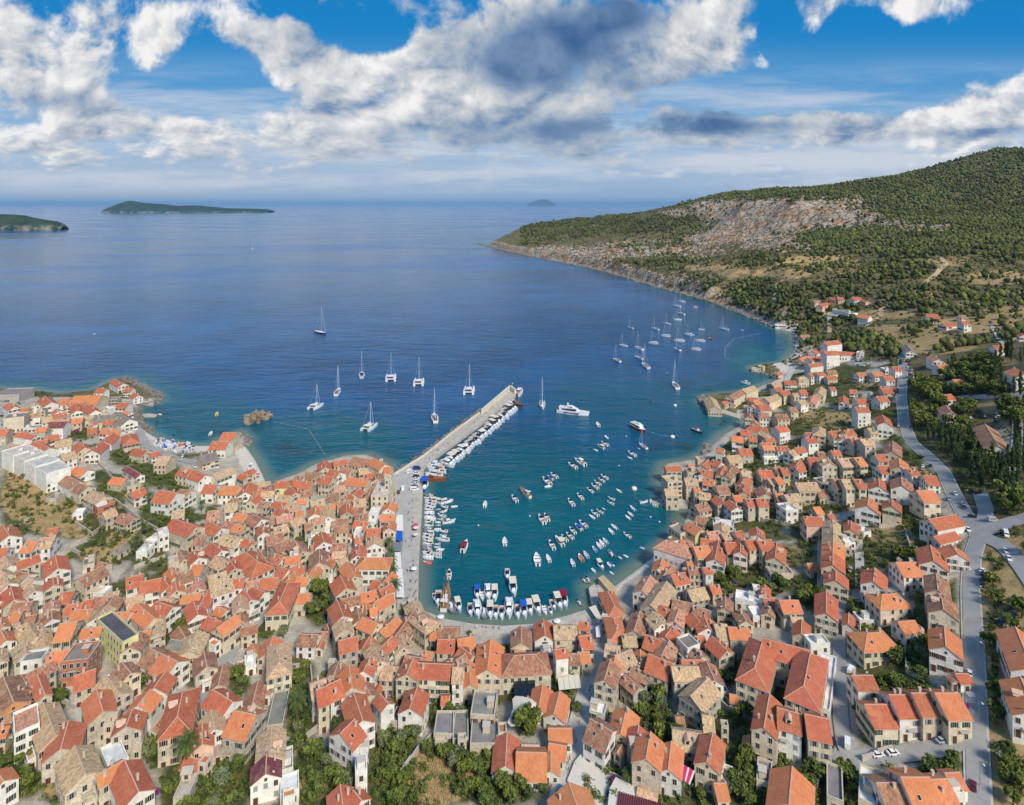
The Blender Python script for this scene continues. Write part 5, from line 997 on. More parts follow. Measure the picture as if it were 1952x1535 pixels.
SHR.sort(key=lambda e_: -e_[0])
ngt = 200
for _, x, y, z, s, px, py in SHR[:ngt]:
    k = rnd.choice((0, 1, 2, 3, 4, 0, 1, 2, 5, 6, 7, 8)); d = {5: 'grey-green olive tree', 6: 'grey-green olive tree', 7: 'broad spreading green tree', 8: 'small round green tree'}.get(k, 'leafy green garden tree')
    if s > 1.3: d = 'big dark green tree'; k = 7
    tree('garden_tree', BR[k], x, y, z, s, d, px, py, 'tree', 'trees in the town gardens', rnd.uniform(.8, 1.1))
# palms
for px, py, s in [(739,973,1.),(741,990,1.),(742,1007,.95),(742,1032,.95),(745,1052,1.),(746,1069,1.1),(748,1086,1.1),(753,1116,1.2),(566,1338,1.25),(355,1420,1.45),(261,1030,1.3),(286,945,1.),(384,960,.9),(1196,1478,.7)]:
    x, y, z = ground_at(px, py, 5.5*s); tree('palm_tree', PM[rnd.randrange(2)], x, y, z, s, 'palm tree with drooping fronds', px, py, 'palm', 'palm trees of the town')
for px, py, s in [(190,1470,.8),(296,1512,.6),(1169,1488,.6),(1401,1112,.8),(1506,1298,.8),(1842,1346,.7),(1739,948,.9),(146,822,.9)]:
    x, y, z = ground_at(px, py, 3*s); tree('flowering_shrub', FLW[rnd.randrange(2)], x, y, z, s, 'purple flowering bougainvillea', px, py, 'shrub', 'bougainvilleas')
# the park on the right
PARKT = []
for (gx_, gy_, rx, ry, n, kd) in PARK:
    for _ in range(int(n*1.45)):
        a = rnd.uniform(0, 6.28); q_ = math.sqrt(rnd.random()); PARKT.append((gx_+rx*q_*math.cos(a), gy_+ry*q_*math.sin(a), kd))
for px, py in [(1782,615),(1805,625),(1750,635),(1780,588)]: PARKT.append((px, py, 'b'))
gm = ground_many([(a, b) for a, b, _ in PARKT], 3.)
for (px, py, kd), (x, y, z) in zip(PARKT, gm):
    if in_house(x, y, 1.5) or road_dist(x, y)[0] < 7: continue
    if kd == 'c': tree('cypress_tree', CY[rnd.randrange(3)], x, y, z, rnd.uniform(.95, 1.45), 'dark slender cypress', px, py, 'cypress', 'cypresses of the park', rnd.uniform(.85, 1.15))
    elif kd == 'p': tree('pine_tree', BR[7], x, y, z, rnd.uniform(1.8, 2.4), 'bright green pine', px, py, 'tree', 'pines of the park', 1.2)
    else:
        k = rnd.choice((0, 2, 3, 7, 7, 1)); tree('park_tree', BR[k], x, y, z, rnd.uniform(1.3, 2.0), 'leafy park tree', px, py, 'tree', 'trees of the park')
nb_park = 0
# everything smaller: one mass of shrubbery
sh_pts = []
ICO = bmesh.new(); bmesh.ops.create_icosphere(ICO, subdivisions=2, radius=1.); ICO_V = np.array([v.co[:] for v in ICO.verts]); ICO_F = np.array([[v.index for v in f.verts] for f in ICO.faces]); ICO.free()
IC1 = bmesh.new(); bmesh.ops.create_icosphere(IC1, subdivisions=1, radius=1.); IC1_V = np.array([v.co[:] for v in IC1.verts]); IC1_F = np.array([[v.index for v in f.verts] for f in IC1.faces]); IC1.free()
def lump_mesh(name, P, Rr, cols, hi=False, hs=1., label=None, nm='shrubbery', cut=.0):
    """many uneven crowns as one mesh"""
    BV, BF = (ICO_V, ICO_F) if hi else (IC1_V, IC1_F); n = len(P); rs = np.random.RandomState(4)
    A = rs.uniform(0, 6.28, n); ca, sa = np.cos(A), np.sin(A); j = 1+rs.uniform(-.30, .34, (n, len(BV)))
    V_ = BV[None]*j[..., None]; V_ = np.stack([V_[..., 0]*ca[:, None]-V_[..., 1]*sa[:, None], V_[..., 0]*sa[:, None]+V_[..., 1]*ca[:, None], V_[..., 2]*hs], -1)*Rr[:, None, None]+P[:, None]
    F_ = BF[None]+(np.arange(n)*len(BV))[:, None, None]; co = V_.reshape(-1, 3); f = F_.reshape(-1, 3)
    me = bpy.data.meshes.new(name); me.vertices.add(len(co)); me.vertices.foreach_set('co', co.astype(np.float32).ravel()); me.loops.add(f.size); me.loops.foreach_set('vertex_index', f.astype(np.int32).ravel()); me.polygons.add(len(f)); me.polygons.foreach_set('loop_start', np.arange(0, f.size, 3, dtype=np.int32))
    c = np.ones((n, len(BV), 4)); c[..., :3] = cols[:, None]*(1+rs.uniform(-.28, .28, (n, len(BV), 1))); at = me.color_attributes.new('tint', 'FLOAT_COLOR', 'POINT'); at.data.foreach_set('color', c.astype(np.float32).ravel())
    me.materials.append(M['forest']); me.update(calc_edges=True); return me
def greens(n, rs, a=(52, 70, 32), b=(96, 108, 48), third=None):
    t_ = rs.beta(1.4, 1.6, n)[:, None]; c = np.array(s2l(a))*(1-t_)+np.array(s2l(b))*t_
    if third is not None: k = rs.rand(n) < third[1]; c[k] = np.array(s2l(third[0]))*rs.uniform(.8, 1.2, (k.sum(), 1))
    return c*rs.uniform(.8, 1.25, (n, 1))
# leafy shrubbery in the gardens (leaf clumps, low)
cs, rr = [], []
for _, x, y, z, s, px, py in SHR[ngt:]:
    for _ in range(3): cs.append((x+rnd.uniform(-.9, .9)*s, y+rnd.uniform(-.9, .9)*s, z+(1.1+rnd.uniform(0, 1.2))*s)); rr.append(s*rnd.uniform(.8, 1.25))
gp = []
for (gx_, gy_, rx, ry, n, dr) in GARDENS:
    k = int(rx*ry*.028*(1.2-dr))+2
    for _ in range(k):
        a = rnd.uniform(0, 6.28); q_ = math.sqrt(rnd.random())*1.05; gp.append((gx_+rx*q_*math.cos(a), gy_+ry*q_*math.sin(a)))
for (gx_, gy_, rx, ry, n, kd) in PARK:
    for _ in range(int(rx*ry*.06)):
        a = rnd.uniform(0, 6.28); q_ = math.sqrt(rnd.random())*1.15; gp.append((gx_+rx*q_*math.cos(a), gy_+ry*q_*math.sin(a)))
for _ in range(1500): gp.append((rnd.uniform(1962, 2500), 560+940*rnd.random()))
for _ in range(300): gp.append((rnd.uniform(-420, -20), rnd.uniform(770, 1500)))
gp += GAPPTS; gm = ground_many(gp, .6, 8); rdd = road_dist(gm[:, 0], gm[:, 1]); ng_ = len(gp)-len(GAPPTS)
for i_, (x, y, z) in enumerate(gm):
    if rdd[i_] < 4.2: continue
    if i_ >= ng_:
        if in_house(x, y, .6): continue
        s_ = rnd.uniform(.6, 1.5)
        for _ in range(2): cs.append((x+rnd.uniform(-.6, .6)*s_, y+rnd.uniform(-.6, .6)*s_, z+.3+rnd.uniform(.3, 1.3)*s_)); rr.append(s_*rnd.uniform(.7, 1.15))
        continue
    if in_house(x, y, .5): continue
    cs.append((x, y, z+.4)); rr.append(rnd.uniform(.6, 1.25))
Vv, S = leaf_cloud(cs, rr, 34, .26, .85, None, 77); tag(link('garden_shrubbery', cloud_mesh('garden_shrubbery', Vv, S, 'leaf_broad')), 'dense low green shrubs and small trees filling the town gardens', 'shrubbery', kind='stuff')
# woods on the slopes
gxs, gys = [], []
for y0, y1, sp in ((560, 1100, 4.7), (1100, 1700, 5.6), (1700, 2900, 7.2)):
    a = np.arange(40, 3000, sp); b = np.arange(y0, y1, sp); A, B = np.meshgrid(a, b); gxs.append(A.ravel()+NR.uniform(-.5, .5, A.size)*sp*1.1); gys.append(B.ravel()+NR.uniform(-.5, .5, A.size)*sp*1.1)
WX = np.concatenate(gxs); WY = np.concatenate(gys); k = (WX/WY < .93); WX, WY = WX[k], WY[k]
WZ, WD = terrain_full(WX, WY); k = (WD > 7); WX, WY, WZ, WD = WX[k], WY[k], WZ[k], WD[k]
wpx, wpy = pxof(WX, WY, WZ); wj = (vnoise(WX, WY, 60, 3)-.5)
wood = ell(wpx+wj*50, wpy+wj*22, WOOD, .5); rk_ = ell(wpx+wj*40, wpy+wj*16, ROCK, .3); dr_ = ell(wpx+wj*30, wpy+wj*12, DRY, .4)
town = inside(wpx, wpy, TOWN_PX) | ((wpy > 700) & (wpx < 1965))
cl_ = vnoise(WX+300, WY, 22, 3)
prob = wood*(.35+1.3*sstep(cl_, .3, .6))*(1-.85*rk_*(wood < .8))*(1-.5*dr_)
pr = NR.rand(len(WX)); hs_ = np.array([in_house(a, b, 3) if c_ < 700 else False for a, b, c_ in zip(WX, WY, WY)]) if False else np.zeros(len(WX), bool)
tre = (pr < prob) & ~town
scr = ~tre & ~town & (NR.rand(len(WX)) < (.50*(1-.8*dr_)*(1-.72*rk_)*(.4+sstep(cl_, .35, .6))))
FH = [(f[0], f[1]) for f in FOOT if f[1] > 520]
def clear(mask):
    if not FH: return mask
    fa = np.array(FH); idx = np.where(mask)[0]; d = np.min((WX[idx][:, None]-fa[:, 0])**2+(WY[idx][:, None]-fa[:, 1])**2, axis=1); m2 = mask.copy(); m2[idx[d < 110]] = False; return m2
tre, scr = clear(tre), clear(scr)
n = tre.sum(); rr = 1.5+2.7*NR.rand(n)**1.6*(1+.25*(WY[tre] > 1500)); P_ = np.stack([WX[tre], WY[tre], WZ[tre]+rr*1.0], 1)
tone = sstep(vnoise(WX[tre], WY[tre]+900, 120, 3), .35, .65)[:, None]
cols = greens(n, NR, (54, 66, 34), (116, 120, 58), ((96, 98, 62), .2))*(1-.25*tone)
tag(link('hillside_woods', lump_mesh('hillside_woods', P_, rr, cols, False, 1.15)), 'pine and scrub oak woods covering the hillside above the bay', 'woods', kind='stuff')
n = scr.sum(); rr = NR.uniform(1.0, 2.3, n); P_ = np.stack([WX[scr], WY[scr], WZ[scr]+rr*.35], 1)
tag(link('hillside_scrub', lump_mesh('hillside_scrub', P_, rr, greens(n, NR, (62, 66, 40), (106, 106, 62), ((96, 84, 62), .2)), False, .8)), 'low dry scrub scattered over the stony hillside', 'scrub', kind='stuff')
print('trees', len(SHR), 'wood', tre.sum(), 'scrub', scr.sum(), 'park', len(PARKT))
# dry grass tufts on the bare plots
tp = []
for (gx_, gy_, rx, ry, n, dr) in GARDENS:
    if dr < .75: continue
    for _ in range(int(rx*ry*.35)):
        a = rnd.uniform(0, 6.28); q_ = math.sqrt(rnd.random()); tp.append((gx_+rx*q_*math.cos(a), gy_+ry*q_*math.sin(a)))
gm = ground_many(tp, 0, 7); b = MB()
for x, y, z in gm:
    if in_house(x, y, .3): continue
    for _ in range(3):
        a = rnd.uniform(0, 6.28); h_ = rnd.uniform(.3, .8); w_ = .16; b.face([(x-w_*math.cos(a), y-w_*math.sin(a), z-.1), (x+w_*math.cos(a), y+w_*math.sin(a), z-.1), (x+rnd.uniform(-.4, .4), y+rnd.uniform(-.4, .4), z+h_)], 'dry_straw')
tag(b.build('dry_grass'), 'tall straw-coloured dry grass on the bare plots', 'grass', kind='stuff')
# ------------------------------------------------------------------ harbour works
def slab(name, poly_px, z, mt, side=None, zb=-3., kind=None, parent=None):
    P_ = [bp(a, b, z) for a, b in poly_px]; b = MB()
    ar = sum(P_[i][0]*P_[(i+1) % len(P_)][1]-P_[(i+1) % len(P_)][0]*P_[i][1] for i in range(len(P_)))
    if ar < 0: P_ = P_[::-1]
    b.prism(P_, zb, z, side or mt, mt); o = b.build(name, parent)
    if kind: tag(o, kind=kind)
    return o
slab('quay', QUAY_A, 2.0, 'quay_asphalt', 'quay_stone', kind='structure')
slab('quay_edge', [(807,890),(803,980),(797,1080),(796,1157),(783,1157),(786,1080),(786,980),(786,925),(796,900)], 2.12, 'quay_stone', kind='structure')
slab('promenade', QUAY_B, 2.06, 'quay_stone', kind='structure')
mole_in = [(1000*0+983,754),(968,767),(910,813),(844,861),(808,889)]; mole_out = [(750,903),(807,868),(865,822),(919,783),(972,737),(982,745)]
r = empty('mole', (*bp(870, 840, 0), 0)); 
def world_part(o, root): o.parent = root; o.location = (-root.location.x, -root.location.y, -root.location.z)
o = slab('deck', mole_out+mole_in, 2.1, 'quay_stone'); world_part(o, r)
b = MB()
def wall_line(b, pp, z0, z1, th, mt, zref=None):
    W_ = [Vector((*bp(a, c, zref if zref is not None else z1), 0)) for a, c in pp]
    for i in range(len(W_)-1):
        d = (W_[i+1]-W_[i]).normalized(); n = Vector((-d.y, d.x, 0))*th/2; a, c = W_[i]-d*th*.3, W_[i+1]+d*th*.3
        b.prism([(a+n)[:2], (c+n)[:2], (c-n)[:2], (a-n)[:2]][::-1], z0, z1, mt)
wall_line(b, [(752,902),(808,867),(865,821),(919,782)], 0., 3.1, 1.0, 'quay_pale'); o = b.build('parapet'); world_part(o, r)
b = MB(); wall_line(b, [(919,781),(973,735),(982,743)], 0., 6., 1.6, 'quay_pale', 5.6); o = b.build('sea_wall'); world_part(o, r)
tag(r, 'long pale stone mole with parapet and high end wall sheltering the harbour', 'breakwater')
def thing_at(name, px, py, z=0., rz=0.): return empty(name, (*bp(px, py, z), z), rz)
# mole-end light
r = thing_at('harbour_light', 977, 742, 2.1); b = MB(); b.tube((0,0,0), (0,0,1.2), .9, .7, 'window_surround', 10); b.build('base', r); b = MB(); b.tube((0,0,1.2), (0,0,5.2), .45, .35, 'green_canvas', 10); b.build('column', r); b = MB(); b.tube((0,0,5.2), (0,0,5.9), .45, .3, 'lamp_glass', 8); b.build('lamp', r); tag(r, 'small green harbour light at the tip of the mole', 'harbour light')
def rubble_row(name, pp, n, spread, size, label, cat, seed, zc=.3):
    rs = random.Random(seed); bm = bmesh.new(); W_ = [Vector((*bp(a, c, 0), 0)) for a, c in pp]
    tot = [(W_[i+1]-W_[i]).length for i in range(len(W_)-1)]
    for _ in range(n):
        i = rs.choices(range(len(tot)), tot)[0]; p = W_[i].lerp(W_[i+1], rs.random())+Vector((rs.uniform(-1, 1)*spread, rs.uniform(-1, 1)*spread, zc+rs.uniform(-.4, .4)))
        s = size*rs.uniform(.5, 1.5); mt = Matrix.Translation(p) @ Matrix.Rotation(rs.uniform(0, 6.3), 4, 'Z') @ Matrix.Rotation(rs.uniform(-.6, .6), 4, 'X') @ Matrix.Diagonal((s, s*rs.uniform(.5, .9), s*rs.uniform(.4, .8), 1))
        g_ = bmesh.ops.create_icosphere(bm, subdivisions=1, radius=1., matrix=mt)
        for v in g_['verts']: v.co += Vector((rs.uniform(-1, 1), rs.uniform(-1, 1), rs.uniform(-1, 1)))*s*.16
    me = bpy.data.meshes.new(name); bm.to_mesh(me); bm.free(); me.materials.append(M['sea_rock']); o = link(name, me); tag(o, label, cat, kind='stuff'); return o
rubble_row('breakwater_rocks', [(753,901),(808,865),(865,819),(919,780)], 260, 1.6, 1.1, 'dark boulders tipped along the seaward foot of the mole', 'rocks', 1, .2)
rubble_row('headland_rocks', [(232,722),(255,730),(280,742),(304,757),(296,768),(272,773)], 220, 3.2, 2.2, 'dark flat reef rocks round the left headland', 'rocks', 2)
rubble_row('headland_rocks', [(262,778),(264,802),(286,824)], 120, 2.4, 1.6, 'pale shore rocks below the left shore road', 'rocks', 3)
rubble_row('headland_rocks', [(462,832),(474,842),(468,852)], 90, 2.4, 1.6, 'brown rocks at the end of the boat hall point', 'rocks', 4)
rubble_row('headland_rocks', [(1340,756),(1336,765),(1348,778),(1372,790)], 130, 3., 2., 'dark rocks around the tan-roofed sea shed', 'rocks', 5)
rubble_row('headland_rocks', [(1346,848),(1352,858),(1342,864)], 70, 2.6, 1.8, 'dark rocks below the right-hand seaside houses', 'rocks', 6)
rubble_row('headland_rocks', [(1432,708),(1470,716),(1488,722)], 70, 2.4, 1.5, 'pale rocks under the ruined sea house', 'rocks', 7)
rubble_row('shore_rocks', [(914,465),(960,478),(1050,497),(1150,517),(1250,547),(1350,574),(1450,613),(1480,625)], 900, 5., 3., 'pale boulders along the foot of the far headland', 'rocks', 8, .5)
# rocky islet
bm = bmesh.new(); bmesh.ops.create_icosphere(bm, subdivisions=5, radius=1.); rs = random.Random(3)
for v in bm.verts:
    n_ = mnoise.fractal(v.co*2.2, .9, 2.1, 6); v.co *= 1+.42*n_; v.co.x *= 9.6; v.co.y *= 11.; v.co.z = (v.co.z*5.2+mnoise.fractal(v.co*.45, .9, 2., 5)*2.2)
me = bpy.data.meshes.new('rocky_islet'); bm.to_mesh(me); bm.free(); me.materials.append(M['islet_rock']); o = link('rocky_islet', me, loc=(*bp(489, 799, 0), -.4)); tag(o, 'craggy pale limestone islet standing alone in the left bay', 'islet')
# stone jetties
def jetty(px_poly, z, label, mt='quay_stone'): o = slab('jetty', px_poly, z, mt); tag(o, label, 'jetty'); return o
jetty([(1122,1120),(1133,1113),(1158,1146),(1140,1160),(1128,1150)], 2.6, 'stone-walled stub jetty beside the small waterside cafe')
jetty([(1140,1102),(1150,1096),(1176,1122),(1164,1130)], 3.2, 'tan flat-topped boathouse jetty pointing at the moored boats', 'roof_tan')
jetty([(1243,957),(1262,950),(1312,958),(1311,966),(1262,962)], 1.5, 'low pale quay under the seaside stone house')
jetty([(1247,929),(1263,930),(1263,936),(1248,935)], 1.2, 'tiny landing stage on the seaside stone house')
jetty([(264,764),(270,762),(293,768),(292,773),(268,770)], 1.2, 'small concrete mole under the left headland houses')
jetty([(270,790),(282,788),(300,790),(298,793),(275,794)], 1., 'ruined low jetty beside the left shore road')
jetty([(1372,786),(1378,780),(1412,792),(1410,798)], 1.8, 'terrace quay beside the tan-roofed sea shed')
def swim(pp, label):
    cu = MB(); W_ = [Vector((*bp(a, c, .1), .1)) for a, c in pp]
    for i in range(len(W_)-1):
        cu.tube(W_[i], W_[i+1], .06, .06, 'rope', 4); n_ = int((W_[i+1]-W_[i]).length/6)
        for k in range(n_): p = W_[i].lerp(W_[i+1], (k+.5)/max(n_, 1)); cu.tube(p-Vector((.3,0,0)), p+Vector((.3,0,0)), .12, .12, 'buoy_white', 5)
    tag(cu.build('float_line'), label, 'float line')
swim([(520,803),(588,818),(620,868)], 'bent line of floats marking the bathing water off the rocky islet')
swim([(1450,635),(1413,643),(1400,645),(1382,663),(1382,682),(1417,694)], 'line of small floats fencing the far right bathing beach')
swim([(1233,821),(1256,829),(1281,833)], 'mooring rope from the red boat to its buoy')
# ------------------------------------------------------------------ boats
def hull(L, B, fb, sheer=.25, bow=1.0, stern=.8, fine=2.2, paint='car_paint', deck='white_gel', deckdrop=.0, keel=.35, open_=False, y0=0., inner='boat_floor'):
    b = MB(); n = 12; S = []
    for i in range(n+1):
        t_ = i/n; w_ = B/2*(stern+(1-stern)*min(1, t_/.35)) if t_ < .35 else B/2*(1-((t_-.35)/.65)**fine); w_ = max(w_, .02)
        x = -L/2+L*t_; zt = fb+sheer*t_**2*fb*1.6; wl = w_*.84 if t_ < .9 else w_*.6; S.append((x-(.0 if t_ < .99 else 0), w_, wl, zt))
    for sg in (-1, 1):
        for i in range(n):
            (xa, wa, la, za), (xb, wb, lb, zb_) = S[i], S[i+1]; k = (L*.04 if i == n-1 else 0)
            A = [(xa, y0+sg*la, -keel), (xb-k, y0+sg*lb, -keel), (xb, y0+sg*wb, zb_), (xa, y0+sg*wa, za)]
            b.face(A if sg < 0 else A[::-1], paint)
    x, w_, wl, zt = S[0]; b.face([(x, y0+wl, -keel), (x, y0-wl, -keel), (x, y0-w_, zt), (x, y0+w_, zt)], paint)
    inn = .86; dz = -.45*fb if open_ else -.03
    for i in range(n):
        (xa, wa, la, za), (xb, wb, lb, zb_) = S[i], S[i+1]
        for sg in (-1, 1):
            A = [(xa, y0+sg*wa, za), (xb, y0+sg*wb, zb_), (xb, y0+sg*wb*inn, zb_+.02), (xa, y0+sg*wa*inn, za+.02)]; b.face(A if sg < 0 else A[::-1], deck)
            if open_:
                A = [(xa, y0+sg*wa*inn, za+.02), (xb, y0+sg*wb*inn, zb_+.02), (xb, y0+sg*wb*inn*.95, zb_+dz), (xa, y0+sg*wa*inn*.95, za+dz)]; b.face(A if sg < 0 else A[::-1], inner)
        b.face([(xa, y0-wa*inn*(.95 if open_ else 1), za+(dz if open_ else .02)), (xb, y0-wb*inn*(.95 if open_ else 1), zb_+(dz if open_ else .02)), (xb, y0+wb*inn*(.95 if open_ else 1), zb_+(dz if open_ else .02)), (xa, y0+wa*inn*(.95 if open_ else 1), za+(dz if open_ else .02))], inner if open_ else deck)
    return b
def loft_box(b, x0, x1, w0, w1, z0, z1, mt, tin=.12, xin0=.1, xin1=.5, y0=0.):
    P_ = [(x0,y0-w0,z0),(x1,y0-w1,z0),(x1,y0+w1,z0),(x0,y0+w0,z0),(x0+xin0,y0-w0+tin,z1),(x1-xin1,y0-w1+tin,z1),(x1-xin1,y0+w1-tin,z1),(x0+xin0,y0+w0-tin,z1)]
    b.mesh(P_, [(0,1,5,4),(1,2,6,5),(2,3,7,6),(3,0,4,7),(4,5,6,7)], mt)
def proto_cabin(canopy=None, fly=False):
    r = empty('motor_boat', (0,0,0)); hull(8, 2.7, .95, fine=2.4).build('hull', r)
    b = MB(); loft_box(b, -.2, 2.7, 1.0, .55, .95, 1.75, 'white_gel', .16, .1, 1.0); b.build('cabin', r)
    b = MB(); loft_box(b, -.6, 1.75, .95, .72, 1.55, 2.05, 'dark_glass', .2, .05, .75); b.build('windscreen', r)
    b = MB(); b.box(-3.6, -.3, -1.0, 1.0, .97, 1.02, 'teak'); b.box(-3.7, -3.0, -1.0, 1.0, 1.02, 1.35, 'cream_deck'); b.box(-2.9, -.6, -1.05, -.75, 1.02, 1.35, 'cream_deck'); b.build('cockpit', r)
    b = MB(); b.box(-4.35, -3.95, -.3, .3, .3, 1.3, 'engine_black'); b.box(-4.3, -4.05, -.1, .1, -.3, .4, 'engine_black'); b.build('engine', r)
    if canopy:
        b = MB(); b.box(-3.5, .2, -1.15, 1.15, 2.35, 2.43, 'cloth')
        b.build('canopy', r, col=(*lin(canopy), 1)); b = MB()
        for sx in (-3.3, 0.): 
            for sy in (-1.1, 1.1): b.tube((sx, sy, .95), (sx, sy, 2.36), .035, .035, 'chrome', 4)
        b.build('canopy_frame', r)
    if fly: b = MB(); loft_box(b, -1.6, 1.0, .9, .7, 2.05, 2.5, 'white_gel', .1, .1, .5); b.build('flybridge', r)
    b = MB(); 
    for sg in (-1, 1): b.tube((1.2, sg*1.2, 1.15), (3.75, sg*.12, 1.75), .03, .03, 'chrome', 4)
    b.build('rail', r)
    return reg(r)
def proto_open():
    r = empty('rowing_boat', (0,0,0)); hull(5, 1.9, .6, open_=True, fine=2.0, stern=.72, inner='cloth').build('hull', r)
    r.children[0].color = (.8, .8, .8, 1)
    b = MB()
    for x in (-1.5, 0., 1.2): b.box(x-.14, x+.14, -.78 if x < 1 else -.5, .78 if x < 1 else .5, .42, .47, 'teak')
    b.build('thwart', r); b = MB(); b.box(-2.75, -2.45, -.16, .16, .2, .85, 'engine_black'); b.build('engine', r)
    b = MB(); loft_box(b, 1.3, 2.3, .55, .2, .6, .76, 'white_gel', .06, .02, .05); b.build('foredeck', r)
    return reg(r)
def proto_rib():
    r = empty('inflatable_boat', (0,0,0)); b = MB()
    pts_ = [(-2.7,-.85,.35),(1.2,-.85,.4),(2.3,-.5,.55),(2.8,0,.65),(2.3,.5,.55),(1.2,.85,.4),(-2.7,.85,.35)]
    for a, c in zip(pts_[:-1], pts_[1:]): b.tube(a, c, .3, .3, 'rubber_grey', 7)
    b.build('tube', r); b = MB(); b.box(-2.5, 1.6, -.7, .7, .05, .25, 'boat_floor'); b.build('floor', r)
    b = MB(); b.box(-.5, .1, -.35, .35, .25, 1.15, 'white_gel'); b.box(-1.5, -.9, -.4, .4, .25, .7, 'white_gel'); b.build('console', r); b = MB(); b.box(-3.05, -2.65, -.22, .22, .1, 1.1, 'engine_black'); b.build('engine', r)
    return reg(r)
def rig(r, mx, h, boom, stays, sail='white_canvas'):
    b = MB(); b.tube((mx,0,.9), (mx,0,h), .13, .09, 'mast_alloy', 6)
    for z_ in (h*.42, h*.7): b.tube((mx, -.9*(1-z_/h*.4), z_), (mx, .9*(1-z_/h*.4), z_), .05, .05, 'mast_alloy', 4)
    b.build('mast', r); b = MB(); b.tube((mx,0,2.2), (mx-boom,0,2.3), .1, .1, 'mast_alloy', 5); b.build('boom', r)
    b = MB(); b.tube((mx-.2,0,2.4), (mx-boom+.3,0,2.45), .2, .16, sail, 6); b.build('furled_sail', r); b = MB()
    for p in stays: b.tube(p, (mx, 0, h-.3), .03, .03, 'mast_alloy', 3)
    b.tube(stays[0], (mx+(stays[0][0]-mx)*.06, 0, h*.93), .09, .07, sail, 4); b.build('rigging', r)
def proto_sail(boomcol='white_canvas', hullc=None):
    r = empty('sailing_boat', (0,0,0)); hull(12, 3.7, 1.15, fine=2.3, stern=.74).build('hull', r)
    b = MB(); loft_box(b, -1.6, 3.2, 1.15, .5, 1.2, 1.75, 'white_gel', .2, .2, 1.0); b.build('cabin', r); b = MB(); b.box(-1.0, 2.0, -1.22, 1.22, 1.38, 1.56, 'dark_glass'); b.build('window', r)
    b = MB(); b.box(-5.4, -1.9, -1.0, 1.0, 1.17, 1.22, 'teak'); b.box(-5.2, -2.0, -1.45, -1.0, 1.17, 1.5, 'cream_deck'); b.box(-5.2, -2.0, 1.0, 1.45, 1.17, 1.5, 'cream_deck'); b.build('cockpit', r)
    b = MB(); loft_box(b, -2.6, -1.2, 1.1, 1.0, 1.6, 2.5, 'navy' if boomcol != 'white_canvas' else 'grey_canvas', .15, .1, .6); b.build('sprayhood', r)
    rig(r, 1.2, 16.5, 4.8, [(5.8, 0, 1.5), (-5.9, 0, 1.3), (.9, -1.7, 1.2), (.9, 1.7, 1.2)], boomcol); return reg(r)
def proto_cat():
    r = empty('catamaran', (0,0,0)); o = hull(12, 1.7, 1.5, fine=2.2, y0=-2.6).build('hull', r); o = hull(12, 1.7, 1.5, fine=2.2, y0=2.6).build('hull', r)
    b = MB(); b.box(-4.6, 2.2, -2.6, 2.6, 1.0, 1.56, 'white_gel'); b.build('bridge_deck', r); b = MB(); loft_box(b, -2.2, 2.4, 2.3, 1.7, 1.56, 2.6, 'white_gel', .35, .1, 1.0); b.build('cabin', r)
    b = MB(); b.box(-1.8, 1.5, -2.22, 2.22, 1.95, 2.3, 'dark_glass'); b.build('window', r); b = MB(); b.box(-4.6, -1.8, -2., 2., 2.95, 3.05, 'white_canvas'); b.build('bimini', r)
    b = MB(); b.box(2.2, 4.8, -1.9, 1.9, 1.25, 1.3, 'grey_canvas'); b.tube((4.8, -2.6, 1.5), (4.8, 2.6, 1.5), .12, .12, 'mast_alloy', 5); b.build('trampoline', r); b = MB(); b.box(-4.3, -2.3, -1.7, 1.7, 1.56, 1.95, 'teak'); b.build('cockpit', r)
    rig(r, 1.4, 17.5, 5.2, [(4.9, 0, 1.5), (-4.5, -2.6, 1.5), (-4.5, 2.6, 1.5)]); return reg(r)
PC = {'A': proto_cabin(), 'Ab': proto_cabin((28, 92, 190)), 'Ac': proto_cabin((222, 210, 188)), 'Am': proto_cabin((138, 26, 60)), 'Ag': proto_cabin((30, 140, 105)), 'Af': proto_cabin(None, True), 'B': proto_open(), 'R': proto_rib(), 'S': proto_sail(), 'Sn': proto_sail('navy'), 'C': proto_cat()}
BASEL = {'A': 8.4, 'Ab': 8.4, 'Ac': 8.4, 'Am': 8.4, 'Ag': 8.4, 'Af': 8.4, 'B': 5.2, 'R': 5.8, 'S': 12, 'Sn': 12, 'C': 12}
BDESC = {'A': 'white open-cockpit motor boat', 'Ab': 'white motor boat, blue canopy', 'Ac': 'white motor boat, cream canopy', 'Am': 'white motor boat, maroon canopy', 'Ag': 'white motor boat, green canopy', 'Af': 'white flybridge cabin cruiser', 'B': 'small white open boat', 'R': 'grey inflatable boat', 'S': 'white sailing yacht', 'Sn': 'white sailing yacht, navy cover', 'C': 'white sailing catamaran'}
BCAT = {'B': 'rowing boat', 'R': 'dinghy', 'S': 'sailboat', 'Sn': 'sailboat', 'C': 'catamaran'}
USED = set()
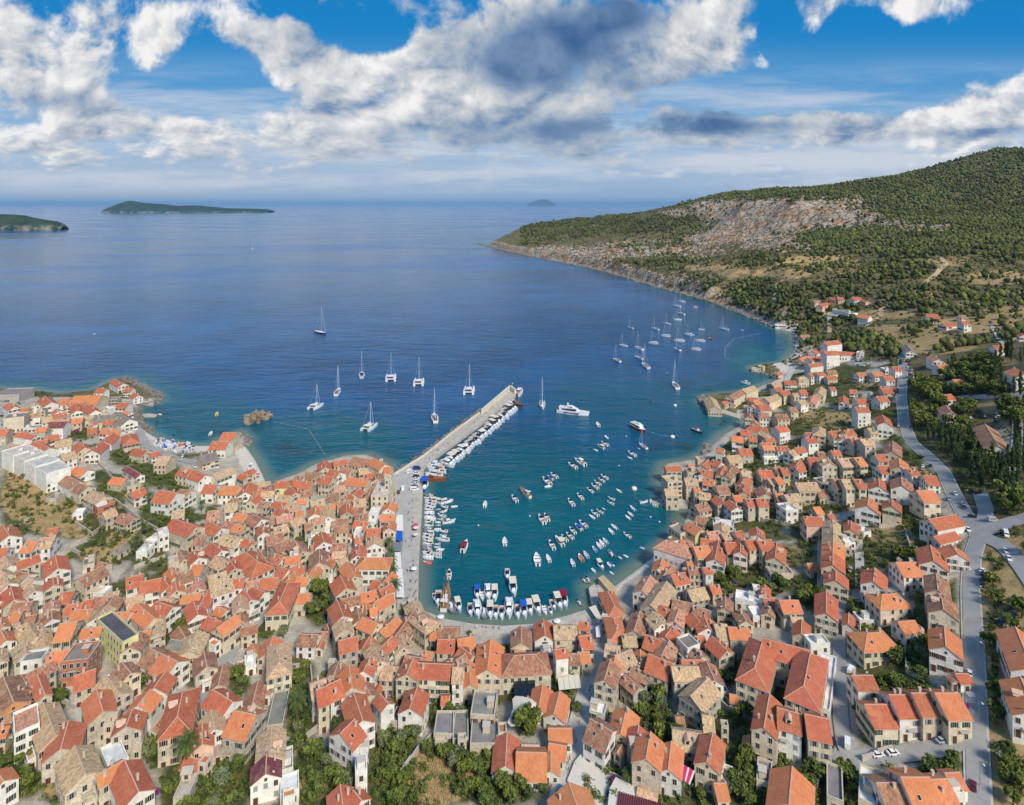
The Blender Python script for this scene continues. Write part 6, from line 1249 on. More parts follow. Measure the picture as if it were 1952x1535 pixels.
def boat(px, py, ang, plen, kind, colr=None, desc=None, group=None, z=0., Lmin=2.6, Lmax=19, inner=None, place=None):
    a = R(ang); h_ = plen/2; P0 = Vector(bp(px-math.cos(a)*h_, py+math.sin(a)*h_, z)); P1 = Vector(bp(px+math.cos(a)*h_, py-math.sin(a)*h_, z)); d = P1-P0
    L = min(max(d.length, Lmin), Lmax); c = Vector(bp(px, py, z)); p = PC[kind]
    if kind in USED: o = copy_tree(p)
    else: o = p; USED.add(kind)
    s = L/BASEL[kind]; o.location = (c.x, c.y, z); o.rotation_euler = (0, 0, math.atan2(d.y, d.x)); o.scale = (s, s, s if kind[0] != 'C' else s*.95)
    hc = colr or rnd.choice([(232, 234, 236)]*6+[(215, 222, 230), (236, 230, 214), (190, 205, 222)])
    for ch in [q_ for q_ in bpy_children(o) if q_.name.startswith('hull')]:
        ch.color = (*lin(inner or hc), 1) if False else (*lin(hc), 1)
    tag(o, None, BCAT.get(kind, 'motorboat'), group or 'boats in the harbour')
    if place: o['label'] = place
    else: want_label(o, desc or BDESC[kind], px, py)
    return o
CHMAP = {}
def bpy_children(o): return o.children if not CHMAP else CHMAP.get(o, [])
# label landmarks for boats are the same as for houses; rows along the mole get their own wording
LM += [(905,830,'the middle of the mole'),(845,885,'the root of the mole'),(825,960,'the upper quay boats'),(820,1010,'the green boat canopy'),(822,1050,'the lower quay boats'),(850,1110,'the wooden ketch'),(925,1165,'the blue-topped boat'),(970,1165,'the big round-bowed cruiser'),(1030,1165,'the second blue canopy'),(1070,1160,'the maroon canopy'),
 (1093,786,'the big white motor yacht'),(1217,818,'the red-hulled boat'),(1209,932,'the round white buoy'),(1000,943,'the cream bowsprit boat'),(1040,920,'the upper mooring trio'),(1140,925,'the upper diagonal boats'),(1095,1030,'the long diagonal boats'),(1145,1075,'the lower diagonal boats'),(1190,985,'the outer right moorings'),(610,632,'the big dark yacht'),
 (690,725,'the western anchorage'),(1240,650,'the far anchorage'),(1295,600,'the upper far anchorage'),(1285,735,'the lone yacht offshore'),(885,1045,'the red-seated launch'),(330,850,'the boat storage beach')]
rnd.seed(9)
n_row = 35; ORD = ['first', 'second', 'third', 'fourth', 'fifth', 'sixth', 'seventh', 'eighth', 'ninth', 'tenth', 'eleventh', 'twelfth', 'thirteenth', 'fourteenth', 'fifteenth', 'sixteenth', 'seventeenth', 'eighteenth']
for i in range(n_row):
    t_ = i/(n_row-1); px = 967+(844-967)*t_; py = 777+(884-777)*t_; edge = px+11; k = rnd.choice(('A', 'A', 'Af', 'A', 'Ac', 'A')); frm = ('tip', i) if i < 18 else ('root', n_row-1-i)
    boat(px+10+rnd.uniform(-2, 2), py+3+rnd.uniform(-.8, .8), -22+rnd.uniform(-4, 4), 21+rnd.uniform(-3, 4)+4*t_, k, place=f'white boat along the inner side of the mole, {ORD[frm[1]]} in the row from its {frm[0]}', group='boats moored along the mole')
# bigger craft at the mole's root and wooden ones
for px, py, l_, k in [(826,889,34,'Af'),(829,895,38,'Af'),(832,901,36,'A'),(826,907,40,'Af')]: boat(px+2, py, 178, l_, k, Lmax=13)
ys = [460,490,530,565,600,640,690,735,770,812,852,900,932,975,1020,1058,1098,1130,1170,1210,1250,1290]
for i, y in enumerate(ys):
    k = 'Ag' if y == 852 else ('Ac' if y in (1098, 530) else rnd.choice(('A', 'A', 'B', 'Af', 'A', 'R', 'Ac'))); l_ = rnd.uniform(17, 25); x0 = 804+(3 if y < 900 else 0)+(-2 if y > 1000 else 0)
    boat(x0+l_/2+rnd.uniform(0, 3), 880+y/6.98, 180+rnd.uniform(-7, 4), l_, k, inner=None)
    if rnd.random() < .6: boat(x0+l_+8+rnd.uniform(0, 3), 880+y/6.98+rnd.uniform(-1, 2), 180+rnd.uniform(-10, 8), rnd.uniform(11, 16), rnd.choice(('B', 'A', 'A', 'R')))
boat(815, 1074, 172, 19, 'B', (214, 92, 60), 'orange-red open boat')
for x, y, a, l_, k in [(500,545,12,185,'Ac'),(602,605,5,95,'B'),(470,607,170,110,'A'),(458,670,20,120,'A'),(430,728,160,130,'A'),(405,775,175,90,'B'),(525,815,8,180,'Af'),(460,932,175,125,'A'),(452,990,175,100,'A'),(455,1050,178,180,'Af'),(415,1180,5,110,'B'),(388,1215,175,105,'A'),(388,1275,175,105,'A'),(590,780,20,70,'B')]:
    boat(780+x/6.98, 880+y/6.98, a, l_/6.98, k)
for x, y, l_, k, a in [(135,342,72,'A',-85),(172,368,150,'A',-92),(295,436,125,'R',-75),(360,430,130,'Ac',-72),(470,468,125,'A',-88),(535,466,175,'Af',-84),(600,488,130,'R',-90),(655,482,150,'Ac',-90),(706,492,130,'A',-90),(762,497,130,'A',-90),(830,458,190,'Af',-90),(910,487,135,'A',-86),(970,477,150,'Ab',-80),
  (1025,455,135,'Ac',-78),(1092,442,165,'Ac',-70),(1165,470,95,'B',-75),(1217,472,85,'A',-72),(1240,420,110,'A',-62),(1292,400,155,'Ac',-68),(1345,385,155,'Am',-75),(535,310,115,'Ab',-90),(582,336,85,'B',-88),(635,306,150,'Af',-86),(697,322,135,'Ac',-90),(815,137,105,'A',-88),(870,270,155,'Ac',-82),(275,130,88,'A',88),
  (1490,398,80,'R',-48),(1535,190,75,'R',-40),(1572,185,75,'R',-55),(1620,95,60,'B',-50),(1683,50,105,'Ac',-55),(1765,42,60,'B',-60),(1792,38,60,'Ab',-35),(1788,115,50,'B',-35),(1100,20,45,'B',-80)]:
    boat(800+x/4.88, 1070+y/4.88, a, l_/4.88, k)
for q in """1360 385 120 28 B;1415 468 140 28 B;1405 515 150 50 A;1380 535 150 50 Ac;1345 555 160 32 B;1585 582 150 60 A;1572 607 160 36 B;1632 544 160 18 B;1190 662 150 64 A;1240 640 150 80 Af;1067 726 145 54 A;1043 740 145 44 Ab;1018 766 140 68 A;1028 797 190 46 B;805 882 130 54 A;610 917 80 38 B;
1402 735 150 54 A;1382 755 150 48 A;1356 775 145 50 A;1338 798 145 55 A;1307 824 145 50 A;1240 866 135 52 A;1180 905 130 56 A;1498 826 150 40 B;1450 878 160 50 A;1443 907 155 50 A;1590 943 140 45 B;1574 980 145 42 B;1558 1003 145 42 B;1398 944 155 24 B;1372 965 150 50 A;1338 978 145 60 A;1320 1000 150 46 B;
1018 1005 120 52 A;985 1020 125 66 A;1260 1050 140 66 A;1230 1070 140 60 Ab;1190 1093 135 56 A;1172 1128 140 60 A;1137 1143 135 55 A;1102 1166 130 78 Ac;1052 1190 120 64 A;1467 1067 145 52 B;1445 1095 135 46 B;1553 1123 145 58 A;1408 1160 135 48 B;1385 1175 130 50 B;1365 1190 130 48 B;1337 1215 130 46 B;1447 1245 130 54 R;1507 1270 150 28 B;
1545 1260 160 38 B;1655 1207 165 38 B;1280 1252 125 50 B;1245 1273 120 55 B;1190 1305 115 48 B;1030 1277 115 50 B;955 1286 100 76 B;740 1166 95 50 B;1665 900 10 56 A;1870 1040 0 40 B;1715 898 100 28 B;1733 912 95 30 B;1749 915 95 30 B;1775 910 80 34 B;1805 905 90 30 B;1865 915 20 30 B""".replace('\n', '').split(';'):
    x, y, a, l_, k = q.split(); x, y, a, l_ = map(float, (x, y, a, l_)); cc = {1870: ((150, 30, 40), 'dark red open boat'), 1337: ((110, 170, 205), 'pale blue open boat'), 1245: ((196, 130, 90), 'open boat, varnished wood'), 1775: ((90, 140, 190), 'blue open boat')}.get(int(x))
    boat(750+x/3.489, 700+y/3.489, a, l_/3.489*1.08, k, cc[0] if cc else None, cc[1] if cc else None)
boat(886, 1044, 68, 24, 'Am', None, 'launch under way, maroon seats')
# sailing boats at anchor
for x, y, a, l_, k in [(365,740,62,62,'S'),(545,612,90,42,'Sn'),(762,635,84,46,'C'),(970,668,80,52,'C'),(1345,730,78,48,'C'),(203,845,28,84,'C'),(603,1000,35,88,'C'),(1088,935,104,86,'S'),(1888,838,-86,66,'S'),(1720,745,50,78,'Af'),(1652,835,-18,80,'Af')]:
    boat(550+x/3.904, 560+y/3.904, a, l_/3.904, k, group='boats at anchor in the bay', Lmin=8)
for x, y, a, l_, k in [(348,417,168,54,'Sn'),(580,430,168,72,'S'),(782,217,172,72,'S'),(822,175,170,54,'C'),(822,290,168,64,'S'),(790,342,178,78,'S'),(690,380,172,64,'S'),(680,495,172,76,'C'),(893,484,168,74,'C'),(1010,432,176,62,'Sn'),(1220,432,172,90,'S'),(952,226,175,52,'Af'),(1390,438,170,26,'B'),(1000,540,172,82,'C'),
  (805,540,172,90,'C'),(785,620,160,66,'Sn'),(960,620,172,86,'C'),(563,562,172,86,'C'),(428,612,160,78,'S'),(282,583,172,80,'S'),(222,722,160,74,'S'),(427,700,162,78,'S'),(490,778,145,74,'S'),(768,962,130,72,'S'),(1420,934,170,100,'Af'),(690,842,160,14,'R'),(1095,518,150,26,'B')]:
    boat(1130+x/4.88, 540+y/4.88, a, l_/4.88, k, (170, 60, 70) if x == 1095 else None, 'red dinghy' if x == 1095 else None, group='boats at anchor in the bay', Lmin=5 if k in 'BR' else 9, Lmax=22)
boat(1225.5, 852, 148, 18, 'S', Lmin=9); boat(481, 474, 80, 5, 'S', Lmin=12, group='boats at anchor in the bay'); boat(842, 441, 20, 4, 'Af', Lmin=12, group='boats at anchor in the bay'); boat(180, 637, 10, 5, 'B', group='boats at anchor in the bay')
for x, y, a, l_, k, c_ in [(1075,320,175,30,'B',None),(1130,347,30,16,'B',(60,60,66)),(1458,320,75,22,'B',(220,200,60)),(1170,452,20,22,'B',(40,44,60)),(1418,450,60,28,'B',None)]:
    boat(x/3.528, 700+y/3.528, a, l_/3.528, k, c_, {(60,60,66): 'dark open boat', (220,200,60): 'yellow pedal boat', (40,44,60): 'navy open boat'}.get(c_))
# boats drawn up on the left beach
BC = [None]*6+[(60,120,190), (190,60,50), (70,150,140), (220,140,60), (240,240,240)]
for i in range(46):
    px = 297+rnd.random()*72; t_ = (px-297)/72; py = 838+t_*12+rnd.uniform(-2, 12+6*math.sin(t_*3)); x, y, z = ground_at(px, py); c_ = rnd.choice(BC); k = rnd.choice('BBBBA'); a = rnd.choice((120, 100, 150, 60, 170))+rnd.uniform(-12, 12)
    boat(px, py, a, 9+rnd.random()*4, k, c_, {(60,120,190): 'beached blue boat', (190,60,50): 'beached red boat', (70,150,140): 'beached turquoise boat', (220,140,60): 'beached orange boat'}.get(c_, 'beached white boat'), 'boats drawn up on the left beach', z=z+.25, Lmin=4, Lmax=7)
# one-off vessels
def oneoff(name, px, py, ang, plen, z=0.):
    a = R(ang); h_ = plen/2; P0 = Vector(bp(px-math.cos(a)*h_, py+math.sin(a)*h_)); P1 = Vector(bp(px+math.cos(a)*h_, py-math.sin(a)*h_)); d = P1-P0
    return empty(name, (*bp(px, py), z), math.atan2(d.y, d.x)), d.length
r, L = oneoff('motor_yacht', 1093, 789, -7, 62); L = min(L, 30); hull(L, L*.23, 2.6, fine=2.6, sheer=.28, keel=.8).build('hull', r, col=(*lin((234,236,238)), 1)); s = L/26
b = MB(); loft_box(b, -11*s, 6*s, 2.5*s, 1.2*s, 2.6, 4.6*s, 'white_gel', .3, .2, 3*s); b.build('main_deck_house', r); b = MB(); b.box(-9*s, 2.6*s, -2.46*s, 2.46*s, 3.1*s, 3.9*s, 'dark_glass'); b.build('saloon_window', r)
b = MB(); loft_box(b, -11.5*s, 2.5*s, 2.6*s, 1.6*s, 4.6*s, 4.9*s, 'white_gel', .1, .1, .8); loft_box(b, -6*s, 1.6*s, 1.9*s, 1.3*s, 4.9*s, 6.2*s, 'white_gel', .3, .4, 2*s); b.build('flybridge', r); b = MB(); b.box(-5*s, -.6*s, -1.76*s, 1.76*s, 5.2*s, 5.7*s, 'dark_glass'); b.build('wheelhouse_window', r)
b = MB(); b.tube((-4*s,0,6.2*s), (-4.6*s,0,8.6*s), .3, .15, 'white_gel', 6); b.box(-5.2*s, -3.8*s, -1.2*s, 1.2*s, 7.4*s, 7.55*s, 'white_gel'); b.build('radar_mast', r); b = MB(); b.box(-12.5*s, -9*s, -2.3*s, 2.3*s, 2.65, 2.72, 'teak'); b.build('aft_deck', r)
b = MB(); b.box(-7*s, 5*s, -L*.115-.02, L*.115*.99, 1.2, 1.7, 'dark_glass'); b.build('porthole_band', r)
tag(r, 'large white three-deck motor yacht anchored off the tip of the mole', 'yacht')
r, L = oneoff('excursion_boat', 1217, 819, -28, 30); L = min(max(L, 15), 20); s = L/16
hull(L, 5.2*s, 1.9, fine=2.6, stern=.95, keel=.5).build('hull', r, col=(*lin((176, 30, 40)), 1)); b = MB(); loft_box(b, -7*s, 4*s, 2.3*s, 1.6*s, 1.9, 3.6*s, 'white_gel', .2, .2, 1.0); b.build('cabin', r); b = MB(); b.box(-6*s, 2.6*s, -2.26*s, 2.26*s, 2.5*s, 3.1*s, 'dark_glass'); b.build('window', r)
b = MB(); b.box(-7.2*s, 3.2*s, -2.3*s, 2.3*s, 3.6*s, 3.75*s, 'white_gel'); loft_box(b, -1*s, 2.5*s, 1.2*s, 1.0*s, 3.75*s, 4.9*s, 'white_gel', .2, .1, .6); b.build('upper_deck', r); b = MB()
for k in range(6): b.box((-6.4+k*.9)*s, (-5.9+k*.9)*s, -1.8*s, 1.8*s, 3.75*s, 4.1*s, 'cream_deck')
b.build('bench', r); tag(r, 'red-hulled white-topped excursion boat made fast to a mooring buoy', 'excursion boat')
r, L = oneoff('fishing_boat', 1329, 823, -25, 23); L = min(max(L, 10), 14)
hull(L, 3.6, 1.3, fine=2., stern=.7, open_=True).build('hull', r, col=(*lin((44, 50, 64)), 1)); b = MB(); b.box(-1.5, 1.2, -1.1, 1.1, 1.0, 3.0, 'white_gel'); b.box(-1.8, 1.5, -1.3, 1.3, 3.0, 3.12, 'red_paint'); b.build('wheelhouse', r); b = MB(); b.tube((1.8,0,1), (1.8,0,6), .1, .07, 'wood_hull', 5); b.build('mast', r); tag(r, 'dark blue fishing boat with white wheelhouse near the right shore', 'fishing boat')
r, L = oneoff('sailing_boat', 611, 635, -16, 27); L = min(max(L, 22), 30); s = L/24
hull(L, 5.6*s, 1.6, fine=2.2, stern=.6, keel=.5, deck='cream_deck').build('hull', r, col=(*lin((46, 48, 56)), 1)); b = MB(); loft_box(b, -5*s, 4*s, 1.5*s, .8*s, 1.65, 2.4, 'white_gel', .2, .2, 1.0); b.build('cabin', r); rig(r, 2*s, 30*s, 9*s, [(11.5*s, 0, 2.), (-11.5*s, 0, 1.8), (1.6*s, -2.4*s, 1.6), (1.6*s, 2.4*s, 1.6)]); tag(r, 'big dark-hulled sailing yacht with a tall mast alone in the open bay', 'sailboat')
def ketch(px, py, ang, plen, lo, hi, hc, lab, mastz, masts, deck='teak'):
    r, L = oneoff('wooden_sailing_boat', px, py, ang, plen); L = min(max(L, lo), hi); s = L/18
    hull(L, 5*s, 1.7, fine=2., stern=.66, sheer=.45, keel=.5, deck=deck).build('hull', r, col=(*lin(hc), 1)); b = MB(); loft_box(b, -5*s, -.5*s, 1.4*s, 1.2*s, 1.8, 3.2, 'wood_hull' if hc[2] < 150 else 'white_gel', .15, .1, .3); b.build('deckhouse', r)
    b = MB(); b.box(-4.6*s, -1*s, -1.43*s, 1.43*s, 2.3, 2.8, 'dark_glass'); b.build('window', r); b = MB(); b.tube((L*.46, 0, 2.3), (L*.46+4.5*s, 0, 3.), .15, .08, 'wood_hull', 5); b.build('bowsprit', r)
    for mx, mh in masts:
        b = MB(); b.tube((mx*s,0,1.6), (mx*s,0,mh*s), .18, .1, 'wood_hull', 6); b.tube((mx*s,-1.6*s,mh*s*.62), (mx*s,1.6*s,mh*s*.62), .08, .08, 'wood_hull', 4)
        for p in ((L*.46+4.*s, 0, 2.9), (mx*s-1, -2.3*s, 1.8), (mx*s-1, 2.3*s, 1.8)): b.tube(p, (mx*s, 0, mh*s-.4), .03, .03, 'mast_alloy', 3)
        b.build('mast', r); b = MB(); b.tube((mx*s,0,3.2), (mx*s-4.5*s,0,3.4), .22, .2, 'cream_canvas', 6); b.build('furled_sail', r)
    b = MB(); b.box(-7.5*s, -5*s, -1.8*s, 1.8*s, 3.6, 3.7, 'cream_canvas'); b.build('awning', r); tag(r, lab, 'wooden boat'); return r
ketch(850, 1144, 78, 46, 16, 21, (228, 226, 216), 'white-hulled wooden ketch with long bowsprit moored stern-to at the curved quay', 0, [(2, 15), (-5, 11)])
ketch(829, 916, -4, 42, 14, 20, (140, 80, 44), 'varnished brown wooden gulet berthed at the root of the mole', 0, [(2, 15)])
ketch(986, 773, -20, 24, 12, 16, (120, 66, 48), 'brown wooden sailing boat tied near the tip of the mole', 0, [(1, 15)])
ketch(1001, 943, 142, 25, 10, 13, (226, 214, 190), 'cream bowsprit boat moored alone in the middle of the harbour', 0, [(0, 4)])
o = boat(809.5, 930, -90, 22, 'Ab', (40, 130, 215), place='bright blue boat lying parallel to the quay below the wooden gulet'); 
# mooring buoys
def buoy(px, py, rad, lab, mt='buoy_white', grp='mooring buoys'):
    b = MB(); n = 16
    prof = [(rad*.86, -.3), (rad, .1), (rad, .55*rad), (rad*.8, .8*rad), (rad*.2, .9*rad), (rad*.16, 1.25*rad)]
    for (r0, z0), (r1, z1) in zip(prof[:-1], prof[1:]):
        for i in range(n):
            a, c = 6.2832*i/n, 6.2832*(i+1)/n; b.face([(r0*math.cos(a), r0*math.sin(a), z0), (r0*math.cos(c), r0*math.sin(c), z0), (r1*math.cos(c), r1*math.sin(c), z1), (r1*math.cos(a), r1*math.sin(a), z1)], mt)
    b.face([(prof[-1][0]*math.cos(6.2832*i/n), prof[-1][0]*math.sin(6.2832*i/n), prof[-1][1]) for i in range(n)], 'chrome'); o = b.build('mooring_buoy'); o.location = (*bp(px, py), 0); tag(o, lab, 'buoy', grp)
buoy(1209, 933, 1.7, 'round white mooring buoy near the seaside stone house'); buoy(1282, 834, 1.7, 'round white mooring buoy that holds the red excursion boat'); buoy(1287, 774, 1.5, 'round white mooring buoy furthest out, left of the tan-roofed sea shed')
for px, py, l_ in [(1194, 832, 'beside the excursion boat'), (1010, 984, 'in the middle of the harbour'), (1240, 986, 'near the inner beach'), (1257, 995, 'closest to the inner beach'), (912, 1002, 'right of the quay boats'), (1180, 888, 'between the upper moorings')]: buoy(px, py, .45, 'tiny float '+l_, 'buoy_white', 'small floats')
# ------------------------------------------------------------------ far land
def far_island(name, prof, D, depth, lab, cat, seed, mt='far_land', cliff=8.):
    """prof: (px, py_top) along its skyline at distance D; waterline follows from the distance"""
    pxs = np.array([p[0] for p in prof], float); tops = H-(np.array([p[1] for p in prof], float)-HZ)*D/F
    nx, ny = 160, 26; xs = np.linspace(pxs[0], pxs[-1], nx); hz = np.interp(xs, pxs, tops); rs = np.random.RandomState(seed)
    X_, Y_, Z_ = [], [], []
    for j in range(ny):
        v = j/(ny-1); f_ = math.sin(math.pi*min(1., v*1.0))**.62 if 0 < v < 1 else 0.
        wx = (xs-CX)/F*D; ends = np.clip(np.minimum(np.arange(nx), np.arange(nx)[::-1])/10., 0, 1)**.5
        yy = D+(v-.5)*depth*(.25+.75*ends); z = hz*f_; z = z+(vnoise(wx+seed*100, yy, depth*.35, 5)-.5)*hz*.35*f_*(1-f_*.7)
        z = np.where(f_ > 0, np.maximum(z, 2.), -4.) if 0 < j < ny-1 else np.full(nx, -4.)
        X_.append(wx); Y_.append(yy); Z_.append(z)
    X_, Y_, Z_ = map(lambda q_: np.array(q_).ravel(), (X_, Y_, Z_)); i = np.arange(nx*ny).reshape(ny, nx); q_ = np.stack([i[:-1, :-1], i[:-1, 1:], i[1:, 1:], i[1:, :-1]], -1).reshape(-1, 4)
    me = grid_mesh(name, X_, Y_, Z_, q_, [M[mt]], {}); o = link(name, me); tag(o, kind='structure'); return o
far_island('island_hills', [(216,404),(222,402),(232,392),(242,386),(250,383),(262,385),(285,387.5),(310,389),(330,392),(345,393),(360,391.5),(380,392),(400,394),(425,396.5),(450,397.5),(480,398),(505,399),(515,402)], 13500, 1500, '', '', 1)
far_island('distant_island', [(1006,389),(1014,385),(1022,382.5),(1030,380.8),(1038,380),(1044,381.5),(1052,385),(1060,389)], 70000, 2500, '', '', 2)
far_island('left_headland_hills', [(-260,384),(-160,392),(-80,402),(-30,407),(0,408.5),(20,409),(45,410.5),(60,415),(80,418),(100,421),(112,424),(122,431)], 4300, 260, '', '', 3, cliff=1)
# ------------------------------------------------------------------ roads and paths, laid over the ground
rnd.seed(31)
def road(name, pp, w0, mt, dz=.12, lift=0., w1=None):
    g = ground_many(pp, 0.); P_ = [Vector((a, b, 0)) for a, b, c in g]; S = []
    for a, b in zip(P_[:-1], P_[1:]):
        n = max(1, int((b-a).length/1.6)); S += [a.lerp(b, k/n) for k in range(n)]
    S.append(P_[-1])
    for _ in range(6): S = [S[0]]+[(S[i-1]+S[i]*2+S[i+1])/4 for i in range(1, len(S)-1)]+[S[-1]]
    X_, Y_ = [], []; nc = 9
    for i, p in enumerate(S):
        d = (S[min(i+1, len(S)-1)]-S[max(i-1, 0)]).normalized(); nn = Vector((-d.y, d.x, 0))
        w_ = w0+((w1 or w0)-w0)*i/len(S)
        for k in range(nc): q_ = p+nn*w_*(k/(nc-1)-.5); X_.append(q_.x); Y_.append(q_.y)
    Z_ = terrain_full(np.array(X_), np.array(Y_))[0].reshape(len(S), nc); Z_ = Z_+dz+.12+lift
    ii = np.arange(len(S)*nc).reshape(len(S), nc); q_ = np.stack([ii[:-1, :-1], ii[:-1, 1:], ii[1:, 1:], ii[1:, :-1]], -1).reshape(-1, 4)
    o = link(name, grid_mesh(name, np.array(X_), np.array(Y_), Z_.ravel(), q_, [M[mt]], {})); tag(o, kind='structure'); return S
MAIN = [(1872,1640),(1866,1535),(1860,1400),(1856,1254),(1850,1125),(1853,1065),(1868,1018),(1846,994),(1822,950),(1800,902),(1766,868),(1738,845),(1723,805),(1718,760),(1722,705),(1718,664)]
road('pavement', MAIN, 6.2, 'path_paving', .16, w1=7.6); road('road', MAIN, 5.0, 'asphalt', .30, w1=6.2)
road('road', [(1862,1020),(1905,1003),(1990,978)], 9, 'asphalt', .31); road('road', [(1860,1020),(1915,1042),(1952,1085),(1975,1120)], 6.5, 'asphalt', .32); road('road', [(1872,1012),(1880,975),(1868,940)], 6, 'asphalt', .33)
road('road', [(1842,1078),(1760,1110),(1665,1134),(1602,1142)], 3.6, 'asphalt', .29); road('road', [(1600,1142),(1600,1250),(1602,1370),(1612,1440),(1645,1472)], 4.4, 'asphalt', .31); road('road', [(1540,1456),(1610,1449),(1700,1441),(1800,1426),(1850,1404)], 5.6, 'asphalt', .28); road('road', [(1634,1465),(1631,1640)], 4, 'asphalt', .27)
road('lane', [(1567,1130),(1567,1060),(1566,1005)], 4, 'asphalt', .25); road('lane', [(1640,1120),(1638,1060),(1636,1030)], 3.6, 'path_paving', .25)
road('street', [(1140,1176),(1134,1240),(1126,1300),(1108,1370),(1092,1440),(1062,1560)], 7.5, 'path_paving', .2)
road('lane', [(560,1120),(500,1178),(448,1232),(405,1300),(385,1345)], 4.5, 'asphalt', .2); road('lane', [(110,1240),(150,1340),(176,1420),(206,1500),(230,1560)], 3.6, 'path_paving', .2)
road('shore_road', [(252,768),(262,815),(274,848)], 7, 'asphalt', .2); road('shore_road', [(274,848),(330,874),(400,892),(440,912)], 5, 'asphalt', .2); road('lane', [(100,1056),(166,1027)], 3, 'path_paving', .2); road('lane', [(60,1060),(75,1085),(90,1150)], 4, 'path_paving', .2)
th = lambda x, y: (1400+x/3.536, 270+y/3.536)
road('dirt_track', [th(840,1270), th(980,1185), th(990,1130), th(1170,1050), th(1300,940), th(1430,830), th(1390,795)], 7, 'dirt_track', .5); road('dirt_track', [th(640,1290), th(640,1200), th(560,1150), th(420,1105), th(270,1075), th(275,1020), th(330,1000)], 5, 'dirt_track', .5)
road('beach_road', [(1522,650),(1516,690),(1500,725),(1480,745)], 6, 'path_paving', .3); road('dirt_track', [(1940,640),(1900,668),(1840,690)], 5, 'dirt_track', .4); road('park_road', [(1938,760),(1940,820),(1935,900)], 5, 'path_paving', .3); road('park_road', [(1760,765),(1840,757),(1952,752)], 5, 'path_paving', .3)
road('field_wall_track', [(1890,620),(1925,665)], 3, 'path_paving', .3)
# crossing stripes and centre dashes
b = MB()
for px, py in ((1858, 1326), (1852, 1085)):
    x, y, z = ground_at(px, py)
    for k in range(8): b.box(x-2.2+k*.58, x-1.92+k*.58, y-1.1, y+1.1, z+.34, z+.365, 'white_canvas')
o = b.build('road_marking'); tag(o, kind='structure')
# ------------------------------------------------------------------ small structures: walls, awnings, terraces
def px2(tile, x, y): ox, oy, s = TILES[tile][:3]; return ox+x/s, oy+y/s
def gwall(pp, h=1.8, mt='quay_stone', desc='low stone garden wall'):
    g = ground_many(pp, h); b = MB(); P_ = [Vector(p) for p in g]
    for a, c in zip(P_[:-1], P_[1:]):
        n = max(1, int((c-a).length/4))
        for k in range(n):
            p, q_ = a.lerp(c, k/n), a.lerp(c, (k+1)/n); d = (q_-p); d.z = 0; d.normalize(); nn = Vector((-d.y, d.x, 0))*.22; zz = T((p.x+q_.x)/2, (p.y+q_.y)/2)
            b.prism([(p+nn)[:2], (q_+nn)[:2], (q_-nn)[:2], (p-nn)[:2]][::-1], zz-2, zz+h+.002*k, mt)
    r = b.build('garden_wall'); tag(r, None, 'wall', 'garden walls'); want_label(r, desc, sum(p[0] for p in pp)/len(pp), sum(p[1] for p in pp)/len(pp))
for tl, pts_ in [('T2',[(310,1080),(420,1085),(560,990)]),('T2',[(1100,1300),(1240,1120),(1330,1040)]),('T1',[(700,1180),(730,1320),(830,1510)]),('T5',[(770,880),(940,1010),(1060,1080)]),('T5',[(500,1030),(620,1110),(700,1050)]),('T5',[(60,1060),(200,1010)]),('T5',[(590,560),(760,740)]),('T5',[(370,1240),(460,1190),(585,1145)]),
   ('T3',[(740,1165),(950,1320),(1240,1470)]),('T3',[(1100,780),(1120,900),(1090,1000)]),('T3',[(1260,700),(1400,830),(1380,930)]),('T3',[(1620,740),(1760,850)]),('T4',[(0,700),(130,800),(300,860)]),('T4',[(1140,1030),(950,1110)]),('T4',[(830,1200),(900,1210)]),('T4',[(1215,430),(1225,560),(1300,600)]),('T2',[(380,580),(500,575)]),
   ('T7',[(905,1350),(1090,1350)]),('T7',[(860,1010),(1100,1050)]),('T8',[(380,1190),(540,1230),(660,1215)]),('T8',[(690,1250),(740,1400)]),('T8',[(230,1090),(390,1100)]),('T7',[(1040,460),(1180,470)]),('T1',[(1530,560),(1640,630),(1660,560)]),('T1',[(400,800),(510,860)]),('T2',[(500,580),(510,680)]),('T5',[(900,1330),(1110,1260)]),('T5',[(440,1190),(560,1250)]),('T4',[(700,1190),(640,1410)])]:
    gwall([px2(tl, *p) for p in pts_])
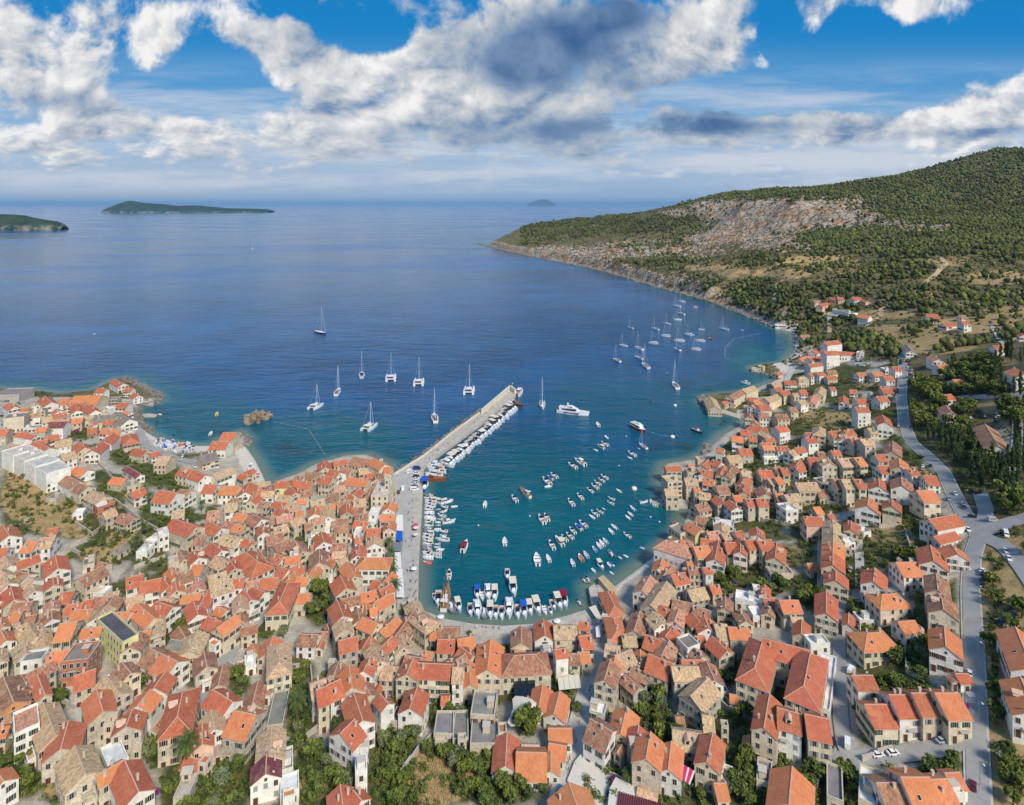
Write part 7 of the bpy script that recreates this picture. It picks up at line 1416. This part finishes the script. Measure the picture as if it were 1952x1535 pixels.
def awning(tile, quad, h, mt, label, stripes=None, name='awning', posts=True, thick=.12, droop=0.):
    x, y, z = ground_at(*px2(tile, sum(q_[0] for q_ in quad)/4, sum(q_[1] for q_ in quad)/4), h); z = max(z, 1.9 if x < 0 and y > 250 and False else z); W_ = [Vector((*bp(*px2(tile, *q_), z+h), z+h)) for q_ in quad]; r = empty(name, (x, y, z)); b = MB()
    L_ = (W_[1]-W_[0]).length; n = max(2, int(stripes or L_/2.5))
    for k in range(n):
        a, c, d, e_ = W_[0].lerp(W_[1], k/n), W_[0].lerp(W_[1], (k+1)/n-.012), W_[3].lerp(W_[2], (k+1)/n-.012), W_[3].lerp(W_[2], k/n)
        m_ = mt if not isinstance(mt, tuple) else mt[k % len(mt)]; o_ = r.location; up = Vector((0, 0, thick)); mid1, mid2 = (a+e_)/2+Vector((0,0,droop)), (c+d)/2+Vector((0,0,droop))
        a, c, d, e_, mid1, mid2 = [q_-o_ for q_ in (a, c, d, e_, mid1, mid2)]
        b.mesh([a+up, c+up, mid2+up, mid1+up, d+up, e_+up, a, c, mid2, mid1, d, e_], [(0,1,2,3),(3,2,4,5),(9,8,7,6),(11,10,8,9),(0,6,7,1),(5,4,10,11),(0,3,9,6),(3,5,11,9),(1,7,8,2),(2,8,10,4)], m_)
    b.build('canopy', r); b = MB()
    if posts:
        for q_ in W_+[(W_[0]+W_[1])/2, (W_[2]+W_[3])/2]: p = q_-r.location; b.tube((p.x, p.y, -.5), (p.x, p.y, p.z), .08, .08, 'pole_metal', 5)
        b.build('post', r)
    tag(r, label, 'awning'); return r
awning('T6', [(1055,745),(1057,640),(1122,640),(1125,748)], 3.2, 'white_canvas', 'long white ribbed awning on the quay, above the blue one', 9)
awning('T6', [(1035,818),(1037,752),(1118,752),(1120,820)], 3.4, 'blue_canvas', 'bright blue awning on the quay beside the palms', 4, droop=.6)
awning('T6', [(1050,885),(1052,824),(1112,824),(1114,885)], 3.0, 'grey_canvas', 'blue-grey slatted awning just below the bright blue one', 5)
awning('T6', [(1064,1000),(1066,892),(1106,892),(1112,1000)], 3.0, 'white_canvas', 'open white pergola on the quay between two awnings', 12, 'pergola')
awning('T6', [(1078,1195),(1074,1002),(1118,1002),(1132,1195)], 3.2, 'white_canvas', 'longest white awning at the lower end of the quay', 8)
awning('T3', [(575,680),(720,655),(735,745),(585,762)], 3.2, 'cream_canvas', 'cream cafe awning of four panels beside the shopping street', 4)
awning('T3', [(285,690),(425,690),(428,820),(290,812)], 4.0, 'dark_glass', 'dark glazed canopy over a restaurant yard behind the hipped brown roof', 4)
awning('T3', [(785,205),(830,190),(872,275),(850,300)], 3.0, 'cream_canvas', 'pale cafe awning on the waterfront by the stub jetty', 3)
awning('T3', [(1390,1245),(1500,1310),(1465,1400),(1385,1345)], 5.0, ('pink_canvas','pink_canvas','white_canvas'), 'bright pink awning with pale stripes over a roof terrace', 9)
awning('T3', [(830,340),(865,320),(862,405),(835,405)], 3.0, 'white_canvas', 'small white awning at the top of the shopping street', 2)
awning('T6', [(905,1160),(930,1150),(940,1250),(915,1250)], 3.0, 'white_canvas', 'narrow white awning among roofs near the lower palms', 2)
star = [(290,800),(340,803),(400,820),(435,850),(425,882),(385,890),(358,915),(345,960),(310,1000),(258,1003),(236,978),(258,930),(276,880),(270,822)]
x, y, z = ground_at(*px2('T3', 330, 890), 5.); r = empty('sail_awning', (x, y, z)); P_ = [Vector((*bp(*px2('T3', *q_), z+5), 5.))-Vector((x, y, 0)) for q_ in star]; cst = sum(P_, Vector())/len(P_); cst.z = 6.2; b = MB()
for i in range(len(P_)): b.face([P_[i], P_[(i+1) % len(P_)], cst], 'cream_canvas'); b.face([cst-Vector((0,0,.12)), P_[(i+1) % len(P_)]-Vector((0,0,.12)), P_[i]-Vector((0,0,.12))], 'white_canvas'); b.face([P_[i], P_[i]-Vector((0,0,.12)), P_[(i+1) % len(P_)]-Vector((0,0,.12)), P_[(i+1) % len(P_)]], 'cream_canvas')
b.build('canopy', r); b = MB()
for i in (0, 3, 6, 9, 12): b.tube((P_[i].x, P_[i].y, -.5), P_[i], .09, .09, 'pole_metal', 5)
b.build('post', r); tag(r, 'large curved cream sail awning with lobed outline over a courtyard', 'awning')
def parasol(px, py, mt, lab, rad=1.6):
    x, y, z = ground_at(px, py, 2.5)
    if px < 800: z = max(z, 2.05)
    r = empty('parasol', (x, y, z)); b = MB(); b.tube((0,0,-.3), (0,0,2.7), .05, .05, 'pole_metal', 5); b.build('pole', r); b = MB(); n = 8
    P_ = [(rad*math.cos(6.2832*i/n), rad*math.sin(6.2832*i/n), 2.2) for i in range(n)]
    for i in range(n): b.face([P_[i], P_[(i+1) % n], (0, 0, 2.8)], mt); b.face([(0,0,2.74), P_[(i+1) % n], P_[i]], mt)
    b.build('canopy', r); tag(r, None, 'parasol', 'parasols'); want_label(r, lab, px, py)
for px, py, mt, lb in [(792.5,1008,'cream_canvas','cream parasol'),(792,1021,'cream_canvas','cream parasol'),(789,1087,'white_canvas','white parasol'),(792,1003,'pink_canvas','pink stall parasol'),(1048,1276,'white_canvas','white parasol'),(840,1174,'white_canvas','white parasol'),(1062,1182,'white_canvas','white parasol'),(1085,1290,'cream_canvas','cream parasol'),(1092,1297,'cream_canvas','cream parasol')]: parasol(px, py, mt, lb)
# terrace with rows of maroon seats and the pale square beside it
def draped(name, poly_px, mt, dz, h=0.):
    g = ground_many(poly_px, h); zz = float(g[:, 2].max())+h+dz; P_ = [bp(a, b_, zz) for a, b_ in poly_px]
    ar = sum(P_[i][0]*P_[(i+1) % len(P_)][1]-P_[(i+1) % len(P_)][0]*P_[i][1] for i in range(len(P_))); P_ = P_[::-1] if ar < 0 else P_
    b = MB(); b.prism(P_, zz-6, zz, 'quay_stone', mt); return b.build(name), zz
o, zsq = draped('square', [px2('T3', *p) for p in [(745,1170),(955,1332),(925,1420),(905,1560),(690,1560),(640,1365),(690,1240)]], 'plaza_paving', .1); tag(o, kind='structure')
o, zc = draped('terrace', [px2('T3', *p) for p in [(965,1345),(1240,1470),(1245,1640),(900,1640),(925,1420)]], 'plaza_paving', 1.2); tag(o, kind='structure')
sb = MB(); sb.box(-.26, .26, -.25, .25, .38, .46, 'seat_maroon'); SEATM = sb.data('seat'); sb = MB(); sb.box(-.26, .26, .2, .27, .46, .95, 'seat_maroon'); BACKM = sb.data('backrest'); sb = MB()
for a_ in (-.22, .22):
    for c_ in (-.2, .2): sb.box(a_-.02, a_+.02, c_-.02, c_+.02, 0, .38, 'chrome')
LEGM = sb.data('leg'); k = 0; P00 = Vector((*bp(*px2('T3', 985, 1440), zc), zc)); U_ = Vector((*bp(*px2('T3', 1225, 1510), zc), zc))-P00; U_.normalize(); Vv_ = Vector((U_.y, -U_.x, 0))
for i in range(22):
    for j in range(7):
        p = P00+U_*(.4+i*.62)+Vv_*(1.+j*.85); r = empty('chair', p, math.atan2(U_.y, U_.x)); r.scale = (.85,)*3; link('seat', SEATM, r); link('backrest', BACKM, r); link('leg_frame', LEGM, r); tag(r, 'maroon chair in the rows of maroon chairs on the pale stone terrace', 'chair', 'rows of maroon chairs')
# ------------------------------------------------------------------ vehicles
def car_proto(L=4.3, Wd=1.8, Ht=1.5, van=False):
    r = empty('parked_car' if not van else 'parked_van', (0,0,0)); b = MB(); h = Wd/2
    if van: pr = [(-L/2,.3),(-L/2,.95),(-L/2+.05,Ht),(L/2-1.5,Ht),(L/2-.9,1.25),(L/2-.1,1.05),(L/2,.55),(L/2,.3)]
    else: pr = [(-L/2,.3),(-L/2,.8),(-L/2+.15,.95),(-L/2+.9,1.0),(L/2-1.15,.95),(L/2-.2,.8),(L/2,.6),(L/2,.3)]
    for sg in (-1, 1):
        f = [(x, sg*h*(.97 if z < .9 else .93), z) for x, z in pr]; b.face(f[::-1] if sg > 0 else f, 'car_paint')
    n = len(pr)
    for i in range(n):
        (x0, z0), (x1, z1) = pr[i], pr[(i+1) % n]; k0, k1 = h*(.97 if z0 < .9 else .93), h*(.97 if z1 < .9 else .93); b.face([(x0,-k0,z0),(x0,k0,z0),(x1,k1,z1),(x1,-k1,z1)], 'car_paint')
    b.build('body', r)
    if not van: b = MB(); loft_box(b, -L/2+.55, L/2-1.0, h*.9, h*.9, .96, Ht-.06, 'window_glass', .16, .35, .75); b.build('window', r); b = MB(); b.box(-L/2+1.0, L/2-1.85, -h*.74, h*.74, Ht-.07, Ht, 'car_paint'); b.build('roof', r)
    else: b = MB(); b.box(-L/2+.6, L/2-1.5, -h*.95, h*.95, 1.25, 1.75, 'window_glass'); b.face([(L/2-1.46,-h*.85,Ht-.1),(L/2-.9,-h*.85,1.3),(L/2-.9,h*.85,1.3),(L/2-1.46,h*.85,Ht-.1)], 'window_glass'); b.build('window', r)
    for sx in (-1, 1):
        for sy in (-1, 1): b = MB(); b.tube((sx*L*.31, sy*(h-.22), .33), (sx*L*.31, sy*(h+.02), .33), .33, .33, 'tyre', 12); b.tube((sx*L*.31, sy*(h+.02), .33), (sx*L*.31, sy*(h+.04), .33), .2, .2, 'chrome', 8); b.build('wheel', r)
    for sy in (-1, 1): b = MB(); b.box(L/2-.04, L/2+.02, sy*h*.7-.2, sy*h*.7+.2, .55, .72, 'lamp_glass'); b.build('headlight', r); b = MB(); b.box(-L/2-.02, -L/2+.04, sy*h*.75-.14, sy*h*.75+.14, .6, .8, 'tail_red'); b.build('tail_light', r)
    return reg(r)
CARP, VANP = car_proto(), car_proto(5.4, 2.0, 2.3, True); CUSED = set()
CN = {'w': ((232,232,230), 'white'), 's': ((168,172,176), 'silver'), 'k': ((36,38,42), 'black'), 'b': ((36,62,120), 'blue'), 'r': ((150,26,34), 'red'), 'm': ((110,24,48), 'maroon'), 'g': ((96,100,104), 'grey'), 'y': ((232,190,30), 'yellow'), 'c': ((40,130,170), 'bright blue')}
def car(px, py, ang, c, van=False, sc_=.84, zq=None, name=None):
    x, y, z = ground_at(px, py, .5)
    if zq is not None: z = zq; x, y = bp(px, py, z+.5)
    if in_house(x, y, -.3): return
    a = R(ang); p = bp(px+math.cos(a)*3, py-math.sin(a)*3, z+.5); P_ = VANP if van else CARP
    if van in CUSED: o = copy_tree(P_)
    else: o = P_; CUSED.add(van)
    o.location = (x, y, max(z, T(x, y))+.33 if zq is None else z+.02); o.rotation_euler = (0, 0, math.atan2(p[1]-y, p[0]-x)); o.scale = (sc_,)*3
    for ch in CHK(o): ch.color = (*lin(CN[c][0]), 1)
    tag(o, None, 'van' if van else 'car', 'parked vans' if van else 'cars parked in the town'); want_label(o, f'{CN[c][1]} {"van" if van else "car"}', px, py)
def CHK(o): return list(o.children)
def carsT(tile, s):
    for q_ in s.split(';'): x, y, a, c = q_.split()[:4]; car(*px2(tile, float(x), float(y)), float(a), c[0], len(c) > 1)
carsT('T4', "768 1025 -88 k;862 1035 90 wv;1050 1103 8 w;1143 1092 8 w;1445 1015 14 s;1532 990 14 b;712 1128 8 s;1638 1295 90 m;1618 600 90 w;885 585 60 wv;907 165 5 b;1808 280 95 b;1858 240 100 b;1893 230 105 w;1697 20 60 b;1700 45 60 k;1560 975 14 g")
carsT('T8', "1205 1205 0 sv;1030 1225 -50 s;1062 1260 -60 w;1085 1185 -15 k;985 1050 -50 w;1028 1110 -50 s;1038 1130 -50 k;948 1080 -60 s;1285 1290 -70 wv;1280 1385 -50 w;1300 1430 -60 w;1145 1500 60 w;1150 1520 60 k;790 835 20 k;798 890 70 w;840 885 80 k;797 905 70 s;655 650 85 w;1160 595 100 w;1077 605 90 w;1078 635 90 s;1225 600 90 s;1235 575 10 w;1222 625 90 b;1240 590 90 w;1095 865 100 s;1100 885 100 b;1075 1035 30 k;1110 1045 40 k;1130 1040 60 k;380 690 90 w;720 655 10 w;712 240 85 s;716 258 85 w;714 276 85 b;712 292 85 r;710 308 85 w;712 324 85 s;735 325 10 w;750 328 10 r;652 425 80 w;650 440 80 b;648 455 80 r;645 470 80 s;640 486 80 w;390 275 60 s;404 270 60 b;418 268 60 w;432 270 60 k;446 272 60 s;400 290 60 w;414 296 60 b;430 300 60 s;452 300 20 w;470 285 20 w;410 1330 90 w;370 1495 90 w;1500 0 0 w")
carsT('T7', "1485 1360 90 w"); carsT('T3', "588 1440 70 c"); carsT('T1', "1627 360 -40 y")
carsT('T5', "130 675 -25 b;155 690 -25 k;178 684 -25 r;200 735 -25 w;228 745 -25 s;258 770 -20 k;290 815 60 w;300 825 60 b;332 832 -30 s;280 1280 15 m;975 1110 30 k;1340 655 -20 w;1380 665 -25 k;1350 685 -20 k;1300 672 -20 w;1230 597 60 w;240 262 0 w;150 235 20 w;120 240 20 s;10 330 30 b;8 352 30 w;6 378 30 b;20 310 30 s;250 285 10 w;270 300 10 w;860 225 -50 w")
for x, y, a, c, v in [(1213,360,5,'w',0),(1211,380,5,'k',0),(1210,398,5,'w',0),(1208,416,5,'s',0),(1206,434,5,'w',0),(1200,448,5,'m',0),(1200,470,0,'w',1),(1122,465,90,'w',1),(1093,487,90,'k',0),(1165,352,35,'w',1),(1218,330,0,'b',1),(998,1090,90,'k',0)]: car(450+x/3.528, 800+y/3.528, a, c, bool(v), .95, 2.0 if y < 700 else None)
# ------------------------------------------------------------------ people
def person_mesh(stride=.22, arm=.25):
    v = [(0,0,.95),(0,0,1.12),(0,0,1.36),(0,0,1.5),(0,.02,1.62),(0,.02,1.74)]; e_ = [(0,1),(1,2),(2,3),(3,4),(4,5)]; rd = [(.15,.11),(.14,.1),(.17,.1),(.055,.055),(.085,.1),(.06,.07)]
    def ch(base, pts_, rr_):
        p = base
        for q_, r_ in zip(pts_, rr_): v.append(q_); rd.append(r_); e_.append((p, len(v)-1)); p = len(v)-1
        return p
    for s in (-1, 1):
        f = s*stride; ch(0, [(s*.1,0,.9),(s*.1,f*.6+.03,.5),(s*.1,f-.02,.09),(s*.1,f+.14,.04)], [(.085,.09),(.058,.06),(.04,.045),(.035,.03)])
        el = ch(2, [(s*.19,0,1.4),(s*.24,-f*.3*arm*4,1.14),(s*.26,-f*.5*arm*4+.06,.9),(s*.26,-f*.5*arm*4+.09,.83)], [(.055,.055),(.042,.042),(.028,.028),(.034,.02)])
        bx, by, bz = v[el]
        for k, (dx_, L_) in enumerate(((-.03,.075),(-.01,.085),(.01,.08),(.03,.065))): ch(el, [(bx+dx_, by+.02, bz-.05), (bx+dx_, by+.035, bz-.05-L_)], [(.009,.009),(.007,.007)])
        ch(el, [(bx-s*.035, by+.03, bz-.02), (bx-s*.045, by+.05, bz-.06)], [(.01,.01),(.008,.008)])
    me = bpy.data.meshes.new('sk'); me.from_pydata(v, e_, []); o = bpy.data.objects.new('sk', me); C.objects.link(o); md = o.modifiers.new('s', 'SKIN')
    for i, r_ in enumerate(rd): me.skin_vertices[0].data[i].radius = r_
    me.skin_vertices[0].data[0].use_root = True; o.modifiers.new('ss', 'SUBSURF').levels = 1
    dg = bpy.context.evaluated_depsgraph_get(); ev = o.evaluated_get(dg); m2 = bpy.data.meshes.new_from_object(ev); bpy.data.objects.remove(o)
    m2.materials.clear()
    for k in ('skin', 'cloth', 'trousers', 'hair'): m2.materials.append(M[k])
    for p in m2.polygons:
        c = p.center; p.material_index = 2 if c.z < .95 and abs(c.x) < .2 else (3 if c.z > 1.68 and c.y < .06 else (1 if .95 <= c.z < 1.47 and abs(c.x) < .235 else 0)); p.use_smooth = True
    return m2
PMS = [person_mesh(), person_mesh(.06, .5), person_mesh(.3, .2)]
PCOL = [((200,60,50),'red top'),((230,230,228),'white shirt'),((50,80,140),'blue top'),((40,42,46),'black top'),((220,190,90),'yellow top'),((110,140,110),'green top'),((200,140,150),'pink top')]
def person(px, py, zq=None):
    x, y, z = ground_at(px, py)
    if zq is not None: z = zq; x, y = bp(px, py, z)
    else: z = T(x, y)+.24
    if in_house(x, y, .2): return
    c, d = rnd.choice(PCOL); o = link('person', rnd.choice(PMS), None, (*lin(c), 1)); o.location = (x, y, z); o.rotation_euler = (0, 0, rnd.uniform(0, 6.28)); s = rnd.uniform(.95, 1.08)*.92; o.scale = (s, s, s); tag(o, None, 'person', 'people on foot'); want_label(o, 'person in '+d, px, py)
for _ in range(30):
    t_ = rnd.random(); py = 1190+t_*330; px = np.interp(py, [1176,1240,1300,1370,1440,1560], [1140,1134,1126,1108,1092,1062])+rnd.uniform(-12, 12); person(px, py)
for _ in range(34): py = rnd.uniform(950, 1150); person(772+rnd.uniform(0, 24), py, 2.13 if True else None)
for _ in range(22): t_ = rnd.random(); person(812+t_*150+rnd.uniform(-2, 2), 880-t_*118+rnd.uniform(-4, 2), 2.1)
for _ in range(10): t_ = rnd.random(); person(900+t_*160, 1199+rnd.uniform(-3, 3), 2.07)
person(*px2('T3', 782, 1385), zsq)
for _ in range(8): person(*px2('T3', rnd.uniform(250, 700)-0, rnd.uniform(640, 700)))
# lamp posts along the mole and main road
def lamp(px, py, zq=None, h=7.):
    x, y, z = ground_at(px, py); z = zq if zq is not None else z
    if zq is not None: x, y = bp(px, py, z)
    r = empty('street_lamp', (x, y, z)); b = MB(); b.tube((0,0,-.3), (0,0,h), .09, .06, 'pole_metal', 6); b.tube((0,0,h), (0,-1.2,h+.25), .05, .04, 'pole_metal', 4); b.build('pole', r); b = MB(); b.box(-.16, .16, -1.7, -1.1, h+.18, h+.3, 'lamp_glass'); b.build('lamp_head', r); tag(r, None, 'street lamp', 'street lamps'); want_label(r, 'thin grey lamp post', px, py)
for px, py in [(826,868),(868,835),(905,805),(940,782)]: lamp(px, py, 2.1, 6)
for px, py in [(1868,1500),(1866,1380),(1864,1260),(1864,1150),(1752,1230),(1840,960),(1745,820),(1735,740)]: lamp(px, py)
# beach and headland: clutter of pale stones is in the ground material; a few towels and bathers' parasols
for px, py in [(478,885),(486,900),(492,906),(1512,655),(1518,640)]: parasol(px, py, rnd.choice(['blue_canvas','white_canvas','pink_canvas']), 'beach parasol', 1.3)
write_labels()
# ------------------------------------------------------------------ haze
m = bpy.data.materials.new('haze'); m.use_nodes = True; nt = m.node_tree; nt.nodes.clear(); o_ = nt.nodes.new('ShaderNodeOutputMaterial'); pv = nt.nodes.new('ShaderNodeVolumePrincipled')
pv.inputs['Color'].default_value = (.36, .66, 1.0, 1); pv.inputs['Density'].default_value = 1.9e-5; pv.inputs['Anisotropy'].default_value = .0; nt.links.new(pv.outputs[0], o_.inputs['Volume']); M['haze'] = m
b = MB(); b.box(-170000, 170000, -170000, 170000, -9., 640., 'haze'); tag(b.build('haze'), 'thin blue haze over the sea and far hills', 'haze', kind='stuff')
